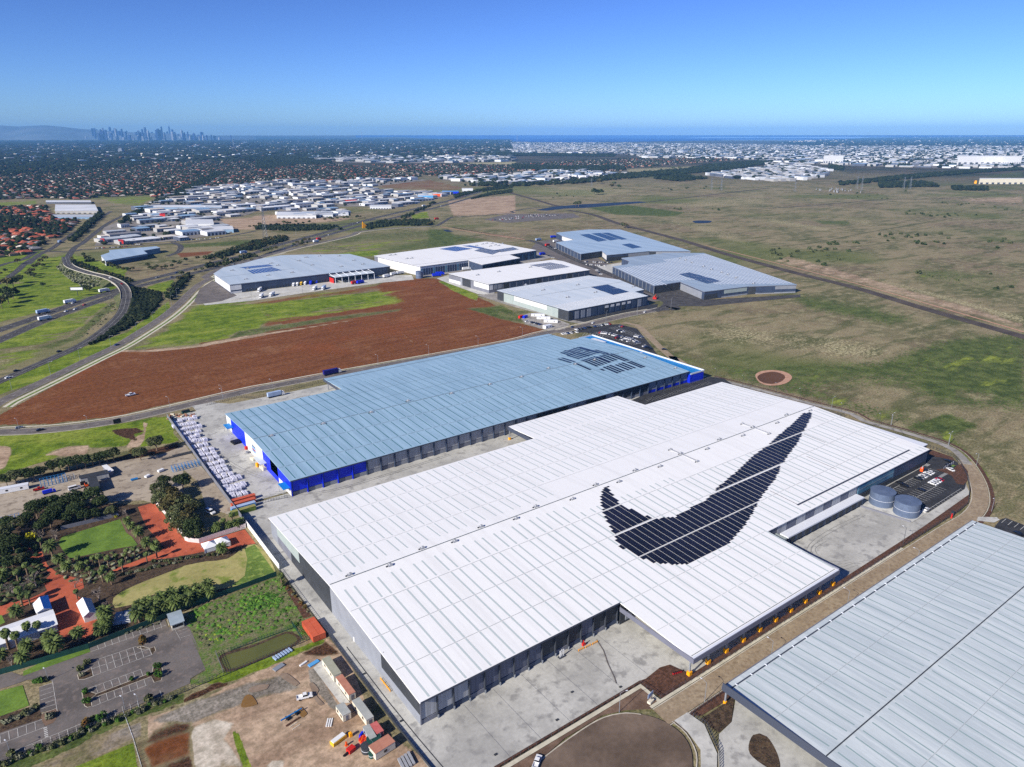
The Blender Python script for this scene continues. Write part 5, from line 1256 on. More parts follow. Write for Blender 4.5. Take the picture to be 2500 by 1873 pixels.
for nm,P,a in EST[1:4]: trees(P,70,.75,7,18,0)
TR=np.array(TR);n=len(TR);rr=TR[:,2]
print('far trees',n,'houses',len(hs_),'sheds',len(shd))
mi=rng.integers(0,2,(n,1)).repeat(20,1)
merged('far_trees',TV,IF,np.stack([TR[:,0],TR[:,1],rr*0-.5],1),np.stack([rr*rng.uniform(.8,1.3,n),rr*rng.uniform(.8,1.3,n),np.minimum(rr*.9,7+rr*.12)],1),rng.uniform(0,6.28,n),['far_leaf','far_leaf2'],mi,'dark trees massed through the far suburbs','trees',jit=.14)

ZC[0]=.16
# ---------------------------------------------------------------- vegetation
rg=np.random.default_rng(5)
mat('leaf_gum',C(68,80,50),C(96,102,68),.5,c3=C(122,120,82),rough=.9,spec=.15,rnd=.22,trans=.15)
mat('leaf_dark',C(44,60,34),C(66,80,46),.5,c3=C(86,94,58),rough=.9,spec=.15,rnd=.2,trans=.12)
mat('leaf_olive',C(84,82,50),C(106,98,62),.5,rough=.9,spec=.15,rnd=.2,trans=.15)
mat('leaf_green',C(50,84,30),C(78,112,44),.6,rough=.9,spec=.15,rnd=.2,trans=.15)
mat('leaf_yellow',C(150,150,20),C(180,176,40),.6,rough=.9,spec=.15,trans=.15)
mat('leaf_rust',C(120,84,46),C(96,96,48),.5,rough=.9,spec=.1,trans=.1)
mat('leaf_palm',C(64,82,36),C(92,108,52),.6,c3=C(122,132,70),rough=.7,spec=.3,rnd=.18,trans=.1)
mat('weed_grey',C(112,104,84),C(88,92,56),.4,rough=1)
mat('weed_green',C(64,108,36),C(96,132,44),.5,rough=1)
mat('weed_lime',C(128,148,40),C(148,160,56),.6,rough=.9)
mat('leaf_grey',C(100,104,84),C(128,128,104),.6,rough=.9,rnd=.2)
mat('bark',C(116,98,80),C(140,122,102),.8,rough=.9)
mat('bark_grey',C(128,116,108),C(154,142,132),.8,rough=.9,rnd=.1)
mat('palm_trunk',C(110,92,72),C(132,112,90),1.2,rough=.95)
def leafmesh(centres,size,n,flat=.6):
    V=[];F=[]
    for c,r in centres:
        d=rg.normal(0,1,(n,3));d/=np.linalg.norm(d,axis=1)[:,None];rad=rg.uniform(.55,1.,(n,1))**.5
        P=np.array(c)+d*rad*np.array(r)
        nn=d*.7+rg.normal(0,.6,(n,3));nn[:,2]+=.25;nn/=np.linalg.norm(nn,axis=1)[:,None]
        a=np.cross(nn,rg.normal(0,1,(n,3)));a/=np.linalg.norm(a,axis=1)[:,None]+1e-9;b=np.cross(nn,a)
        s=rg.uniform(.6,1.3,(n,1))*size
        q=np.stack([P-a*s-b*s*flat,P+a*s-b*s*flat,P+a*s+b*s*flat,P-a*s+b*s*flat],1).reshape(-1,3)
        k=len(V)*0
        V.append(q)
    V=np.concatenate(V);F=np.arange(len(V)).reshape(-1,4);return V,F
def mesh_obj(name,V,F,m,parent):
    me=bpy.data.meshes.new(name);me.from_pydata([tuple(v) for v in V],[],[tuple(int(i) for i in f) for f in F]);me.materials.append(M(m));me.update()
    o=bpy.data.objects.new(name,me);COL.objects.link(o);o.parent=parent;return o
def gum(h,r,nc,nl,leaf,m,bark='bark',sq=.55,low=.35,name='tree',cat='tree'):
    o=empty(name,(0,0,0),'x',cat)
    cs=[];mb=MB();top=h*(low+.12)
    mb.tube((0,0,-.2),(.1,0,top*.9),r*.075,r*.05,6)
    for i in range(nc):
        a=i*2.4+rg.uniform(-.4,.4);q=(i+.5)/nc;rr=r*(.25+.55*q**.5)*rg.uniform(.75,1.1)*(1 if i else .2)
        z=h*(low+.15+(1-low-.25)*(1-q*.75)*rg.uniform(.75,1.05));c=(rr*math.cos(a),rr*math.sin(a),z)
        cr=r*rg.uniform(.28,.45);cs.append((c,(cr,cr,cr*sq*1.2)))
        if i%2==0: mb.tube((.05,0,top*rg.uniform(.6,.9)),(c[0]*.85,c[1]*.85,c[2]-.1),r*.035,r*.012,4,cap=False)
    V,F=leafmesh(cs,leaf,nl);mesh_obj('crown',V,F,m,o)
    mb.build('trunk',bark,o,local=True);return o
def palm(h,fl,nf,m='leaf_palm',droop=.9,fw=.5):
    o=empty('palm_tree',(0,0,0),'x','palm tree')
    V=[];F=[]
    for i in range(nf):
        a=i*2.39996;t=(i+.5)/nf;el=R(82-95*t);L=fl*rg.uniform(.85,1.1);p=np.array((0,0,h));d=np.array((math.cos(a),math.sin(a)))
        pts=[];e=el
        for k in range(6):
            pts.append(p.copy());st=L/5;p=p+np.array((d[0]*math.cos(e)*st,d[1]*math.cos(e)*st,math.sin(e)*st));e-=droop*R(30)*(.5+k*.22)
        s=np.array((-d[1],d[0],0))
        for k in range(5):
            w0=fw*(.5,1,1,.85,.6)[k]*.5;w1=fw*(1,1,.85,.6,.12)[k]*.5;dz=.22*w0
            for sg in (-1,1):
                b=len(V);V+=[pts[k],pts[k+1],pts[k+1]+s*sg*w1*2-np.array((0,0,dz)),pts[k]+s*sg*w0*2-np.array((0,0,dz))];F.append((b,b+1,b+2,b+3))
    mesh_obj('fronds',np.array(V),np.array(F),m,o)
    mb=MB();mb.tube((0,0,-.2),(0,0,h*.85),.42,.34,8);mb.tube((0,0,h*.85),(0,0,h+.1),.34,.6,8);mb.build('trunk','palm_trunk',o,local=True);return o
def bare(h,r,depth=5):
    o=empty('bare_tree',(0,0,0),'x','tree');mb=MB()
    def br(p,d,L,rad,k):
        q=p+d*L;mb.tube(p,q,rad,rad*.7,3 if k<depth-1 else 5,cap=False)
        if k==0: return
        for j in range(3):
            n=d+rg.normal(0,.42,3);n[2]+=.1;n/=np.linalg.norm(n);br(q,n,L*rg.uniform(.66,.86),rad*.62,k-1)
    br(np.array((0,0,-.1)),np.array((0,0,1.)),h*.2,.22,depth);q=mb.build('branches','bark_grey',o,local=True)
    b=MB();b.tube((0,0,-.2),(0,0,h*.2),.3,.24,6);b.build('trunk','bark_grey',o,local=True);return o
HIDE=[]
GUM=[gum(9,4.6,15,95,.34,'leaf_gum'),gum(8,4.2,13,95,.34,'leaf_dark',sq=.7),gum(9,4.4,14,90,.34,'leaf_olive'),gum(10,5,16,95,.36,'leaf_dark',sq=.6)]
PALM=[palm(4.6,3.5,46),palm(3.6,3.7,52),palm(6.2,2.3,34,droop=1.25,fw=.6)]
BARE=[bare(9,4,5),bare(8,4,5)]
MID=[gum(7,3.6,9,26,.75,'leaf_gum'),gum(6,3.4,8,24,.75,'leaf_dark'),gum(7,3.2,8,22,.75,'leaf_olive')]
def bush(r,h,m,n=150,sz=.28,name='shrub'):
    cs=[((rg.uniform(-r,r)*.5,rg.uniform(-r,r)*.5,h*rg.uniform(.35,.6)),(r*.6,r*.6,h*.45)) for _ in range(4)]
    V,F=leafmesh(cs,sz,n//4);me=bpy.data.meshes.new(name);me.from_pydata([tuple(v) for v in V],[],[tuple(int(i) for i in f) for f in F]);me.materials.append(M(m))
    o=bpy.data.objects.new(name,me);COL.objects.link(o);tag(o,'x','shrub');return o
BUSH=[bush(1.2,1.5,'leaf_gum'),bush(1.2,1.3,'leaf_grey'),bush(1.3,1.8,'leaf_green'),bush(1.6,2.6,'leaf_rust',220),bush(1.6,2.4,'leaf_green',220),bush(1.5,2.2,'leaf_yellow',200)]
SCRUB=[bush(2.2,1.8,'leaf_dark',36,.9),bush(2.4,2.0,'leaf_gum',36,.9)]
def put(proto,fr,x,y,z,s=1.,label=None,group=None,world=None):
    p=world or G(fr,x,y,z);return place(proto,(p[0],p[1],0),rg.uniform(0,6.28),s*rg.uniform(.88,1.12),label,group)
gl=['grey green gum tree','dark round crowned tree','olive brown gum tree','tall dark spreading tree']
def gums(fr,L,where,z=5.5):
    for x,y,k,*s in L: put(GUM[k],fr,x,y,z*(s[0] if s else 1),s[0] if s else 1.,gl[k]+' '+where,'garden and yard trees at the left')
gums('B1',[(60,900,1),(170,880,0),(280,850,1),(390,840,1),(470,830,0,.8),(620,760,1,.9),(700,740,0,.9),(800,730,1),(900,700,0),(1000,690,1),(1090,680,0,.9),(1170,650,1),(1260,630,1),(1340,620,0,.9),(1600,590,2,.8),(1660,610,0,.9)],'in the belt above the gravel yard')
gums('B1',[(1850,480,0,1.1)],'standing alone by the storage yard corner')
gums('B1',[(420,1280,3),(600,1200,1,1.1),(680,1290,3),(580,1380,1),(860,1180,3),(950,1150,1,1.1),(1100,1130,3,.95),(1190,1190,1,.9),(900,1290,3),(1000,1330,1,.9),(760,1360,1,.9),(300,1370,1),(230,1440,0,.9),(490,1450,1),(1110,1320,1,.8),(1320,1290,0,.8)],'in the dense group below the gravel yard')
gums('B1',[(40,1560,0),(80,1440,1,.9),(60,1640,1)],'at the left edge beside the blue frames')
gums('B2',[(90,1070,1),(60,1190,0,1.1),(170,1230,2),(60,1310,0),(230,1330,2,1.1),(330,1350,0),(140,1420,2),(260,1450,0),(370,1430,2),(440,1400,0,.9),(330,1540,2),(230,1540,0),(420,1560,0,.8)],'in the thick grove beside the white wall')
gums('B2',[(310,1080,1,1.05)],'standing clear at the top of the grove by the yard wall')
gums('B4',[(230,60,2,.9),(330,130,0,.9),(250,160,2,.8),(430,170,1,1.1),(480,240,1,.8),(400,250,1,.8)],'at the lower end of the grove by the marquees')
gums('B3',[(60,60,1),(30,330,1,.9),(130,420,1,.8),(250,400,0,.8),(60,430,1,.8),(150,230,3,.8)],'in the old garden at the left edge')
bg='date palms and fan palms of the garden'
def palms(fr,L,where):
    for x,y,k,*s in L:
        q=s[0] if s else 1.;put(PALM[k],fr,x,y,(4.6,3.6,6.2)[k]*q,q,('spreading date palm','low bushy date palm','slender fan palm')[k]+' '+where,bg)
palms('B3',[(600,270,0,1.1),(700,400,0,1.15),(790,490,1,.95),(470,180,2,.8)],'beside the bright green lawn')
palms('B3',[(920,400,2,.7),(1030,440,2,.7),(1170,390,2,.8),(1270,390,2,.85),(1370,370,2,.7),(1440,450,2,.8),(1500,300,2,.8),(1590,280,2,.8),(1730,340,2,.8),(1100,400,2,.7),(1220,520,2,.7),(1310,620,0,.9),(1200,570,2,.8),(1480,350,2,.7),(1050,520,2,.7),(950,500,1,.7),(1850,290,2,.8)],'in the double row below the bright lawn')
palms('B3',[(1650,90,0),(1740,210,0,.95),(1560,10,0,.9),(1510,-40,0,.8),(1840,250,1,.8)],'beside the red paved court')
palms('B3',[(300,490,2,.8),(190,570,2,.9),(20,600,1,.9),(70,240,1),(220,790,2),(240,860,2,.8),(190,1030,1),(330,840,2,.8),(900,790,2,.7)],'in the garden above the white hall')
palms('B3',[(310,1210,2),(430,1180,2),(60,1310,2,1.1),(170,1310,2,1.1)],'in front of the long white hall')
palms('B3',[(310,1430,1),(600,1340,1,1.1),(640,1430,1,1.2),(260,1570,1),(10,1540,1,.9)],'by the dark green fence under the white hall')
palms('B3',[(920,1290,0),(1170,1270,1,.7)],'at the edge of the red courtyard')
palms('B3',[(1250,1060,1,1.1),(1270,1160,1,.9),(1260,1240,1,.7),(1170,1200,1,.7)],'between the small white house and the silver wrapped bales')
palms('B3',[(1640,1060,1,1.15),(1660,960,1),(1760,930,1),(1830,1000,1),(1800,1080,1,.9),(1920,890,1,1.05),(1960,970,1),(2070,860,1),(2090,940,1,1.05)],'in the thick palm row along the green fence')
palms('B4',[(70,1030,1),(120,1110,1,.9),(190,980,1),(230,1060,1,1.05),(340,940,1),(380,1030,1,1.1),(480,900,1),(510,980,1,.95),(620,870,1,1.1),(650,950,1,.9),(30,1120,1,.8),(440,960,1,.9)],'in the thick palm row below the dry lawn')
palms('B4',[(790,430,1,1.)],'beside the white marquees')
palms('B4',[(740,170,0,.85),(800,90,2,.9),(900,20,2),(960,130,1,.9),(1010,100,1,.8),(690,210,1,.7),(870,160,1,.8)],'in the clump beside the parked van')
palms('B4',[(1490,770,2,.85),(1500,830,1,.6)],'at the end of the green fence by the driveway')
for fr,x,y,k,s,lab in (('B3',870,650,0,.9,'pale bare tree over the red path'),('B3',1150,760,1,1.25,'large pale bare tree beside the small white house'),('B3',1240,920,1,.8,'low bare tree below the large pale one'),('B3',400,620,0,1.1,'grey bare tree left of the red path'),('B3',250,700,1,1,'dark bare tree above the white hall'),('B3',120,720,0,1,'bare tree at the left edge above the white hall'),('B3',110,1560,1,.9,'brown bare tree among palms by the car park'),('B3',650,60,0,1,'bare tree at the corner of the bright lawn'),('B1',1500,1290,0,.9,'grey bare tree beside the top of the red court'),('B1',1420,1260,1,.8,'small grey bare tree left of the red court'),('B1',640,1530,1,1,'grey bare tree above the bright lawn'),('B1',450,1540,0,1,'bare tree beside the yellow bush'),('B1',300,1500,1,1,'bare tree below the dense dark trees'),('B1',120,1500,0,1,'bare tree below the blue frames'),('B5',570,1340,0,.45,'small leafless tree on the car park verge')):
    put(BARE[k],fr,x,y,5*s if y<1500 or fr!='B5' else 1,s,lab,'leafless winter trees')
put(GUM[0],'B3',350,160,2,.5,'yellow flowering bush in the old garden').children[0].active_material if False else None
put(BUSH[5],'B3',370,150,1,1.7,'yellow flowering bush in the old garden')
put(BUSH[5],'B1',1370,1310,3,.7,'small yellow topped palm like bush by the lawn corner')
for x,y,k,s,lab in ((1700,150,3,1.3,'rust and green rounded bush casting a long shadow on the car park'),(1900,440,4,1.,'bright green bush on the right hand car park island'),(1900,545,4,.95,'low green bush below the bright one on the right hand island'),(1600,590,2,.9,'dark low bush in the middle of the long car park island'),(1790,525,2,.7,'small dark bush near the right end of the long island'),(1050,395,0,1.1,'grey green bush at the left end of the upper island'),(970,470,0,1.1,'dark bush on the left tip of the upper island'),(985,540,1,.9,'small grey shrub at the foot of the upper island'),(1045,750,2,1.2,'green bush at the top left of the long island'),(1050,860,4,.9,'green bush at the bottom left of the long island'),(1050,1140,3,1.1,'rusty bush beside the fence in the lower car park'),(1120,1080,0,1.2,'grey green bush next to the rusty one'),(1220,1070,4,1.2,'big green bush right of the rusty one'),(1800,850,0,1.5,'broad dark bush by the fence below the right hand bays'),(150,1500,0,1.3,'round grey green bush in the lower left bays'),(480,610,2,1.2,'bushy bed above the left hand bays'),(420,620,2,1.,'bush at the left of the bed above the left hand bays'),(550,600,0,.9,'grey bush at the lamp end of the bed above the left hand bays'),(440,930,0,1.,'grey bush beside the small lawn'),(130,1080,1,1.2,'grey tussock at the left of the long bed'),(210,1060,1,1.2,'grey tussock in the middle of the long bed'),(300,1010,0,1.2,'dark bush in the long bed'),(370,990,1,1.1,'grey tussock at the right of the long bed'),(590,1050,1,1.2,'brown tussock in the round ended bed'),(640,1020,1,1.,'pale tussock at the tip of the round ended bed'),(70,1110,1,1.1,'pale tussock at the left edge of the long bed')):
    put(BUSH[k],'B5',x,y,0,s,lab,'shrubs of the car park')
def hedge(fr,a,b,n,ks,s,lab,gr,spread=10):
    for i in range(n):
        t=(i+rg.uniform(-.3,.3))/n;put(BUSH[ks[i%len(ks)]],fr,a[0]+(b[0]-a[0])*t+rg.uniform(-spread,spread),a[1]+(b[1]-a[1])*t+rg.uniform(-spread,spread),0,s*rg.uniform(.7,1.15),lab,gr)
hedge('B5',(0,1620),(950,1260),26,(0,1,0,1,2),.85,'scrubby grey green bush along the lower car park fence','bushes along the lower car park fence',26)
hedge('B5',(900,1260),(2100,800),26,(1,0,1,2),.85,'pale tussocky bush on the bank below the car park','bushes on the bank below the car park',26)
hedge('B3',(1070,1430),(1960,1160),16,(1,0,1),.6,'small brownish shrub in the strip under the green fence','shrubs under the green fence')
hedge('B3',(1450,610),(2193,440),13,(0,1),.85,'dark leafless looking shrub beside the dry lawn','shrubs beside the dry lawn')
hedge('B4',(0,600),(780,510),14,(0,1,0),.85,'dark leafless looking shrub beside the dry lawn','shrubs beside the dry lawn')
hedge('B4',(1560,900),(1850,1230),10,(3,1),.6,'rusty weed clump along the driveway edge','weeds along the driveway edge',16)
# trees of the middle distance
tg='roadside trees along the freeway'
def mids(fr,L,lab,z=3.,s=1.,k=None):
    for p in L: put(MID[(k if k is not None else int(rg.integers(0,3)))],fr,p[0],p[1],z,(p[2] if len(p)>2 else 1)*s,lab,tg)
mids('A5',[(60,340,1.6),(110,330,1.5),(50,410,1.7),(110,430,1.6),(70,470,1.3),(10,510,1.3),(160,300,1.2)],'big dark tree standing on the green verge at the left edge',4,1.25)
mids('A5',[(150,140,1.2),(45,210,.8),(5,240,.8)],'tree on the far green by the curved side street',3)
mids('A5',[(240,250,1.3),(270,230,1.3),(300,190,1.3),(330,170,1.2),(350,140,1.3),(390,120,1.2),(290,260,1.),(370,170,1.)],'dark tree in the row left of the overpass',3)
mids('A5',[(740,375,1.2),(770,385,1.),(370,340,1.)],'low tree beside the roadside billboard',2)
mids('A5',[(720,80,1.),(740,110,1.),(760,130,1.),(620,110,.7),(640,130,.7),(665,150,.7),(690,170,.7),(720,185,.7),(760,190,.7),(800,200,.7),(840,215,.7),(880,225,.7)]+[(700+i*32,190+i*8+rg.uniform(-6,6),.7) for i in range(14)],'small tree on the bank beside the curved ramp',2)
mids('A5',[(900,150),(940,160),(970,180),(1020,190),(1060,200),(1100,205),(1140,200),(1290,190),(1320,200),(1350,185),(1390,190),(1430,185),(1480,170),(1500,140),(1550,150),(1600,120),(1700,110),(1760,100),(1800,100),(1270,170)],'dark bush like tree between the blue factory and the freeway',3,.95)
mids('A5',[(1440,420,1.1),(1460,390,1.),(1500,350,1.),(1450,450,1),(1540,290,1),(1580,270,.9),(1620,240,.9),(1500,380,.9),(1560,240,.9),(1680,210,.8),(1740,200,.8),(1820,170,1.),(1950,130,1.2),(1940,170,1.)],'tree on the verge between freeway and side road',3)
mids('A6',[(20,460,.9),(70,470,1.),(190,430,1.2),(200,460,1.),(390,380,1.),(440,380,1.),(460,390,.9),(520,350,1.3),(560,340,1.),(600,330,1),(640,320,1),(800,285,1.),(830,270,1.),(860,285,1.),(900,250,1.1),(940,245,1.),(880,270,1),(420,420,.8),(330,410,.8)],'roadside tree on the freeway bank behind the courier depot',3)
mids('A6',[(10+i*33,405-i*9+rg.uniform(-12,8),rg.uniform(.8,1.1)) for i in range(22)]+[(500+i*24,270-i*5+rg.uniform(-14,8),.9) for i in range(10)]+[(170+i*40,345-i*14,.8) for i in range(8)],'dark tree in the long belt beyond the freeway',3)
mids('A6',[(405,125,1.),(440,120,.9),(490,105,1.2),(510,110,1.),(710,90,1.),(740,95,1.),(765,90,1.),(820,80,1.),(885,90,.9),(940,80,1.1),(1080,65,1.2),(1125,55,1.2),(1150,60,1.),(1190,50,1.),(1250,45,1.),(1280,45,1.),(1370,40,1.2),(1400,35,1.),(610,105,.6),(660,100,.6),(1440,45,.6)],'tree in the row along the far freeway edge',3)
mids('A7',[(1735,120,1.6),(1765,125,1.5)],'one of two dark trees beside the gravel road',3)
mids('A3',[(750,560,2.4),(765,550,2.),(860,600,2.2),(880,570,1.8),(925,595,1.8),(710,650,2.5),(740,650,2.5),(770,645,2.3),(550,745,1.8),(575,750,1.6),(1200,430,2.2),(1390,440,2.2),(1450,440,2.2),(1290,445,1.5)],'dark tree standing out on the open plain',3,1.2)
o_=0
mids('A2',[(1200+i*26,870+rg.uniform(-14,20)+i*2,1.) for i in range(14)],'dark tree of the belt beside the freeway bridge',3)
# dense shrubbery on the ramp banks
def mass(name,P,dx,r0,r1,h,label,mats=('far_leaf','far_leaf2'),cat='shrubbery'):
    pts=grid_in(P,dx,dx,.4,.5,.9);
    n=len(pts);rr=rg.uniform(r0,r1,n)
    zz=np.zeros(n)
    RP=np.array(RAMP);RZa=np.array(RZ)
    D=np.hypot(pts[:,0:1]-RP[None,:,0],pts[:,1:2]-RP[None,:,1]);i=D.argmin(1);dm=D.min(1)
    zz=np.clip(RZa[i]-(dm-5.7)/1.8,0,7);ok=dm>7.5
    for rr_,w_ in ((FW1[0],9),(FW2[0],8.5),(SR[0],14)):
        rr2=np.array(rr_)[:,:2];ok&=np.min(np.hypot(pts[:,0:1]-rr2[None,:,0],pts[:,1:2]-rr2[None,:,1]),1)>w_
    pts,rr,zz=pts[ok],rr[ok],zz[ok];n=len(pts)
    merged(name,TV,IF,np.stack([pts[:,0],pts[:,1],zz-.5],1),np.stack([rr,rr,rr*h],1),rg.uniform(0,6.28,n),list(mats),rng.integers(0,len(mats),(n,1)).repeat(20,1),label,cat,jit=.2)
mass('shrubbery',MP(('A5',[(1120,350),(1380,405),(1390,470),(1290,600),(1000,765),(700,885),(660,880),(960,700),(1100,540)])),2.6,1.3,2.3,1.,'dense dark shrubbery filling the wedge beside the ramp')
mass('shrubbery',MP(('A5',[(480,180),(560,170),(700,240),(860,270),(910,310),(850,350),(740,370),(620,310),(520,220)])),3.,1.,1.9,.8,'grey green shrubs on the inner bank of the ramp',('leaf_grey','far_leaf'))
mass('shrubbery',MP(('A5',[(600,110),(650,130),(900,220),(1130,290),(1180,350),(1120,330),(880,240),(600,160)])),3.,1.2,2.2,1.,'dark shrubs on the outer bank of the ramp')
mass('shrubbery',MP(('A5',[(640,830),(960,480),(1010,520),(960,620),(700,800)])),5.,.7,1.4,.6,'thin scrub on the grassy bank inside the ramp',('leaf_grey','far_leaf'))
mass('shrubbery',MP(('A2',[(930,930),(1060,880),(1500,880),(1540,930),(1200,925),(960,960)])),6,2,3.6,1.,'dark shrub belt beside the freeway bridge')
mass('shrubbery',MP(('A1',[(600,1060),(700,960),(860,820),(900,830),(800,930),(640,1070)])),6,2.5,4.5,1.2,'dark tree belt along the avenue at the left')
mass('shrubbery',MP(('A1',[(1030,900),(1200,790),(1400,690),(1600,640),(1620,660),(1400,720),(1200,830),(1050,920)])),7,2.5,4.5,1.2,'dark trees lining the highway into the suburbs')
mass('shrubbery',MP(('A1',[(1500,640),(1680,560),(1900,460),(1960,470),(1750,580),(1560,650)])),9,3,6,1.2,'broad dark wood beside the highway in the suburbs')
mass('shrubbery',MP(('A1',[(1420,980),(1470,930),(1490,940),(1440,1050),(1400,1060)])),5,2,3.4,1.1,'street trees in the estate car park')
mass('shrubbery',MP(('A1',[(-60,840),(100,850),(400,880),(300,960),(0,950)])),9,3,5.5,1.1,'dark trees among the red roofed houses')
mass('shrubbery',MP(('A1',[(250,950),(520,920),(640,940),(480,1040),(300,1000)])),9,3,5.5,1.1,'dark trees on the near side of the red roofed houses')
ZW=.2
WL=[(370,1300),(440,1160),(1440,790),(1540,910),(1740,1260),(1860,1500),(1740,1520),(1620,1330),(520,1620),(480,1500)]
mass('weeds',MP(('B4',WL)),1.25,.45,1.1,.55,'rank green and brown weeds on the vacant lot',('leaf_green','weed_grey','weed_green','leaf_gum','weed_grey','weed_green'),'weeds')
mass('weeds',MP(('B4',[(560,1560),(620,1400),(840,1280),(1050,1280),(1120,1420),(900,1540)])),.9,.35,.9,.5,'yellow green flowering weeds on the vacant lot',('weed_lime','weed_lime','weed_green'),'weeds')
mass('weeds',MP(('B4',[(1000,930),(1150,920),(1200,1010),(1050,1200),(980,1180)])),.9,.35,.9,.5,'patch of lime weeds in the middle of the vacant lot',('weed_lime','leaf_green'),'weeds')
mass('weeds',MP(('B4',[(1080,1220),(1350,1160),(1500,1220),(1420,1380),(1180,1380)])),.9,.35,.8,.45,'dry grey weeds on the vacant lot',('weed_grey','weed_grey','leaf_grey'),'weeds')
mass('weeds',MP(('B4',[(980,1060),(1400,960),(1520,1060),(1450,1130),(1050,1190)])),1.,.5,1.2,.6,'dark green clump of weeds on the vacant lot',('leaf_green','weed_green'),'weeds')
for fr,a in (('A6',[(0,400),(250,345),(480,300),(750,225),(750,245),(480,330),(250,375),(0,430)]),('A6',[(-20,470),(200,440),(430,380),(450,400),(220,465),(0,500)]),('A6',[(760,290),(900,245),(950,240),(960,262),(860,290),(780,305)]),('A2',[(0,930),(200,920),(550,925),(720,935),(760,960),(500,965),(300,975),(0,960)]),('A2',[(0,1060),(130,1030),(280,1030),(260,1060),(80,1090),(0,1095)]),('A2',[(1250,860),(1540,720),(1560,730),(1300,860)]),('A2',[(1700,660),(2000,600),(2212,575),(2212,600),(2000,625),(1720,690)]),('A2',[(2000,640),(2212,612),(2212,640),(2050,660),(1850,700)]),('A1',[(1860,1180),(2212,1060),(2212,1100),(1900,1220)]),('A1',[(720,1180),(790,1210),(810,1239),(740,1239)]),('A5',[(1440,440),(1500,340),(1560,300),(1600,250),(1640,240),(1620,300),(1530,390),(1470,470)])):
    mass('shrubbery',GP(fr,a),5.5 if fr!='A5' else 4,1.6,3.4,1.1,'dark scrub and trees along the freeway verges')
# scrub dots on the plain
SP=[]
def dots(fr,poly,n):
    P=GP(fr,poly);xs=[p[0] for p in poly];ys=[p[1] for p in poly];c=0
    while c<n:
        x,y=rg.uniform(min(xs),max(xs)),rg.uniform(min(ys),max(ys))
        if inpoly(x,y,poly): SP.append(G(fr,x,y));c+=2
dots('A4',[(0,1130),(260,1110),(300,1200),(250,1239),(150,1239),(30,1180)],22);dots('A4',[(330,1110),(520,1120),(540,1200),(430,1210)],14)
dots('A4',[(430,1080),(700,1060),(840,1085),(500,1100)],22);dots('A4',[(940,980),(1500,1000),(1700,1060),(1500,1110),(1380,1110),(1200,1060),(1000,1060)],52)
dots('A4',[(1800,1030),(2150,1050),(2200,1130),(2000,1130)],14);dots('A4',[(1150,800),(1500,815),(1900,840),(1600,860),(1180,830)],34);dots('A4',[(1500,720),(2200,760),(2200,800),(1500,750)],26)
dots('A3',[(1380,770),(1800,780),(1800,795),(1420,790)],22);dots('A3',[(1280,590),(1900,580),(1900,610),(1300,620)],24);dots('A8',[(700,200),(1200,220),(1050,340),(900,310)],12);dots('A8',[(1100,300),(2200,380),(2200,520),(1300,400)],12);dots('A3',[(300,640),(700,640),(660,700),(350,690)],12);dots('A4',[(350,650),(1100,620),(1500,640),(1000,700)],20)
for p in SP: put(SCRUB[int(rg.integers(0,2))],0,0,0,0,rg.uniform(1.,1.9),'dark scrub bush dotted on the open plain','scrub bushes on the plain',world=p)
# ---------------------------------------------------------------- near yards and paving
def ws(name,pts,m,label,sm=0): return sheet(name,0,pts,m,label,smooth=sm,world=True)
for o in list(bpy.data.objects):
    if o.name.startswith('yard') : bpy.data.objects.remove(o)
ws('yard',[(78,345),(78,120),(84,118),(94,137.6),(155,137.2),(158,136.6),(166,137.6),(170,136.5),(171.6,131.5),(173,128.8),(262,128.9),(340,129.6),(397,131.6),(404,136),(414,142),(413,165),(300,170),(300,300),(352,306),(352,338),(416,338),(440,342),(440,347),(300,347)],'concrete','grey concrete yard round the white warehouse')
ws('yard',[(78,500),(78,347),(200,347),(200,470),(404,470),(404,500),(192,500),(162,500),(120,501),(110,512),(97,512),(97,500)],'concrete','grey concrete storage yard round the blue warehouse')
DR=MB()
for y0,y1 in ((137,345),): DR.box(80.3,80.42,y0,y1,0,.0)
def wline(p,w,m,name='drain_channel',label='dark drain channel along the driveway'):
    return ribbon(name,p,w,m,label=label)
wline([(80.5,214),(80.5,180),(81,160),(82,137)],.35,'wall_dark')
for k in range(22):
    y=212-k*3.4;ribbon('joint',[(78.2,y),(80.4,y)],.07,'wall_grey',label='joint in the driveway concrete')
for x in (100,112,124,136,148,160): ribbon('joint',[(x,137.5),(x,164)],.06,'wall_grey',label='joint in the yard concrete')
ribbon('stain',[(158,162),(156,156),(152.5,150),(149.5,143.5),(148,141)],.4,'asphalt_old',label='dark water stain across the concrete yard')
for p in ((97,141),(121,140.5),(148,139),(133,147),(79.6,197),(79.9,170)): MB().obox(p,0,1.1,.8,nz(),nz()+.02).build('drain_grate','wall_dark').__setitem__('kind','structure')
ws('mulch_bed',[(94,137.6),(155,137.2),(158,136.6),(166,137.6),(170,136.5),(171.6,131.5),(173,128.8),(262,128.8),(340,129.5),(397,131.5),(405,135),(403,133.6),(384,127.2),(372,126.6),(170,126.6),(155.4,126.8),(154.6,136.2),(94,136.6)],'mulch','dark red brown mulch bed inside the fence')
ws('footpath',[(92,134.6),(153.2,134.4),(153.2,126.2),(154.6,126),(154.6,135.9),(92,136.1)],'path','pale footpath round the corner of the fence')
ws('verge',[(88,131.2),(106,131.2),(118,133.2),(134,133.2),(142,130.2),(149,125.6),(153.2,126),(153.2,134.3),(88,134.5)],'dirt_verge','bare brown verge beside the turning circle')
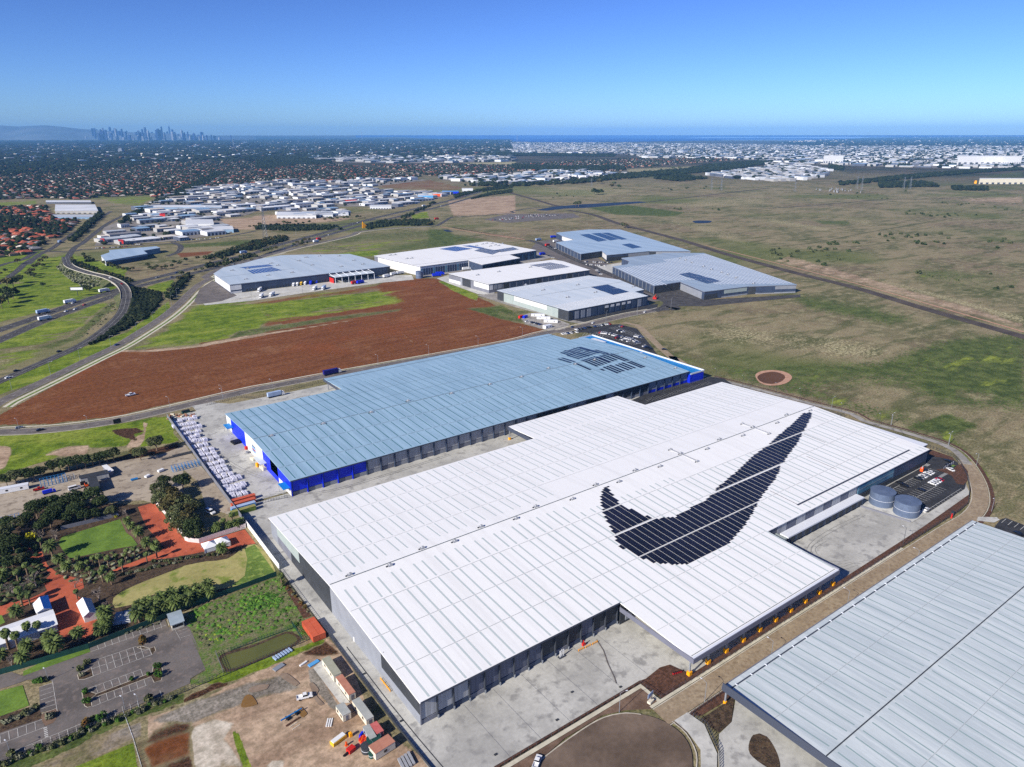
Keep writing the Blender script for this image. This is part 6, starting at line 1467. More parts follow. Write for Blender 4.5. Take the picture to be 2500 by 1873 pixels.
PR=spline([(149,121.4),(160,121.3),(250,121.2),(340,121),(370,120.4),(388,123.4),(404,129.6),(420,138.5),(438,151.5),(449,163),(452.5,175),(452,195),(450,220)]+[G('A8',*p) for p in ((1180,1210),(945,1150),(700,1085),(500,1033),(330,990))],5)
ribbon('brown_road',PR[:int(len(PR)*.62)],7.4,'brown_road',label='dusty brown road curving round the white warehouse')
ribbon('brown_road',PR[int(len(PR)*.6):],4.6,'concrete_worn',label='narrow path behind the white warehouse')
ribbon('kerb_strip',PR[:int(len(PR)*.62)],.35,'kerb',side=3.9,label='kerb on the warehouse side of the brown road')
ribbon('footpath',PR[:int(len(PR)*.36)],1.2,'path',side=4.9,label='footpath beside the brown road')
ribbon('kerb_strip',PR,.35,'kerb',side=-4.1,label='kerb on the outer side of the brown road')
ribbon('mulch_bed',PR[int(len(PR)*.30):],1.8,'mulch',side=-5.4,label='mulch strip outside the curved road')
ws('mulch_bed',[(156,117),(360,116.4),(360,113.2),(176,113.2),(160,114)],'mulch','mulch strip in front of the pale grey warehouse')
ws('turning_circle',spline([(60,96),(60,122),(96,129.6),(109,131.4),(124,132.6),(134,132.2),(141,129.4),(146.6,123.5),(149,117),(148.4,110),(143,103),(128,93),(95,85)],2,True),'turning_circle','dark turning circle at the end of the brown road')
ribbon('kerb_strip',spline([(92,128.6),(109,131.4),(124,132.6),(134,132.2),(141,129.4),(144.6,126)],2),.4,'kerb',label='kerb round the turning circle')
ribbon('kerb_strip',spline([(150.6,118),(150.4,112),(147,105),(141,100)],2),.4,'kerb',label='kerb on the far side of the turning circle')
ws('verge',[(151.2,117.4),(156,117),(156.4,112),(153.8,108),(151,112)],'dirt_verge','small brown bed between turning circle and gate')
ws('footpath',[(151.4,117.8),(157.6,117.6),(158,111),(152,101),(143,94),(142,99),(149,105),(151.2,112)],'concrete_pale','pale concrete apron at the gate')
ws('mulch_bed',[(158.4,113),(176,113),(166,106.5),(159,106)],'mulch_dark','rough planted bed under the corner of the grey roof')
ws('yard',[(158.6,105.6),(166,106.4),(177,113),(210,113),(210,60),(140,60),(143,93),(152,100.6)],'concrete','grey concrete yard under the pale grey warehouse canopy')
ws('mulch_bed',spline([(160,95),(167,99),(170,96),(166,89),(161,86)],1.5,True),'mulch_dark','rounded planted island in the grey yard')
sheet('car_park','D2',[(1925,1085),(1990,1062),(2420,1230),(2420,1420),(1850,1180)],'asphalt_dark','black asphalt car park at the right edge above the grey roof')
sheet('footpath','D2',[(1660,1050),(1880,1055),(1920,1085),(1850,1120),(1640,1095)],'concrete_pale','pale drive into the right hand car park')
sheet('verge','D2',[(1860,1200),(2420,1400),(2420,1460),(1800,1250)],'mulch_dark','planted strip below the right hand car park')
sheet('yard','D2',[(1540,1240),(1640,1200),(1800,1260),(2420,1480),(2420,1560),(1480,1260)],'concrete_worn','grey service lane behind the pale grey warehouse')
LM=MB();nz(.004)
for k in range(7):
    a=G('D2',1995+75*k,1075+28*k);b=G('D2',1940+75*k,1120+28*k);d=np.array(b)-a;z_=ZC[0];u=np.array((-d[1],d[0]))/np.linalg.norm(d)*.09;LM.add([(a[0]-u[0],a[1]-u[1],z_),(b[0]-u[0],b[1]-u[1],z_),(b[0]+u[0],b[1]+u[1],z_),(a[0]+u[0],a[1]+u[1],z_)],[(0,1,2,3)])
LM.build('bay_marking','line_white',zero=True)['kind']='structure'
# tank pad, car parks
ws('yard',[(336.4,159),(357,159),(357,134.8),(340.6,134.8)],'concrete_pale','pale pad under the two tanks')
ws('car_park',[(357.4,161.5),(414,162),(424,170),(436,170),(434.6,161),(432,153),(420,146),(409,138.6),(400,135.6),(357.6,134.8)],'asphalt_dark','black asphalt car park beside the tanks')
ws('mulch_bed',[(412,156),(418.5,153),(432,150.6),(424,144),(411,139),(404,138),(403,141),(411,147)],'mulch','mulch island in the car park corner')
ws('mulch_bed',[(426,170),(438,172),(437,158),(433,155),(431,162)],'mulch','mulch strip along the car park fence')
LM=MB()
def ln(a,b,w=.14,mb=None):
    z=ZC[0];d=np.array(b)-np.array(a);L=np.linalg.norm(d);
    if L<.01: return
    u=np.array((-d[1],d[0]))/L*w/2;mb=mb or LM
    mb.add([(a[0]-u[0],a[1]-u[1],z),(b[0]-u[0],b[1]-u[1],z),(b[0]+u[0],b[1]+u[1],z),(a[0]+u[0],a[1]+u[1],z)],[(0,1,2,3)])
nz(.004)
for k in range(20): ln((361+k*2.6,158.4),(361+k*2.6,153.6))
ln((361,158.4),(411,158.4))
for k in range(13): ln((359.5+k*2.6,151),(359.5+k*2.6,140.8))
ln((359.5,146),(392,146));
for k in range(9): ln((404+k*.9,151),(404+k*.9,149.2),.35)
for k in range(8): ln((412,161+k*.75),(416,161+k*.75),.3)
ln((357,136.2),(399,136.9))
for k in range(14): ln((360+k*2.9,136.3),(360+k*2.9,135.2))
LM.build('bay_marking','line_white',zero=True)['kind']='structure'
ws('car_park',[(352,338),(352,309),(380,309),(436,309),(446,330),(440,341),(372,341)],'asphalt_dark','black asphalt strip of parking between the two big warehouses')
LM=MB();nz(.004)
for k in range(26): ln((362+k*2.7,333),(362+k*2.7,328))
for k in range(26): ln((362+k*2.7,320),(362+k*2.7,315))
LM.build('bay_marking','line_white',zero=True)['kind']='structure'
ZC[0]=.06
# far car park by the blue warehouse and its drive
CP=GP('A7',[(1180,1080),(1340,1110),(1640,1150),(1920,1290),(2030,1240),(1890,1060),(1720,1000),(1640,990),(1450,1040),(1300,1060)])
CP=GP('A7',[(1120,1080),(1400,1075),(1560,1120),(1900,1260),(2060,1300),(1990,1200),(1860,1040),(1700,1000),(1560,1010),(1300,1060)])
sheet('car_park',0,CP,'asphalt_dark','busy black car park beyond the blue warehouse',world=True)
roadw('concrete_drive',ml(('A7',[(1740,985),(1860,1010),(1960,1100),(2080,1220),(2209,1330)]),('A8',[(100,860),(250,960)])),6.5,'long concrete drive running down beside the far car park','brown_road',(),False)
LM=MB();nz(.004)
for a,b in (((1500,1075),(1900,1190)),((1640,1030),(1950,1130)),((1380,1090),(1600,1110))):
    A_,B_=np.array(G('A7',*a)),np.array(G('A7',*b));L=np.linalg.norm(B_-A_);u=(B_-A_)/L;v=np.array((-u[1],u[0]))
    for k in range(int(L/2.7)):
        p=A_+u*2.7*k;ln(p-v*5,p+v*5,.2)
LM.build('bay_marking','line_white',zero=True)['kind']='structure'
for lab,P,m in (('concrete truck yard in front of the courier depot',MP(('A6',[(60,740),(230,700),(300,720),(1450,580),(1640,560),(1860,560),(1880,600),(1560,630),(900,720),(420,790),(0,830),(-30,800)])),'concrete_pale'),
 ('car park of the courier depot',MP(('A5',[(1670,480),(1720,370),(1830,300),(2040,430),(1900,480),(1700,505)])),'asphalt_old'),
 ('concrete yard of the truck depot',MP(('A6',[(1660,480),(1900,560)]),('A7',[(0,580),(160,545),(470,500),(700,500),(1100,400),(1300,400),(1000,300),(960,330)])),'concrete_worn'),
 ('concrete apron round the bright white warehouse',MP(('A7',[(60,590),(165,560),(520,705),(600,690),(560,740),(430,730),(180,640)])),'concrete_pale'),
 ('concrete apron beside the light grey warehouse',MP(('A7',[(420,740),(600,720),(700,790),(1240,965),(1960,815),(2060,860),(1700,935),(1380,1000),(1250,980),(700,830)])),'concrete_worn'),
 ('parking strip in front of the light grey warehouse',MP(('A7',[(1290,965),(1960,825),(2050,820),(2040,850),(1700,925),(1400,985)])),'asphalt_dark'),
 ('service yards between the middle warehouses',MP(('A7',[(960,260),(1140,230),(1380,330),(1640,480),(2100,700),(2140,790),(1900,800),(1440,560),(1200,440),(900,330)])),'asphalt_old'),
 ('concrete court of the steel blue warehouse',MP(('A7',[(1500,480),(1760,440),(2300,680),(2200,740),(2080,740),(1700,590)])),'concrete_pale'),
 ('yard of the steel blue warehouse corner',MP(('A8',[(-20,450),(150,430),(320,520),(870,490),(870,505),(300,560),(140,560),(0,490)])),'asphalt'),
 ('building site yard by the red field',MP(('A7',[(800,930),(900,900),(1100,940),(1260,1000),(1200,1050),(1060,1060),(860,1000)])),'concrete_worn'),
 ('vehicle storage lot by the channel',MP(('A7',[(480,60),(700,10),(1290,5),(1350,40),(700,90)])),'asphalt_old')):
    sheet('yard',0,P,m,lab,world=True)
ribbon('footpath',GP('A5',[(1600,520),(1740,505),(2100,450),(2203,440)])+GP('A6',[(200,800),(420,745),(900,715),(1560,632)]),1.6,'path',label='pale wall and path along the edge of the truck yard')
ZC[0]=.06
mass('undergrowth',MP(('B1',[(-50,1560),(300,1480),(700,1420),(1400,1300),(1600,1330),(1420,1390),(740,1520),(700,1657),(-50,1657)]),('B3',[(0,0)])) if 0 else MP(('B3',[(-50,120),(250,130),(480,250),(450,420),(560,560),(520,720),(330,880),(0,1000),(-50,900)])),2.6,.8,1.7,.8,'dark undergrowth of the old garden',('leaf_dark','leaf_gum','far_leaf'),'undergrowth')
mass('undergrowth',MP(('B3',[(560,420),(760,340),(850,420),(1500,300),(1900,200),(1980,280),(1350,540),(1400,640),(900,760),(740,640),(620,560)])),2.2,.5,1.2,.8,'dark planting under the palm rows',('leaf_dark','leaf_gum','leaf_grey'),'undergrowth')
mat('weedy',C(88,112,42),C(118,112,84),.3,c3=C(60,98,34),rough=1,fine=(.3,1.5),detail=8)
# garden, lawns and paving at the left
sheet('yard',0,MP(('B1',[(-100,1050),(-100,1000),(300,930),(900,830),(1200,740),(1560,690),(1900,640),(2200,520)]),('B2',[(180,500),(330,640),(560,940),(960,1460),(880,1500),(600,1400),(500,1100),(330,960)]),('B1',[(2190,1300),(1700,1180),(1300,1190),(600,1150),(200,1380),(-100,1480)])),'yard_gravel','pale gravel storage yard among the trees',world=True)
sheet('garden_floor',0,MP(('B1',[(-200,1480),(200,1380),(600,1200),(1600,1230),(1840,1200)]),('B4',[(60,0),(350,340),(520,370),(1060,200),(1190,380)]),('B4',[(1430,750),(1000,900),(380,1170)]),('B3',[(1960,1130),(1060,1440),(380,1640),(-300,1900),(-300,0)])),'mulch_dark','dark garden soil under the palms',world=True)
sheet('red_paving',0,MP(('B1',[(1640,1260),(1830,1205),(1900,1290),(2193,1640)]),('B4',[(130,90),(350,340),(520,372),(1060,210),(1190,375),(860,440),(580,470),(450,500),(0,575)]),('B3',[(2193,330),(1950,400),(1340,570),(1340,545),(1900,330),(1960,280),(1750,40),(1700,-60)])),'red_paving','terracotta red paved court and path',world=True)
sheet('red_paving',0,MP(('B3',[(250,240),(500,330),(560,480),(700,600),(980,650),(1000,760),(860,820),(1000,900),(1100,1070),(1210,1230),(1000,1370),(760,1340),(640,1280),(600,1000),(400,920),(0,1100),(-50,960),(330,900),(560,790),(510,680),(600,600),(480,450),(330,420)])),'red_paving','terracotta red courtyard between the white buildings',world=True)
sheet('lawn',0,MP(('B3',[(690,220),(740,150),(1430,-60),(1480,20),(1640,250),(1400,290),(830,410),(760,330)])),'lawn_lush','bright green lawn framed by palms',world=True,smooth=0)
sheet('lawn',0,spline(MP(('B3',[(1370,1000),(1350,880),(1500,780),(1700,690),(2193,500)]),('B4',[(300,650),(600,590),(850,560),(1180,385)]),('B4',[(1430,735),(1150,830),(870,900),(500,960),(0,1010)]),('B3',[(1850,830),(1560,960)])),3,True),'lawn_dry','pale dry lawn ending green by the white wall',world=True)
sheet('lawn',0,MP(('B4',[(1180,390),(1430,735),(1150,830),(890,890),(1060,760),(1090,560),(1060,440)])),'lawn','green end of the dry lawn',world=True)
sheet('lawn',0,MP(('B3',[(-60,1100),(20,1080),(60,1170),(-60,1230)])),'lawn_lush','scrap of bright lawn at the left edge',world=True)
sheet('soil_bed',0,MP(('B3',[(1460,-40),(1530,90),(1600,50),(1720,200),(1650,240),(1580,160),(1500,100),(1430,-50)])),'dirt_verge','edged soil bed between lawn and red court',world=True)
sheet('weed_lot',0,MP(('B4',[(360,1310),(430,1160),(1440,775),(1540,900),(1760,1270),(1880,1510),(1740,1530),(1420,1600),(1060,1657)]),('B6',[(800,50),(560,170),(540,300),(400,400),(270,420),(270,380),(390,310),(260,20)])),'weedy','rank overgrown vacant lot',world=True)
sheet('mulch_bed',0,MP(('B4',[(1530,900),(1560,850),(1850,1240),(1760,1270)])),'mulch','rusty weeds and mulch along the driveway',world=True)
sheet('pond_edge',0,MP(('B6',[(500,190),(760,105),(1010,8),(1075,25),(1105,95),(620,305),(530,300)])),'mulch_dark','muddy edge of the green pond',world=True,smooth=1.5)
sheet('water',0,MP(('B6',[(520,205),(760,125),(1010,22),(1058,34),(1082,90),(850,195),(620,288),(545,288)])),'pond_green','murky olive green pond by the vacant lot',world=True,smooth=1.5)
# old car park
sheet('car_park',0,MP(('B5',[(-120,1690),(-120,1240),(500,1060),(540,1150),(640,1110),(690,1000),(680,930),(480,990),(470,680),(630,630),(600,590),(330,590),(200,640),(-120,740),(-120,560),(140,500),(270,545),(1085,258),(1070,165),(1160,160),(1980,-135)]),('B4',[(150,1375),(350,1300),(430,1430),(520,1657)]),('B6',[(260,20),(300,100),(385,300),(270,370),(262,410),(0,525)]),('B5',[(1880,800),(1000,1180),(0,1590)])),'asphalt_old','worn grey asphalt car park with faded bays',world=True)
sheet('lawn',0,MP(('B5',[(280,545),(280,490),(480,390),(860,280),(1060,190),(1085,255),(900,320)])),'lawn_lush','bright grass strip above the car park drive',world=True)
sheet('lawn',0,MP(('B5',[(-120,760),(270,655),(350,900),(20,1025),(-120,1060)])),'lawn_lush','small bright square lawn at the left edge',world=True)
sheet('soil_bed',0,MP(('B5',[(0,1230),(0,1030),(350,920),(480,940),(500,1060),(250,1140)])),'mulch_dark','planted bed above the lower left bays',world=True)
sheet('soil_bed',0,spline(MP(('B5',[(500,1010),(690,935),(695,1020),(640,1110),(545,1145)])),1.5,True),'dirt_verge','round ended planted bed',world=True)
isl=[('B5',[(930,530),(945,590),(1020,585),(1120,550),(1100,450),(1010,500)]),('B5',[(1640,200),(1700,190),(1800,215),(1855,195),(1870,240),(1825,290),(1790,220),(1700,225)]),('B5',[(980,725),(1020,715),(1160,760),(1090,820),(1105,905),(1050,925),(1015,905)]),('B5',[(1160,760),(1720,545),(1830,500),(1840,420),(1870,395),(1935,400),(1960,520),(1935,600),(1850,625),(1815,555),(1110,815)])]
for k,(fr,P) in enumerate(isl):
    sheet('soil_bed',fr,P,'mulch_dark','planted car park island');L=GP(fr,P);ribbon('kerb_strip',L+[L[0]],.22,'kerb',label='kerb round a car park island')
nz(.004);LM=MB()
def L5(*s):
    for a,b in s: ln(G('B5',*a),G('B5',*b),.17)
L5(*[((1165+84*k,160-30.5*k),(1187+84*k,232-29*k)) for k in range(11)]);L5(((1090,257),(1990,-60)))
L5(((1100,375),(1640,190)),((1110,460),(1800,222)),((1030,580),(1830,288)),((1180,370),(1215,515)),((1260,325),(1300,480)),((1345,295),(1390,450)),((1435,265),(1475,415)),((1518,235),(1560,385)),((1600,205),(1645,355)),((1685,190),(1728,325)),((1095,440),(1125,550)),((1795,220),(1820,290)))
L5(((1000,720),(1690,468)),((1110,915),(1770,655)),*[((1150+90*k,665-33*k),(1176+90*k,745-33*k)) for k in range(7)],*[((1185+91*k,790-33*k),(1206+91*k,878-35*k)) for k in range(7)])
L5(*[((190+103*k,1440-43*k),(205+103*k,1525-42*k)) for k in range(8)],*[((1285+91*k,985-36*k),(1300+91*k,1062-36*k)) for k in range(5)],((190,1440),(980,1120)),((1920,720),(1942,790)))
L5(*[((488,730+53*k),(637+9*k,680+51*k)) for k in range(5)],((480,678),(632,630)),((630,600),(688,970)),((500,1000),(682,935)))
L5(((0,1250),(510,1068)),((0,1365),(545,1160)),*[((0+105*k,1252-37*k),(10+105*k,1350-38*k)) for k in range(5)])
for a,b in (((205,1345),(350,1300)),((240,1385),(365,1345)),((265,1425),(385,1385)),((280,1460),(400,1420)),((300,1500),(420,1465))): ln(G('B4',*a),G('B4',*b),.12)
ln(G('B4',200,1350),G('B4',300,1530),.12)
LM.build('bay_marking','line_worn',zero=True)['kind']='structure'
LM=MB()
for k in range(6): 
    a=G('B5',545+3*k,1170+21*k);ln((a[0]-.5,a[1]),(a[0]+.5,a[1]),.35)
LM.build('crossing_marking','line_white',zero=True)['kind']='structure'
# puddles and marks on the dirt yard
mat('puddle',C(128,96,52),C(138,106,62),.2,rough=.12,spec=.5)
mat('dark_damp',C(130,112,96),C(146,128,110),.3,rough=.7)
for P,m in (([(660,590),(690,505),(740,500),(785,570),(740,585)],'puddle'),([(1185,410),(1210,400),(1260,460),(1240,500),(1300,570),(1270,582),(1230,540),(1205,470)],'dark_damp'),([(1100,600),(1125,590),(1170,645),(1140,672),(1110,650)],'puddle'),([(720,450),(800,420),(880,420),(860,450),(740,480)],'dark_damp'),([(960,340),(1010,330),(1110,410),(1080,430),(980,370)],'dark_damp')):
    sheet('puddle','B6',P,m,'brown puddle on the dirt yard',smooth=1.)
sheet('cabin_pad','B6',[(1215,290),(1285,230),(1440,480),(1500,560),(1420,560)],'concrete_pale','pale pad in front of the site cabins')
# ---------------------------------------------------------------- things
rk=np.random.default_rng(21)
def fence(pts,h,n,label,m='steel_dark',solid=False,cat='fence',rails=2,pk=0,group=None,post=.07):
    P=np.array(pts,float);seg=np.linalg.norm(np.diff(P,axis=0),axis=1);cum=np.concatenate([[0],np.cumsum(seg)]);L=cum[-1]
    n=min(n,99);f=lambda s:(np.interp(s,cum,P[:,0]),np.interp(s,cum,P[:,1]))
    o=empty('fence',(P[0][0],P[0][1],0),label,cat,group)
    for k in range(n):
        a=f(L*k/n);b=f(L*(k+1)/n);mb=MB()
        if solid: mb.wall(a,b,0,h,.12)
        else:
            for r in range(rails): z=h*(.12+.8*r/(max(1,rails-1)));mb.wall(a,b,z,z+.07,.06)
            d=math.hypot(b[0]-a[0],b[1]-a[1]);c=int(d/pk) if pk else 0
            for j in range(c): t=(j+.5)/c;mb.tube((a[0]+(b[0]-a[0])*t,a[1]+(b[1]-a[1])*t,.05),(a[0]+(b[0]-a[0])*t,a[1]+(b[1]-a[1])*t,h),.018,n=3,cap=False)
        mb.tube((a[0],a[1],0),(a[0],a[1],h+.08),post,n=4);mb.build('fence_panel',m,o)
    return o
mat('fence_green',C(24,62,56),C(30,74,66),.3,rough=.7)
mat('fence_mesh',C(96,98,96),rough=.7)
mat('wall_plaster',C(224,218,214),C(206,196,194),.2,rough=.8)
mat('wall_white2',C(232,232,230),rough=.7)
fence([(94,136.3),(154.4,136.0),(154.9,126.9),(172,126.5),(372,126.2),(384,127.1)],2,99,'black palisade fence round the concrete yard beside the brown road','steel_dark',pk=.45)
fence([(384,127.1),(402,134),(416,141),(431,151),(438.5,158),(441,170),(443.5,190),(442.5,225),(440,262)],2,90,'black palisade fence curving round the car park by the tanks','steel_dark',pk=.6)
fence([(440,262)]+[G('A8',*p) for p in ((1140,1225),(950,1175),(700,1110),(520,1058),(330,1010))],2,90,'thin black fence along the back of the white warehouse','steel_dark',pk=.8)
fence([(157.5,116.2),(260,116.2),(354,116)],2,95,'black palisade fence in front of the pale grey warehouse','steel_dark',pk=.5)
fence([(157.5,116.2),(158.2,110),(153,101),(144.5,94)],1.9,26,'black gate and fence at the turning circle','steel_dark',pk=.35,cat='gate',post=.1)
fence([(77.6,226),(77.6,170),(78.2,150),(79.5,128),(82,105)],1.1,60,'low dark retaining fence between the driveway and the site cabins','wall_dark',solid=True)
fence([(77.3,278),(77.4,226)],1.3,40,'low dark fence between the driveway and the vacant lot','steel_dark',pk=.5)
fence([(77.6,324.5),(77.6,278)],3.1,18,'tall white wall between driveway and lawn','wall_white2',solid=True,cat='wall')
fence([(78.2,499),(77.6,389),(77.6,326)],3.0,70,'long grey wall beside the rows of wrapped pallets','wall_grey',solid=True,cat='wall')
fence([G('B3',-300,1890),G('B3',0,1790),G('B3',500,1650),G('B3',1060,1480),(29,271.8),(38,273),G('B4',1440,762)],2.3,80,'dark green sheet fence between the garden and the car park','fence_green',solid=True)
fence([G('B5',-120,1680),G('B5',0,1620),G('B5',1000,1200),G('B5',2212,740),G('B6',300,440),G('B6',560,335),G('B6',900,195),(76.8,226.4)],1.8,90,'dark rail fence along the bottom of the car park and pond','steel_dark',rails=3,pk=1.2)
fence([G('B6',465,180),G('B6',525,330)],1.8,12,'short mesh fence at the left end of the pond','fence_mesh',rails=4)
fence([G('B6',560,165),G('B6',1070,-20),G('B4',1620,1330),G('B4',1750,1530)],1.6,36,'thin mesh fence round the pond','fence_green',rails=4)
fence([G('B1',1840,1205),G('B1',2193,1610),G('B4',350,352),G('B4',520,372)],2.3,20,'white plastered wall along the red court','wall_plaster',solid=True,cat='wall')
fence([G('B4',520,372),G('B4',1075,190),(77.4,324.6)],2.4,12,'pinkish plastered wall behind the marquees','wall_plaster',solid=True,cat='wall')
fence([G('B5',1490,1000),G('B5',1600,1300),G('B5',1700,1640)],1.1,16,'leaning pale wire fence beside the dirt track','white_gutter',rails=1,post=.05)
fence([G('C4',1610,770),G('C4',1680,700),G('C4',1760,660),(438,336.5)],2,40,'pale railing along the parking between the big warehouses','fence_mesh',pk=.8,rails=3)
fence([G('B2',600,200),G('B2',1000,100),G('C3',300,640),G('C3',920,490)],1.8,70,'black fence between the estate road and the blue warehouse yard','steel_dark',pk=.6)
fence([G('B2',970,1465),G('B2',1310,1350),G('B2',1600,1290)],1.6,20,'thin fence across the end of the pallet yard','steel_dark',pk=.5)
fence([G('B1',730,1530),G('B1',1400,1370)],2,14,'grey fence behind the bright lawn','wall_grey',solid=True)
fence([G('D2',1620,1190),G('D2',1800,1260),G('D2',2420,1470)],2,40,'black fence behind the pale grey warehouse','steel_dark',pk=.6)
# lamp posts
def lamp(h=8,arm=2.,col='steel'):
    o=empty('street_lamp',(0,0,0),'x','street lamp');mb=MB();mb.tube((0,0,0),(0,0,h),.11,.07,6);mb.tube((0,0,h),(arm*.6,0,h+.45),.06,.05,5);mb.tube((arm*.6,0,h+.45),(arm,0,h+.4),.05,n=5);mb.build('pole',col,o,local=True)
    mb=MB();mb.obox((arm+.3,0),0,.7,.28,h+.33,h+.47);mb.build('lamp_head','white_gutter',o,local=True);return o
LP=lamp();LPD=lamp(9,1.2,'steel_dark');LPF=lamp(11,2.6)
def lamps(proto,L,rz,lab,gr,wob=0):
    for i,p in enumerate(L):
        g=G(*p);place(proto,(g[0],g[1],0),rz+rk.uniform(-wob,wob),1,lab if isinstance(lab,str) else lab[i],gr)
lamps(LP,[('B8',295,1020),('B8',692,765),('B8',1148,455),('B8',1565,205)],PI/2,'pale curved arm lamp standing by the brown road in front of the grey warehouse','street lamps of the brown road')
lamps(LP,[('B7',1617,1075)],-.3,'tall lamp with its long shadow beside the turning circle','street lamps of the brown road')
lamps(LPD,[('C1',1278,1045)],PI/2,'tall dark yard lamp on the mulch bed by the open concrete yard','yard lamps')
lamps(LP,[('C1',1630,275),('C1',1842,440),('C1',1187,125),('C1',1960,790)],PI,'lamp on the outer edge of the curved road','street lamps of the brown road',.3)
lamps(LPF,[('A5',105,1250),('A5',437,1115),('A5',690,990),('A5',957,880),('A5',1180,762),('A5',1322,667),('A5',1437,585),('A5',1478,518),('A5',1525,450)],-.6,'tall pale lamp on the grass bank beside the side road','street lamps of the side road')
lamps(LP,[('A5',1463,1400),('A5',1921,1330),('A5',763,1570),('A5',167,1595),('A6',612,1595),('A6',1558,1362),('A6',2013,1272),('A6',160,1650),('A7',432,1190),('A7',830,1106)],PI/2+.4,'pale lamp along the edge of the red field','street lamps of the estate road')
lamps(LPD,[('A8',360,1000),('A8',522,1042),('A8',722,1090),('A8',865,1125),('A8',1112,1215),('A8',1340,1280)],PI,'black lamp on the fence line behind the white warehouse','lamps behind the white warehouse')
lamps(LP,[('A8',1056,1175),('A8',1412,1275),('A8',1758,1392)],0,'pale lamp on the field edge of the curved road','lamps behind the white warehouse')
LPS=lamp(4.6,.7)
for p,l in ((('B5',580,600),'white headed lamp beside the bushy bed in the old car park'),(('B5',1670,920),'twin headed lamp near the lower right bays of the old car park'),(('B5',125,1480),'lamp among the lower left bays of the old car park'),(('B5',1500,940),'slender lamp by the car park fence below the long island')):
    g=G(*p);place(LPS,(g[0],g[1],0),2,1,l,'car park lamps')
lamps(LPF,[('A6',865,50+0),('A6',1180,150),('A6',820,200),('A6',345,430),('A6',715,320),('A6',1330,130),('A6',1500,110)]+[('A7',x,y) for x,y in ((1180,360),(1310,430),(1530,560),(1640,620),(1860,930),(1580,985),(2165,860),(1210,1050))],.5,'lamp post along the roads of the middle distance','distant lamp posts')
lamps(LPD,[('A6',420,750),('A6',882,730),('A6',1180,600),('A6',1480,575)],.5,'dark lamp in the courier depot yard','depot yard lamps')
# cars
def car(col,kind=0):
    nm=('car','utility_truck','van')[kind];o=empty(nm,(0,0,0),'x',('car','ute','van')[kind])
    def prof(P,w,mb,mi=0,tw=None):
        tw=tw or [w]*len(P);n=len(P);vs=[(x,-t/2,z) for (x,z),t in zip(P,tw)]+[(x,t/2,z) for (x,z),t in zip(P,tw)]
        mb.add(vs,[tuple(range(n)),tuple(range(2*n-1,n-1,-1))]+[(i,i+n,(i+1)%n+n,(i+1)%n) for i in range(n)],mi)
    if kind==0: B=[(-2.2,.3),(2.2,.3),(2.25,.7),(1.9,.88),(1.,.95),(-1.6,1.),(-2.2,.85)];T=[(-1.75,.98),(1.05,.93),(.35,1.42),(-1.2,1.45)]
    elif kind==1: B=[(-2.6,.45),(2.6,.45),(2.65,.85),(2.4,1.08),(1.2,1.15),(-.6,1.15),(-.65,.75),(-2.5,.75),(-2.6,1.1)];T=[(-.6,1.13),(1.25,1.12),(.7,1.72),(-.45,1.75)]
    else: B=[(-2.5,.4),(2.5,.4),(2.55,.9),(2.,1.2),(1.4,1.25),(-2.5,1.3)];T=[(-2.48,1.28),(1.5,1.23),(.9,2.,),(-2.4,2.05)]
    b=MB();prof(B,1.8,b);b.build('body',col,o,local=True)
    b=MB();prof([(x*.985,z) for x,z in T],1.6,b,0,[1.72,1.72,1.35,1.35]);b.build('window','window_dark',o,local=True)
    b=MB();x0,x1=T[3][0],T[2][0];zt=T[2][1];b.box(x0-.03,x1+.03,-.69,.69,zt-.02,zt+.06);b.build('roof',col,o,local=True)
    if kind==1: b=MB();b.box(-2.5,-.7,-.86,-.74,.75,1.15);b.box(-2.5,-.7,.74,.86,.75,1.15);b.box(-2.6,-2.5,-.86,.86,.75,1.15);b.build('tray_side',col,o,local=True)
    for x in (-1.4*(1.15 if kind else 1),1.4*(1.15 if kind else 1)):
        for y in (-.86,.86): w=MB();w.tube((x,y-.1,.34),(x,y+.1,.34),.34,n=10);w.build('wheel','rubber',o,local=True)
    b=MB();b.box(2.18,2.27,-.8,-.45,.6,.75);b.box(2.18,2.27,.45,.8,.6,.75)
    return o
mat('car_white',C(228,229,230),rough=.3,spec=.5);mat('car_silver',C(160,164,170),rough=.3,metal=.4);mat('car_black',C(24,24,28),rough=.25,spec=.5);mat('car_red',C(170,24,26),rough=.3,spec=.5);mat('car_blue',C(40,62,110),rough=.3,spec=.5);mat('car_orange',C(230,90,30),rough=.4)
CC=['car_white','car_silver','car_black','car_red','car_blue']
CN=['white','silver','black','red','dark blue']
CARS=[car(c) for c in CC];UTE=car('car_white',1);VAN=car('car_white',2);UTR=car('car_red',1)
def flat(col): # one mesh car for far copies
    mb=MB();mb.box(-2.2,2.2,-.9,.9,.25,.9,0);mb.obox((-.3,0),0,2.7,1.6,.9,1.45,1,.75);mb.obox((-.3,0),0,1.9,1.1,1.45,1.5,0)
    me=bpy.data.meshes.new('car');me.from_pydata(mb.v,[],mb.f);me.materials.append(M(col));me.materials.append(M('window_dark'));me.polygons.foreach_set('material_index',mb.m);return me
FC=[flat(c) for c in CC];ncar=[0]
def fcar(p,a,k,lab,gr):
    if ncar[0]>=225: return
    ncar[0]+=1
    o=bpy.data.objects.new('car',FC[k]);COL.objects.link(o);o.location=(p[0],p[1],.1);o.rotation_euler.z=a;tag(o,CN[k]+' car '+lab,'car',gr);return o
def ncarp(p,a,k,lab,gr=None): return place(CARS[k],(p[0],p[1],.12),a,1,lab,gr)
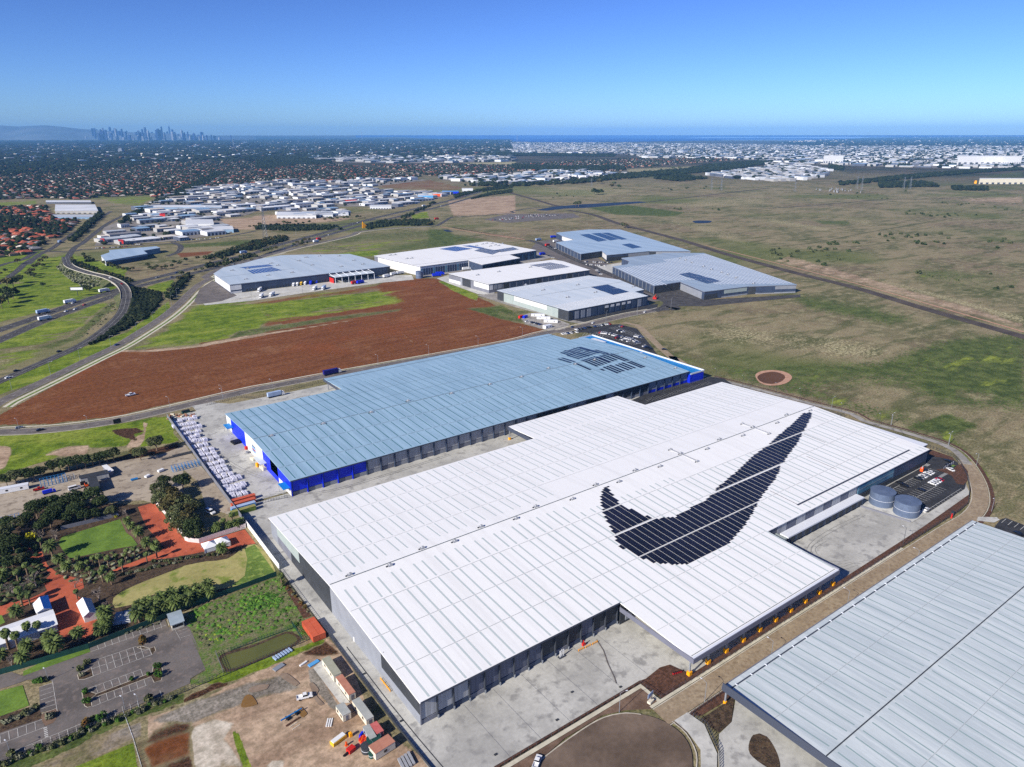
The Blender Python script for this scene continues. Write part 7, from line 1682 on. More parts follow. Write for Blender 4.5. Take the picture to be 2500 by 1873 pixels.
# near cars
place(UTE,(*G('B6',1150,520),.1),-.28,1.02,'white ute parked on the brown dirt yard','utes')
place(UTE,(*G('D1',410,1050),.15),.6,1,'white ute cut by the bottom edge beside the turning circle kerb','utes')
place(UTR,(*G('B1',465,1058),.1),.05,1,'red ute parked on the gravel yard right of the long white cabin','utes')
place(UTE,(*G('A5',1125,1292),.1),.1,1.3,'lone white ute standing in the middle of the red field','utes')
place(VAN,(*G('B1',890,1050),.1),.1,1.15,'white van like boat hull lying beside the L shaped shed','utes')
place(VAN,(*G('B2',655,1480),.1),-1.2,1.15,'white van between the grove and the palm clump','vans')
cp='cars in the car park by the tanks'
for i,(x,k) in enumerate(((404.4,0),(401.8,0),(398.5,1),(396,0),(393.4,1),(390.8,2),(376,2))): ncarp((x+.9,156),PI/2,k,'%s car in the bay row nearest the white warehouse wall'%CN[k],cp)
for x,k in ((397.5,0),(394.9,0),(392.3,0),(400,3)): ncarp((x,148.6),PI/2,k,'%s car in the middle bay row near the red one'%CN[k],cp)
place(UTE,(*G('D2',1030,975),.12),.05,1,'white ute parked by the fence right of the near tank','utes')
ncarp(G('D2',1290,385),1.2,2,'black car in the bay by the curved fence',cp);ncarp(G('D2',1310,440),1.2,2,'second black car in the bay by the curved fence',cp);ncarp(G('D2',1328,485),1.2,0,'white car at the end of the bays by the curved fence',cp)
ncarp(G('D2',720,650),PI/2,2,'black car under the warehouse shadow behind the tanks',cp);ncarp(G('D2',980,735),PI/2,2,'lone black car in the middle bays',cp)
ncarp(G('C1',2165,965),1.2,2,'black car in the bays at the right edge beyond the grey roof')
rd='vehicles on the roads'
for fr,x,y,a,k,lab in (('B1',230,322,.0,1,'silver car passing the traffic island on the near road'),('B1',480,350,.05,2,'black ute passing on the near road ahead of the white line'),('A5',1005,858,.55,4,'dark blue car on the side road by the red field corner'),('A5',510,915,.5,2,'black car on the foot of the curved ramp'),('A5',140,1082,.5,2,'black car lower down on the ramp road'),('A5',70,1140,.5,0,'white car at the left edge of the ramp road'),('A7',1280,1030,.3,4,'dark car on the estate road by the busy car park'),('A7',1465,993,.3,0,'white car on the estate road above the busy car park'),('A7',1930,895,.3,0,'white car on the estate road near the turning loop'),('C4',1775,275,-.9,2,'dark car on the long concrete drive')):
    z=0
    ncarp(G(fr,x,y),a+.1,k,lab,rd)
for x,y,i_,k,lab in ((975,283,.42,0,'white car on top of the curved overpass'),(1050,330,.5,3,'red car on the bend of the curved overpass')):
    j=int(np.argmin([math.hypot(p[0]-G('A5',x,y,6.3)[0],p[1]-G('A5',x,y,6.3)[1]) for p in RAMP]));o=place(CARS[k],(RAMP[j][0]+1,RAMP[j][1]+1,RZ[j]+.15),math.atan2(RAMP[j][1]-RAMP[j-1][1],RAMP[j][0]-RAMP[j-1][0]),1.1,lab,rd)
for i in range(26):
    fw=(FW1 if i%2 else FW2)[0];j=int(rk.uniform(.05,.95)*(len(fw)-2));a=math.atan2(fw[j+1][1]-fw[j][1],fw[j+1][0]-fw[j][0]);u=np.array((-math.sin(a),math.cos(a)))*rk.choice([-3.3,0,3.3]);fcar(np.array(fw[j])+u,a,int(rk.choice([0,0,1,2,4,3])),'travelling on the freeway',rd)
def row(fr,a,b,n,fill,lab,gr,rot=PI/2,z=0):
    A_,B_=np.array(G(fr,*a)),np.array(G(fr,*b));d=math.atan2(*(B_-A_)[::-1])
    for k in range(n):
        if rk.random()<fill: fcar(A_+(B_-A_)*(k+.5)/n,d+rot+(PI if rk.random()<.5 else 0),int(rk.choice([0,0,1,2,2,4,3],p=[.25,.2,.15,.15,.1,.1,.05])),lab,gr)
g2='cars in the busy car park beyond the blue warehouse'
for a,b,n in (((1310,1055),(1440,1030),9),((1450,1030),(1620,1000),9),((1520,1080),(1640,1095),8),((1640,1100),(1800,1140),10),((1660,1120),(1790,1160),9),((1800,1130),(1880,1180),7),((1690,1060),(1740,1075),4),((1840,1110),(1910,1125),5),((1920,1200),(1990,1230),5),((1700,1020),(1760,1030),3),((1180,1095),(1330,1075),6)): row('A7',a,b,n,.85,'packed into the car park beyond the blue warehouse',g2)
for a,b,n in (((1350,440),(1640,450),16),((1400,465),(1600,480),12),((1060,300),(1150,330),6),((1480,500),(1540,560),5),((1060,385),(1110,410),4)): row('A7',a,b,n,.7,'parked between the middle warehouses','cars between the middle warehouses')
row('A7',(860,975),(1000,1010),7,.9,'by the building site huts','cars by the site huts')
for i in range(7): row('A7',(520+60*i,68-9*i),(760+80*i,58-7*i),14,.55,'in the storage lot by the channel','cars in the storage lot')
for i,(a,b) in enumerate((((820,1120),(1100,1108)),((1520,1060),(1900,1030)),((1100,1090),(1330,1085)),((1480,960),(1520,1060)),((1340,960),(1400,1050)),((880,1000),(960,960)))): row('A1',a,b,16,.8,'parked along the edge of the industrial estate','cars at the estate edge')
row('A1',(600,1170),(700,1090),10,.8,'queuing at the overpass junction','cars at the junction')
# trucks
def truck(L,box,cab='white_paint',nm='truck'):
    o=empty(nm,(0,0,0),'x','truck');b=MB();b.box(-L/2,L/2-2.6,-1.25,1.25,1.2,4.0);b.build('trailer',box,o,local=True)
    b=MB();b.box(L/2-2.2,L/2-.3,-1.2,1.2,.6,2.6);b.obox((L/2-1.4,0),0,1.6,2.1,2.6,3.3,0,.8);b.box(L/2-.3,L/2,-1.1,1.1,.6,1.7);b.build('cab',cab,o,local=True)
    b=MB();b.box(L/2-.32,L/2-.26,-1.05,1.05,1.75,2.55);b.build('windscreen','window_dark',o,local=True)
    b=MB();b.box(-L/2+.4,L/2-.4,-.5,.5,.75,1.2);b.build('chassis','steel_dark',o,local=True)
    for x in (-L/2+1.,-L/2+2.3,L/2-3.4,L/2-1.3): b=MB();b.tube((x,-1.2,.5),(x,1.2,.5),.5,n=8);b.build('axle','rubber',o,local=True)
    return o
mat('trailer_white',C(226,228,230),rough=.5);mat('trailer_blue',C(150,170,200),C(164,184,212),.3,rough=.5);mat('trailer_navy',C(24,20,110),rough=.4);mat('trailer_yellow',C(220,180,50),rough=.5);mat('teal_paint',C(20,96,130),rough=.5);mat('frame_blue',C(40,120,180),rough=.5)
TK={k:truck(L,k2,c) for k,L,k2,c in (('w',12,'trailer_white','white_paint'),('b',12.5,'trailer_blue','white_paint'),('n',13.5,'trailer_navy','white_paint'),('y',11,'trailer_yellow','trailer_yellow'),('u',11,'wall_blue','wall_blue'),('r',10,'red_paint','red_paint'))}
tgp='trucks at the warehouses'
def tk(k,fr,x,y,a,lab,s=1): place(TK[k],(*G(fr,x,y),.1),a,s,lab,tgp)
tk('b','B2',1435,90,.05,'pale blue sided semi trailer parked at the top of the blue warehouse yard')
o=place(TK['n'],(*G('C4' if 0 else 'C3',1000,420),.1),.05,1.1,'dark navy curtain sided road train on the estate road behind the blue canopy',tgp)
for k,x,y,lab in (('w',495,705,'white trailer standing alone at the left of the courier yard'),('w',660,665,'white trailer backed to the courier depot docks'),('w',805,655,'white truck at the docks beside the green one'),('w',840,650,'second white truck at the courier docks'),('y',875,645,'yellow truck at the courier depot docks'),('w',910,640,'white truck right of the yellow one'),('u',955,640,'blue truck at the courier docks'),('u',1010,625,'blue cabbed truck nearest the white canopy'),('w',1035,612,'white truck tucked against the canopy'),('w',990,690,'white box truck parked out in the courier yard'),('b',1070,685,'pale blue box truck beside the white one in the courier yard'),('w',605,745,'small white truck at the edge of the courier yard'),('w',510,760,'white trailer at the bottom edge of the courier yard'),('r',1350,640,'red truck beside the blue ones under the canopy end'),('u',1400,635,'bright blue truck beside the red one'),('u',1140,605,'blue truck under the white canopy'),('w',1635,580,'long white trailer near the round tank'),('w',1700,560,'white trailer beside the depot corner'),('w',1760,550,'white truck at the depot gate')):
    tk(k,'A6',x,y,(-2.2 if x<1100 else .3)+rk.uniform(-.1,.1),lab,1.05)
for k,x,y,lab in (('w',30,535,'white truck in the left of the truck yard'),('w',125,525,'white truck behind the left one in the truck yard'),('r',265,505,'red truck in the truck yard'),('y',200,512,'yellow truck in the truck yard'),('u',90,558,'blue truck in front of the white ones'),('u',60,572,'blue truck at the bottom of the truck yard'),('w',330,515,'white truck by the open canopy'),('u',1010,380,'blue trailer outside the glazed end of the truck depot'),('b',975,250,'blue truck on the estate street far end'),('r',1055,300,'red truck on the estate street'),('u',1110,225,'blue truck beside the sky blue warehouse'),('w',1130,265,'white truck beside the sky blue warehouse')):
    tk(k,'A7',x,y,.25+rk.uniform(-.6,.2),lab,1.1)
for fr,x,y,a,k,lab in (('A5',375,582,.45,'b','pale blue truck on the far freeway carriageway'),('A5',390,640,.45,'w','long dark road train on the near freeway carriageway'),('A5',605,495,.45,'w','white truck behind the pale blue one on the freeway'),('A5',900,400,.45,'w','truck about to pass under the overpass'),('A5',515,-25,1.2,'b','blue truck on the avenue at the left'),('A6',350,365,.5,'b','blue and white truck on the freeway behind the depot'),('A6',1000,265,.5,'w','white service truck parked on the side road verge'),('A6',1025,245,.5,'r','red service truck beside the white one on the verge'),('A6',2085,60,.1,'r','long red bus on the freeway junction'),('A2',1450,760,.4,'w','truck on the freeway near the coloured stores')): place(TK[k],(*G(fr,x,y),.15),a,1.1,lab,rd)
# tanks
def tank(x,y,r,h,label,m='tank_steel'):
    o=empty('water_tank',(x,y,0),label,'tank');b=MB();b.tube((x,y,0),(x,y,h),r,n=40);b.build('shell',m,o)
    b=MB();n=40;b.add([(x+(r+.15)*math.cos(2*PI*i/n),y+(r+.15)*math.sin(2*PI*i/n),h+.02) for i in range(n)]+[(x,y,h+r*.06)],[(i,(i+1)%n,n) for i in range(n)]);b.build('lid',m,o)
    b=MB()
    for z in (h*.5,): b.tube((x,y,z),(x,y,z+.12),r+.06,n=40)
    b.build('band','white_gutter',o);b=MB()
    for i in range(12): b.tube((x+r+.2,y-.5,i*h/12),(x+r+.2,y+.5,i*h/12),.04,n=4)
    b.tube((x+r+.2,y-.5,0),(x+r+.2,y-.5,h+.8),.05,n=4);b.tube((x+r+.2,y+.5,0),(x+r+.2,y+.5,h+.8),.05,n=4);b.build('ladder','steel',o);return o
tank(348.4,153.9,5.9,7.6,'dark grey water tank standing nearer the white warehouse wall');tank(348.2,141.2,5.9,7.6,'dark grey water tank nearer the brown road')
x,y=G('A6',1930,585);tank(x,y,4.8,9,'dark tank at the corner of the truck depot')
for p,l in (((1945,825),'small dark tank at the end of the navy bays'),((1915,832),'smaller dark tank left of the other one at the navy bays')):
    x,y=G('A7',*p);tank(x,y,2.2,2.6,l)
b=MB();b.wall((336.4,158.5),(341,135.2),0,1.1,.5);tag(b.build('retaining_wall','wall_grey'),'low grey retaining wall in front of the tanks','wall')
# containers, cabins
def boxhouse(label,c,a,L,W,h,wall,roof,cat='cabin',nm='site_cabin',ribs=True,win=2,group=None):
    o=empty(nm,(c[0],c[1],0),label,cat,group,rz=0);b=MB();b.obox(c,a,L,W,.25,h);b.build('wall',wall,o);b=MB();b.obox(c,a,L+.12,W+.12,h,h+.12);b.build('roof',roof,o)
    ux,uy=math.cos(a),math.sin(a)
    for i in range(win):
        t=(i+.5)/win*L-L/2
        for sg in (-1,1):
            q=(c[0]+ux*t-uy*(W/2+.03)*sg,c[1]+uy*t+ux*(W/2+.03)*sg);b=MB();b.obox(q,a,1.1,.06,1.2,2.1);b.build('window','window_dark',o)
    if nm!='shipping_container': b=MB();q=(c[0]+ux*(L/2+.03),c[1]+uy*(L/2+.03));b.obox(q,a,.06,.9,.25,2.2);b.build('door','wall_grey',o)
    else:
        b=MB()
        for i in range(int(L/.5)): t=i*.5-L/2+.3;q=(c[0]+ux*t,c[1]+uy*t);b.obox(q,a,.16,W+.1,.3,h-.1)
        b.build('corrugation',wall,o)
    return o
mat('cabin_greenroof',C(150,152,132),C(160,160,144),.5);mat('cabin_rustroof',C(172,116,96),C(184,128,106),.6);mat('cabin_greyroof',C(158,162,158),C(172,174,170),.5);mat('cabin_redroof',C(186,96,92),C(196,108,104),.6)
def cq(fr,pts,z): # centre, angle, length, width from three roof corners
    a,b,c=[np.array(G(fr,*p,z=z)) for p in pts];u=b-a;v=c-a;return ((b+c)/2,math.atan2(u[1],u[0]),np.linalg.norm(u),np.linalg.norm(v))
for lab,fr,pts,z,wl,rf in (('site cabin with a grey green roof, first of the row by the driveway','B6',[(1340,195),(1432,325),(1282,220)],2.7,'cream_paint','cabin_greenroof'),('site cabin with a rusty pink roof, second of the row','B6',[(1440,338),(1542,475),(1388,358)],2.7,'cream_paint','cabin_rustroof'),('long site cabin with a pale grey roof, third of the row','D3',[(285,810),(460,1045),(195,850)],2.7,'cream_paint','cabin_greyroof'),('short site cabin with a grey roof standing in front of the row','D3',[(90,865),(178,985),(0,920)],2.7,'cream_paint','cabin_greyroof'),('small red roofed cabin at the end of the row','D3',[(495,1100),(580,1215),(415,1140)],2.6,'cabin_redroof','cabin_redroof'),('grey ribbed shed left of the small red roofed cabin','D3',[(400,1130),(490,1280),(330,1175)],2.6,'cladding','cabin_greyroof')):
    c,a,L,W=cq(fr,pts,z);boxhouse(lab,c,a,L,W,z,wl,rf,group='site cabins by the driveway')
for lab,x0 in (('orange shipping container on the left of a touching pair by the driveway',72.6),('orange shipping container on the right of a touching pair by the driveway',75.1)):
    boxhouse(lab,(x0,229),PI/2,11.4,2.42,2.6,'orange_paint','orange_paint','container','shipping_container',win=0,group='orange container pair')
for k,(lab,m) in enumerate((('rust red container nearest the wrapped pallets','orange_paint'),('rust orange container second in the row at the end of the pallet yard','orange_paint'),('pale blue container third in the row at the end of the pallet yard','sky_paint'),('green container at the very end of the pallet yard','lawn'))):
    x0,y0=G('B2',1040,1290+k*44,2.4);boxhouse(lab,(x0,y0),.0,12,2.4,2.5,m,m if k<2 else ('trailer_blue' if k==2 else 'lawn_dry'),'container','shipping_container',win=0,group='containers at the end of the pallet yard')
c,a,L,W=cq('B1',[(10,1020),(305,965),(20,1060)],2.6);boxhouse('long white site office with two windows at the left of the gravel yard',c,a,13,3.2,2.8,'white_paint','white_gutter','cabin')
for lab,fr,x,y,a,L,W,h,m in (('long white site hut at the back of the building site','A7',970,930,-.75,14,3,2.7,'white_paint'),('second long white site hut at the building site','A7',1020,955,-.75,14,3,2.7,'white_paint'),('third long white site hut at the building site','A7',1085,985,-.75,14,3,2.7,'white_paint'),('red container at the corner of the building site','A7',815,945,.3,6,2.4,2.6,'red_paint'),('blue container beside the red one at the building site','A7',855,945,.3,6,2.4,2.6,'wall_blue'),('white hut with a blue car by the building site','A7',1055,1035,.1,9,4,3,'white_paint'),('big grey container group','B6',0,0,0,0,0,0,'')):
    if L: boxhouse(lab,G(fr,x,y),a,L,W,h,m,m if m!='white_paint' else 'white_gutter','hut','site_hut',win=2)
# old brick hut with a porch and round tanks at the end of the cabins
c=G('D3',560,1400,2);boxhouse('low pink roofed hut with a ribbed porch and two round tanks beside it',c,.1,7,4,2.8,'cream_paint','cabin_rustroof','hut','garden_hut',win=1)
for x,y,r,h,l,m in ((460,1350,2.1,2.4,'dark green domed rain tank behind the pink roofed hut','fence_green'),(375,1430,1.7,2.2,'black ribbed rain tank left of the pink roofed hut','wall_dark'),(435,1500,.9,1.5,'small green rain tank by the pink roofed hut','fence_green')):
    p=G('D3',x,y,1);tank(p[0],p[1],r,h,l,m)
# garden buildings
def gable(label,base,ridge,h,hr,wall,roofa,roofb,cat='house',nm='house'):
    # base: 4 eave corners (p0,p1 one eave; p3,p2 the other), ridge between the short sides
    o=empty(nm,(sum(p[0] for p in base)/4,sum(p[1] for p in base)/4,0),label,cat);p=[np.array(q) for q in base];m1=(p[0]+p[3])/2;m2=(p[1]+p[2])/2
    b=MB();ins=inset([tuple(q) for q in base],.4);b.prism(ins,0,h-.05)
    b.build('wall',wall,o)
    b=MB();P3=[(*p[0],h),(*p[1],h),(*m2,hr),(*m1,hr)];b.add(P3+[(x,y,z-.15) for x,y,z in P3],[(0,1,2,3),(7,6,5,4),(0,4,5,1),(1,5,6,2),(3,7,4,0)]);b.build('roof',roofa,o)
    b=MB();P3=[(*p[3],h),(*p[2],h),(*m2,hr),(*m1,hr)];b.add(P3+[(x,y,z-.15) for x,y,z in P3],[(3,2,1,0),(4,5,6,7),(0,4,5,1),(1,5,6,2),(3,7,4,0)]);b.build('roof',roofb,o)
    b=MB();g1,g2=m1+(m2-m1)*.03,m2-(m2-m1)*.03
    a0,a3=p[0]+(p[1]-p[0])*.03,p[3]+(p[2]-p[3])*.03;c1,c2=p[1]-(p[1]-p[0])*.03,p[2]-(p[2]-p[3])*.03
    b.add([(*a0,h-.2),(*a3,h-.2),(*g1,hr-.2),(*c1,h-.2),(*c2,h-.2),(*g2,hr-.2)],[(0,1,2),(5,4,3)]);b.build('gable_end',wall,o)
    for t in (.2,.4,.6,.8):
        q=np.array(ins[0])*(1-t)+np.array(ins[1])*t;d=math.atan2(ins[1][1]-ins[0][1],ins[1][0]-ins[0][0]);w_=MB();w_.obox(q,d,1.1,.1,1.,2.1);w_.build('window','window_dark',o)
    return o
mat('white_sheet',C(222,224,226),C(230,231,232),.4,rough=.6);mat('blue_sheet',C(30,96,178),C(40,112,196),1.,rough=.4,stretch=(4,1,1));mat('grey_sheet',C(150,164,172),C(162,174,182),.4,rough=.5)
gable('long white community hall with a grey ridge beside the courtyard',[G('B3',*p,z=3.4) for p in ((-350,1560),(690,1190),(630,1010),(-390,1360))],0,3.4,5.,'wall_white','white_sheet','white_sheet','hall','hall')
gable('small blue and white striped roof pavilion above the long hall',[G('B3',*p,z=3.4) for p in ((620,1000),(570,840),(385,950),(430,1060))],0,3.4,4.6,'wall_white','blue_sheet','white_sheet','pavilion','pavilion')
gable('small white gabled house in the red courtyard',[G('B3',*p,z=3.) for p in ((985,1110),(905,940),(1080,880),(1155,1055))],0,3.,4.6,'wall_white','white_sheet','grey_sheet')
b_=[G('B4',*p,z=2.8) for p in ((130,1215),(300,1160),(345,1295),(175,1355))]
gable('white shed with a blue grey roof at the corner of the old car park',b_,0,2.8,3.2,'cream_paint','grey_sheet','grey_sheet','shed','shed')
def marquee(label,c,s,h):
    o=empty('marquee',(c[0],c[1],0),label,'marquee','white marquees');b=MB();P=[(c[0]-s,c[1]-s,h),(c[0]+s,c[1]-s,h),(c[0]+s,c[1]+s,h),(c[0]-s,c[1]+s,h),(c[0],c[1],h+1.8)];b.add(P,[(0,1,4),(1,2,4),(2,3,4),(3,0,4)]);b.build('canopy','white_sheet',o)
    b=MB();s2=s*.96;b.box(c[0]-s2,c[0]+s2,c[1]-s2,c[1]-s2+.05,.4,h);b.box(c[0]-s2,c[0]+s2,c[1]+s2-.05,c[1]+s2,.4,h);b.box(c[0]+s2-.05,c[0]+s2,c[1]-s2,c[1]+s2,.4,h);b.build('side_curtain','white_sheet',o)
    for i in (-1,1):
        for j in (-1,1): b=MB();b.tube((c[0]+i*s,c[1]+j*s,0),(c[0]+i*s,c[1]+j*s,h),.06,n=5);b.build('pole','steel',o)
marquee('white pyramid marquee on the left of the pair by the red court',G('B4',640,385,2.6),3.1,2.5);marquee('white pyramid marquee on the right of the pair by the red court',G('B4',785,340,2.6),3.1,2.5)
# gravel yard sheds
def slab(label,fr,pts,h,roof,wall,nm='shed',t=.3):
    P=[G(fr,*p,z=h) for p in pts];o=empty(nm,(sum(p[0] for p in P)/len(P),sum(p[1] for p in P)/len(P),0),label,'shed');MB().prism(P,h-.1,h+.05).build('roof',roof,o);MB().prism(inset(P,t),0,h-.12).build('wall',wall,o);return o
o=slab('long dark roofed shed forming the bar of an L in the gravel yard','B1',[(930,885),(1275,812),(1300,850),(945,920)],3.6,'wall_dark','cladding')
P=[G('B1',*p,z=1.8) for p in ((950,975),(1010,940),(1010,975))];b=MB();b.obox(G('B1',985,975,1.2),.0,2.4,.1,.2,2.4);b.build('door','black',o)
o=slab('dark roofed shed standing forward of the long one with a navy side','B1',[(1035,905),(1145,882),(1190,1005),(1075,1022)],4,'wall_dark','wall_navy')
b=MB();b.obox(G('B1',1130,1052,1.),.0,2.2,.1,.1,2.1);b.build('door','black',o)
slab('flat white slab roofed lean to at the end of the long dark shed','B1',[(1210,765),(1270,750),(1355,820),(1300,845)],2.6,'white_sheet','wall_grey')
def frames(label,fr,x,y,w,d,h,n,m,a=0.):
    c=G(fr,x,y);o=empty('steel_frame',(c[0],c[1],0),label,'steel frame')
    for i in range(n):
        b=MB();xx=c[0]-w/2+w*i/(n-1)
        for z in (0.1,h*.5,h): b.tube((xx,c[1]-d/2,z),(xx,c[1]+d/2,z),.09,n=4)
        for yy in (-d/2,0,d/2): b.tube((xx,c[1]+yy,0),(xx,c[1]+yy,h),.09,n=4)
        b.build('frame',m,o)
    for z in (.1,h*.5,h):
        for yy in (-d/2,d/2): b=MB();b.tube((c[0]-w/2,c[1]+yy,z),(c[0]+w/2,c[1]+yy,z),.08,n=4);b.build('beam',m,o)
frames('blue steel racking stacked behind the teal truck on the gravel yard','B1',640,960,12,8,2.2,8,'frame_blue');frames('grey steel racking right of the blue racking','B1',790,930,8,5,1.6,5,'steel')
frames('blue steel frames by the pallet yard fence','B2',380,930,16,5,2.4,10,'frame_blue');frames('long dark steel truss lying on the pale ground near the pallets','B2',260,800,17,1.6,.7,24,'steel_dark');frames('second dark steel truss behind the first','B2',330,770,12,1.,.6,18,'steel_dark');frames('blue steel frames at the left edge under the dark trees','B1',110,1440,9,6,2.4,6,'frame_blue')
place(TK['u'],(*G('B1',590,1095),.1),.05,.55,'teal blue flatbed truck parked in front of the racking',tgp)
b=MB();c=G('B1',1600,935);b.obox(c,.1,2.6,1.4,.3,.9);b.build('tray','frame_blue').__setitem__('x',0) if False else None
def small(nm,label,cat,c,a,parts,group=None):
    o=empty(nm,(c[0],c[1],0),label,cat,group)
    for pn,m,L,W,z0,z1,dx,dy in parts:
        b=MB();ux,uy=math.cos(a),math.sin(a);b.obox((c[0]+ux*dx-uy*dy,c[1]+uy*dx+ux*dy),a,L,W,z0,z1);b.build(pn,m,o)
    return o
small('trailer','light blue boat shaped trailer on the gravel yard','trailer',G('B1',1600,938),.05,[('hull','sky_paint',3.4,1.5,.3,.9,0,0),('rim','frame_blue',3.6,1.7,.9,1.,0,0)])
small('trailer','white covered trailer near the grove','trailer',G('B1',1755,905),.6,[('box','white_paint',2.8,1.6,.4,1.4,0,0),('drawbar','steel',1.4,.2,.4,.55,2,0)])
small('trailer','second white trailer above the first by the grove','trailer',G('B1',1915,838),.4,[('box','white_paint',3.2,1.7,.4,1.5,0,0),('drawbar','steel',1.4,.2,.4,.55,2.2,0)])
small('tractor','orange tractor in the corner of the L shaped sheds','tractor',G('B1',1030,1010),1.6,[('body','orange_bright',3,1.4,.6,1.5,0,0),('cab','black',1.3,1.2,1.5,2.5,-.6,0),('wheels','rubber',2.6,1.9,0,.8,0,0)])
small('garden_wall','grey upright mirror sign behind the bright lawn','sign',G('B1',1400,1370),.2,[('board','white_paint',.8,.3,0,1.6,0,0)])
for k,(x,y) in enumerate(((1410,1120),(1510,1100))):
    small('wrapped_bale','silver wrapped bundle, %s of the two beside the palms'%('left' if k==0 else 'right'),'bundle',G('B3',x,y,.8),1.2+.1*k,[('bundle','white_sheet',6.5,3,0,1.5,0,0),('cover','vent_metal',5.6,2.2,1.5,1.9,0,0)],'silver wrapped bundles')
# wrapped pallets in rows
mat('wrap_white',C(206,206,222),C(226,226,236),.8,rough=.5,spec=.4);mat('pallet_wood',C(150,120,90),rough=.9);mat('timber_red',C(150,96,76),C(170,118,96),1.,rough=.9)
PM=[]
for v in range(3):
    b=MB();hh=(1.5,1.9,1.25)[v]
    for i in range(2):
        for j in range(2): b.obox((i*1.25-.62,j*1.25-.62),rk.uniform(-.04,.04),1.15,1.15,.16,hh+rk.uniform(-.15,.15),0,.97)
    b.box(-1.2,1.2,-1.2,1.2,0,.15,1)
    me=bpy.data.meshes.new('pallet_stack');me.from_pydata(b.v,[],b.f);me.materials.append(M('wrap_white'));me.materials.append(M('pallet_wood'));me.polygons.foreach_set('material_index',b.m);PM.append(me)
rows=[((200,390),(490,330)),((190,440),(475,395)),((260,490),(545,430)),((300,545),(530,480)),((350,590),(520,535)),((370,620),(610,590)),((420,690),(620,640)),((480,740),(690,700)),((510,790),(720,750)),((550,850),(750,795)),((600,900),(810,850)),((640,960),(830,905)),((660,1000),(860,945)),((700,1050),(920,1000)),((780,1110),(1010,1030)),((800,1180),(1070,1110)),((830,1220),(1060,1150)),((870,1270),(1090,1215))]
np_=0
for ri,(a,b) in enumerate(rows):
    A_,B_=np.array(G('B2',*a,z=.8)),np.array(G('B2',*b,z=.8));L=np.linalg.norm(B_-A_);n=int(L/2.55);lr='in %s of wrapped pallets beside the long grey wall'%('the topmost row','a row','the lowest row')[0 if ri==0 else (2 if ri==17 else 1)]
    for k in range(n):
        for q in (0,1):
            if rk.random()<.06 or np_>=290: continue
            p=A_+(B_-A_)*(k+.5)/n;o=bpy.data.objects.new('pallet_stack',PM[int(rk.integers(0,3))]);COL.objects.link(o);o.location=(p[0]+rk.uniform(-.12,.12),max(p[1]-q*2.5+rk.uniform(-.1,.1),0),.12);o.rotation_euler.z=rk.uniform(-.05,.05);np_+=1
            tag(o,'white plastic wrapped pallet '+lr,'pallet','wrapped pallets beside the long grey wall')
for k in range(26):
    p=G('B2',130+rk.uniform(0,330),300+rk.uniform(0,60)-0,.4);o=bpy.data.objects.new('timber_pile',PM[2]);
    b=MB();b.obox(p,rk.uniform(0,3),rk.uniform(1.5,3),rk.uniform(.7,1.2),.1,rk.uniform(.5,1.1));bpy.data.objects.remove(o);tag(b.build('timber_pile',['timber_red','pallet_wood','cream_paint'][k%3]),'small rusty red pile at the top end of the pallet yard','pile','rusty piles at the top of the pallet yard')
small('skip','dark green skip behind the rusty piles','skip',G('B2',360,285),.1,[('bin','fence_green',5,2.2,0,1.9,0,0),('rim','black',5.2,2.4,1.9,2.,0,0)])
for lab,x,y,L,W,h,m in (('black pallet rack by the blue and white wall',960,640,6,5,1.2,'black'),('red bin beside the blue warehouse wall',1083,718,2,1.6,1.8,'red_paint'),('yellow forklift by the warehouse corner awning',1215,925,2.4,1.4,2.2,'yellow_post'),('long pale crate beside the yellow forklift',1280,955,5.5,2,1.8,'cream_paint'),('heap of cream cartons under the middle awning',1170,840,4.5,3,1.2,'cream_paint'),('grey crates in the lane below the red bin',1100,760,3,1.6,.8,'wall_grey')):
    small('crate',lab,'crate',G('B2',x,y),-1.45,[('body',m,L,W,.1,h,0,0),('top',m,L*.6,W*.7,h,h+.3,.2,0)])
# bits on the dirt yard
small('crate','yellow edged skip of white rubbish on the dirt yard','skip',G('B6',1410,850),.25,[('bin','trailer_yellow',5,2,0,1.2,0,0),('load','white_paint',4.6,1.6,1.2,1.4,0,0)])
small('lifting_beam','long blue steel beam on trestles in the dirt yard','beam',G('B6',1050,665),.15,[('beam','frame_blue',7.5,.4,.9,1.2,0,0),('trestle','black',.4,1.6,0,.9,-1.6,0),('trestle','black',.4,1.6,0,.9,1.6,0)])
small('timber_stack','brown timber lengths under the blue beam','timber',G('B6',1060,705),.2,[('stack','mulch',5,.6,0,.3,0,0)])
small('timber_stack','pale timber frame below the brown timbers','timber',G('B6',1075,735),.2,[('stack','cream_paint',2.8,.2,0,.2,0,.8),('stack','cream_paint',2.8,.2,0,.2,0,-.8)])
small('pipe_rack','white pipes laid out beside the blue beam','pipes',G('B6',1340,710),1.,[('pipe','white_paint',3.4,.4,0,.3,0,k*.7) for k in (-1,0,1)])
small('sheet_stack','stack of pale blue sheets at the top of the dirt yard','sheets',G('B6',1220,255),.2,[('stack','sky_paint',4,1.6,0,.4,0,0)])
small('sheet_stack','white beam near the sheets at the top of the dirt yard','beam',G('B6',1140,258),.3,[('beam','white_paint',3,.7,0,.5,0,0)])
small('sheet_stack','grey pallets at the top edge of the dirt yard','pallets',G('B6',950,285),.3,[('stack','steel',4,2,0,.4,0,0)])
small('sheet_stack','row of pale blue bundles lying in the weeds by the pond fence','bundles',G('B6',980,185),.2,[('bundle','trailer_blue',.6,2.4,0,.6,k*1.05,0) for k in range(-3,4)])
small('water_drum','yellow water drum by the rubbish skip','drum',G('B6',1505,815),0,[('drum','yellow_post',.9,.9,0,1.5,0,0),('cap','yellow_post',.5,.5,1.5,1.7,0,0)])
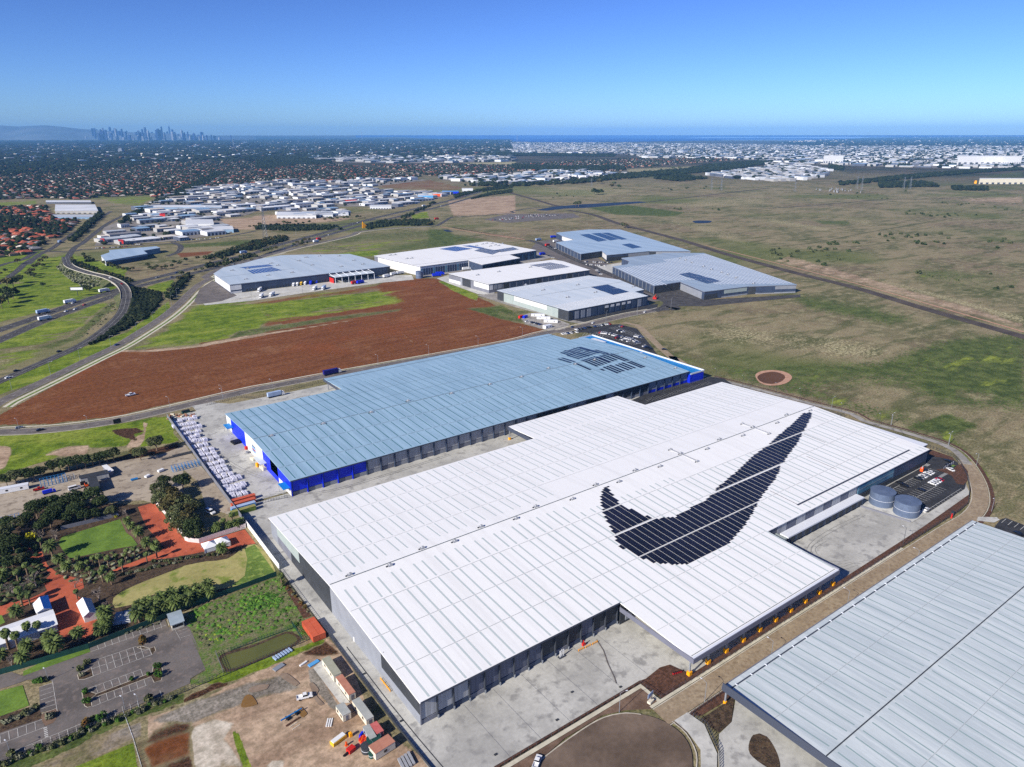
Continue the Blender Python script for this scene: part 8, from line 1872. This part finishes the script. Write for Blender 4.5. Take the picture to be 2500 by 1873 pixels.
for k in range(9): small('barrier','orange red plastic barrier stacked by the grey ribbed shed','barrier',(lambda p:(p[0]+.7*(k%3),p[1]+.9*(k//3)))(G('D3',330,1370)),.6,[('body','car_orange' if k%2 else 'red_paint',1.4,.5,0,.9,0,0),('foot','red_paint',1.5,.7,0,.2,0,0)],'plastic barriers by the ribbed shed')
small('barrier','blue plastic barrier above the orange ones','barrier',G('D3',310,1275),.6,[('body','wall_blue',1.8,.6,0,1,0,0),('foot','wall_blue',2,.8,0,.2,0,0)])
small('digger_bucket','bright red machine part lying on the dirt yard','machine',G('D3',185,1460),.3,[('body','red_paint',2.4,1.8,0,1.3,0,0),('arm','black',2,.5,.2,.7,-2,0)])
small('road_marker','tall orange marker by the red machine part','marker',G('D3',128,1395),0,[('body','car_orange',.5,.5,0,1.4,0,0),('foot','car_orange',.9,.9,0,.15,0,0)])
for k in range(4): small('pipe_rack','silver duct length lying at the bottom of the cabin row','duct',(lambda p:(p[0]+k*1.15,p[1]+.15*k))(G('D3',800,1640)),1.45,[('duct','vent_metal',5,.8,.1,.8,0,0),('seam','steel',.1,.9,.1,.85,0,0)],'silver ducts at the end of the cabin row')
for k in range(5): small('bin','red topped drum standing at the corner column of the canopy','drum',(167.3+k*.75,132.3-k*.2),0,[('drum','red_dark',.6,.6,0,1.1,0,0),('lid','black',.55,.55,1.1,1.2,0,0)],'red drums at the canopy corner')
small('light_tower','folding light tower trailer at the corner of the fence','light tower',(151,127.8),.2,[('trailer','cream_paint',2.4,1.3,.5,1.3,0,0),('mast','steel_dark',.2,.2,1.3,3.8,.6,0),('panel','trailer_blue',3,.15,2.2,3.8,.4,.5),('leg','steel',3.4,.15,.1,.3,0,0),('leg','steel',.15,3,.1,.3,0,0)])
small('pipe_stand','white gas pipes on a stand at the front wall','pipes',(141.5,162.6),0,[('pipe','white_paint',.25,.25,0,3.2,-.8,0),('pipe','white_paint',.25,.25,0,3.4,0,0),('pipe','white_paint',.25,.25,0,3.2,.8,0),('base','steel_dark',3,1.4,0,.4,0,0)])
small('hydrant','red hydrant pump set beside yellow rails at the front wall','hydrant',(152,162.6),0,[('pump','red_paint',1.2,.8,0,1.3,0,0),('pipe','red_paint',.3,.3,1.3,2.4,0,0)])
for k,(x,y,a) in enumerate(((149.5,161.2,0),(152.8,161.,0),(156,160.8,0),(83.,187.5,PI/2),(83.,190,PI/2),(83.,185,PI/2))):
    small('guard_rail','%s guard rail %s'%(('yellow','beside the red pump set') if k<3 else ('orange','at the long side wall')),'guard rail',(x,y),a,[('rail','yellow_post',2.6,.14,.9,1.05,0,0),('rail','yellow_post',2.6,.14,.45,.55,0,0),('post','yellow_post',.16,.16,0,1.1,-1.2,0),('post','yellow_post',.16,.16,0,1.1,1.2,0)],'yellow guard rails' if k<3 else 'orange guard rails at the side wall')
small('sign_box','red and dark sign box on the mulch bed by the entry drive','sign',G('D2',1345,1040),.3,[('box','red_paint',1.8,.6,0,2,-1.2,0),('box','wall_dark',2.6,1.4,0,2.2,1.2,0)])
small('sign_box','red and blue crate at the far right edge beside the grey roof','sign',G('D2',2125,1400),-.3,[('top','red_paint',2.6,1.4,1.2,1.7,0,0),('box','sky_paint',2.4,1.2,0,1.2,0,0)])
for k in range(5): small('bin','grey enclosure panel of the bin store in the mulch island','bin store',(417+k*2.4,153.6),0,[('panel','wall_grey',2.1,.15,0,1.8,0,0),('post','white_gutter',.15,.2,0,1.9,1.1,0)],'bin store panels')
small('dumpster','green bin inside the grey enclosure','bin',(423,151.6),0,[('bin','fence_green',2.2,1.4,.1,1.3,0,0),('lid','lawn',2.3,1.5,1.3,1.4,0,0)])
ncarp((405,159),PI/2,2,'black car deep in the shadow behind the row',cp)
small('scissor_lift','bright orange lift truck beside the yellow crates','lift',(404,160),.3,[('body','orange_bright',3,1.5,.4,2,0,0),('arm','white_paint',3.4,.3,2,2.4,1,0)])
small('boom_lift','orange boom lift beside the light grey warehouse','lift',G('A7',2020,775),.6,[('base','red_paint',6,4,.5,2.5,0,0),('arm','orange_bright',10,.6,3,4,2,0)])
# signs and masts
def board(label,fr,x,y,wd,h,clear_,m,a,post=True,cat='billboard',nm='billboard'):
    c=G(fr,x,y);o=empty(nm,(c[0],c[1],0),label,cat);b=MB();b.obox(c,a,wd,.4,clear_,clear_+h);b.build('panel',m,o)
    b=MB();b.tube((c[0],c[1],0),(c[0],c[1],clear_),.35,n=6);b.build('post','steel_dark',o)
    b=MB();b.obox((c[0]-math.sin(a)*-.25,c[1]+math.cos(a)*-.25),a,wd*.9,.1,clear_+h*.15,clear_+h*.85);b.build('face','black' if m!='steel_dark' else 'white_paint',o);return o
board('wide billboard on a single post beside the freeway','A5',672,435,15,4,7,'steel_dark',-.55);board('black square sign on the verge of the near road','A5',1012,1532,4.5,3,.4,'black',.1,cat='sign',nm='sign_board')
b=MB();c=G('A6',1440,135);b.add([(c[0]-6,c[1]-.6,0),(c[0]+8,c[1]-.6,0),(c[0]-5,c[1]-.6,13),(c[0]-6,c[1]+.6,0),(c[0]+8,c[1]+.6,0),(c[0]-5,c[1]+.6,13)],[(0,1,2),(5,4,3),(0,3,4,1),(1,4,5,2),(2,5,3,0)]);tag(b.build('sign_board','yellow_post'),'yellow triangular marker beside the freeway bridge','sign')
def pylon(fr,x,y,h,label,gr=None,w=5):
    c=G(fr,x,y);o=empty('pylon',(c[0],c[1],0),label,'pylon',gr);n=9
    for lv in range(n):
        b=MB();z0,z1=h*lv/n,h*(lv+1)/n;w0,w1=w*(1-lv/n*.85),w*(1-(lv+1)/n*.85)
        for i in range(4):
            sx,sy=((-1,-1),(1,-1),(1,1),(-1,1))[i];tx,ty=((1,-1),(1,1),(-1,1),(-1,-1))[i]
            b.tube((c[0]+sx*w0/2,c[1]+sy*w0/2,z0),(c[0]+sx*w1/2,c[1]+sy*w1/2,z1),.22,n=3,cap=False);b.tube((c[0]+sx*w0/2,c[1]+sy*w0/2,z0),(c[0]+tx*w1/2,c[1]+ty*w1/2,z1),.14,n=3,cap=False)
        b.build('tower_section','steel',o)
    for z in (h*.7,h*.82,h*.94): b=MB();b.tube((c[0]-w*.9,c[1]+w*.3,z),(c[0]+w*.9,c[1]-w*.3,z),.2,n=3);b.build('cross_arm','steel',o)
pylon('A6',545,232,58,'tall lattice pylon rising beside the freeway',w=7)
for fr,x,y,h in (('A4',230,628,45),('A4',765,610,45),('A4',805,620,48),('A4',1225,610,42),('A4',1170,605,40),('A3',1720,620,42),('A3',1805,620,42),('A3',685,590,32),('A2',1905,590,34)): pylon(fr,x,y,h,'thin lattice pylon far out on the plain','pylons on the far plain',6)
# substation
c0=G('A4',610,625)
for k in range(22):
    c=(c0[0]+rk.uniform(-70,70),c0[1]+rk.uniform(-90,90));small('switch_gear','pale switchgear frame in the far substation','switchgear',c,.4,[('frame','vent_metal',rk.uniform(6,16),1.4,0,rk.uniform(3,7),0,0),('bar','steel',rk.uniform(8,18),.5,7,7.6,0,0)],'substation switchgear')
x,y=G('A4',1790,560);small('crane','yellow gantry machine by the long cream factory','gantry',(x,y),.5,[('frame','yellow_post',22,6,8,11,0,0),('leg','yellow_post',2,6,0,8,-9,0),('leg','yellow_post',2,6,0,8,9,0)])
# office wing signs: box lettered board kept plain

# tyre marks on the concrete
mat('tyre_mark',C(146,145,140),C(170,169,164),.5,rough=.9)
ZC[0]=.33
def tyre(pts,lab='tyre mark on the concrete yard',w=.25):
    for sd in (-.9,.9): ribbon('tyre_mark',spline(pts,1.),w,'tyre_mark',label=lab,side=sd)
tyre([(285,131.5),(276,134),(272,141),(276,149),(287,153),(305,154),(330,153)]);tyre([(286,134),(279,137),(276,143),(281,150),(292,151)])
tyre([(112,350),(100,372),(92,400),(88,440),(86,480)]);tyre([(100,350),(120,336),(150,334),(200,336)])

haze()
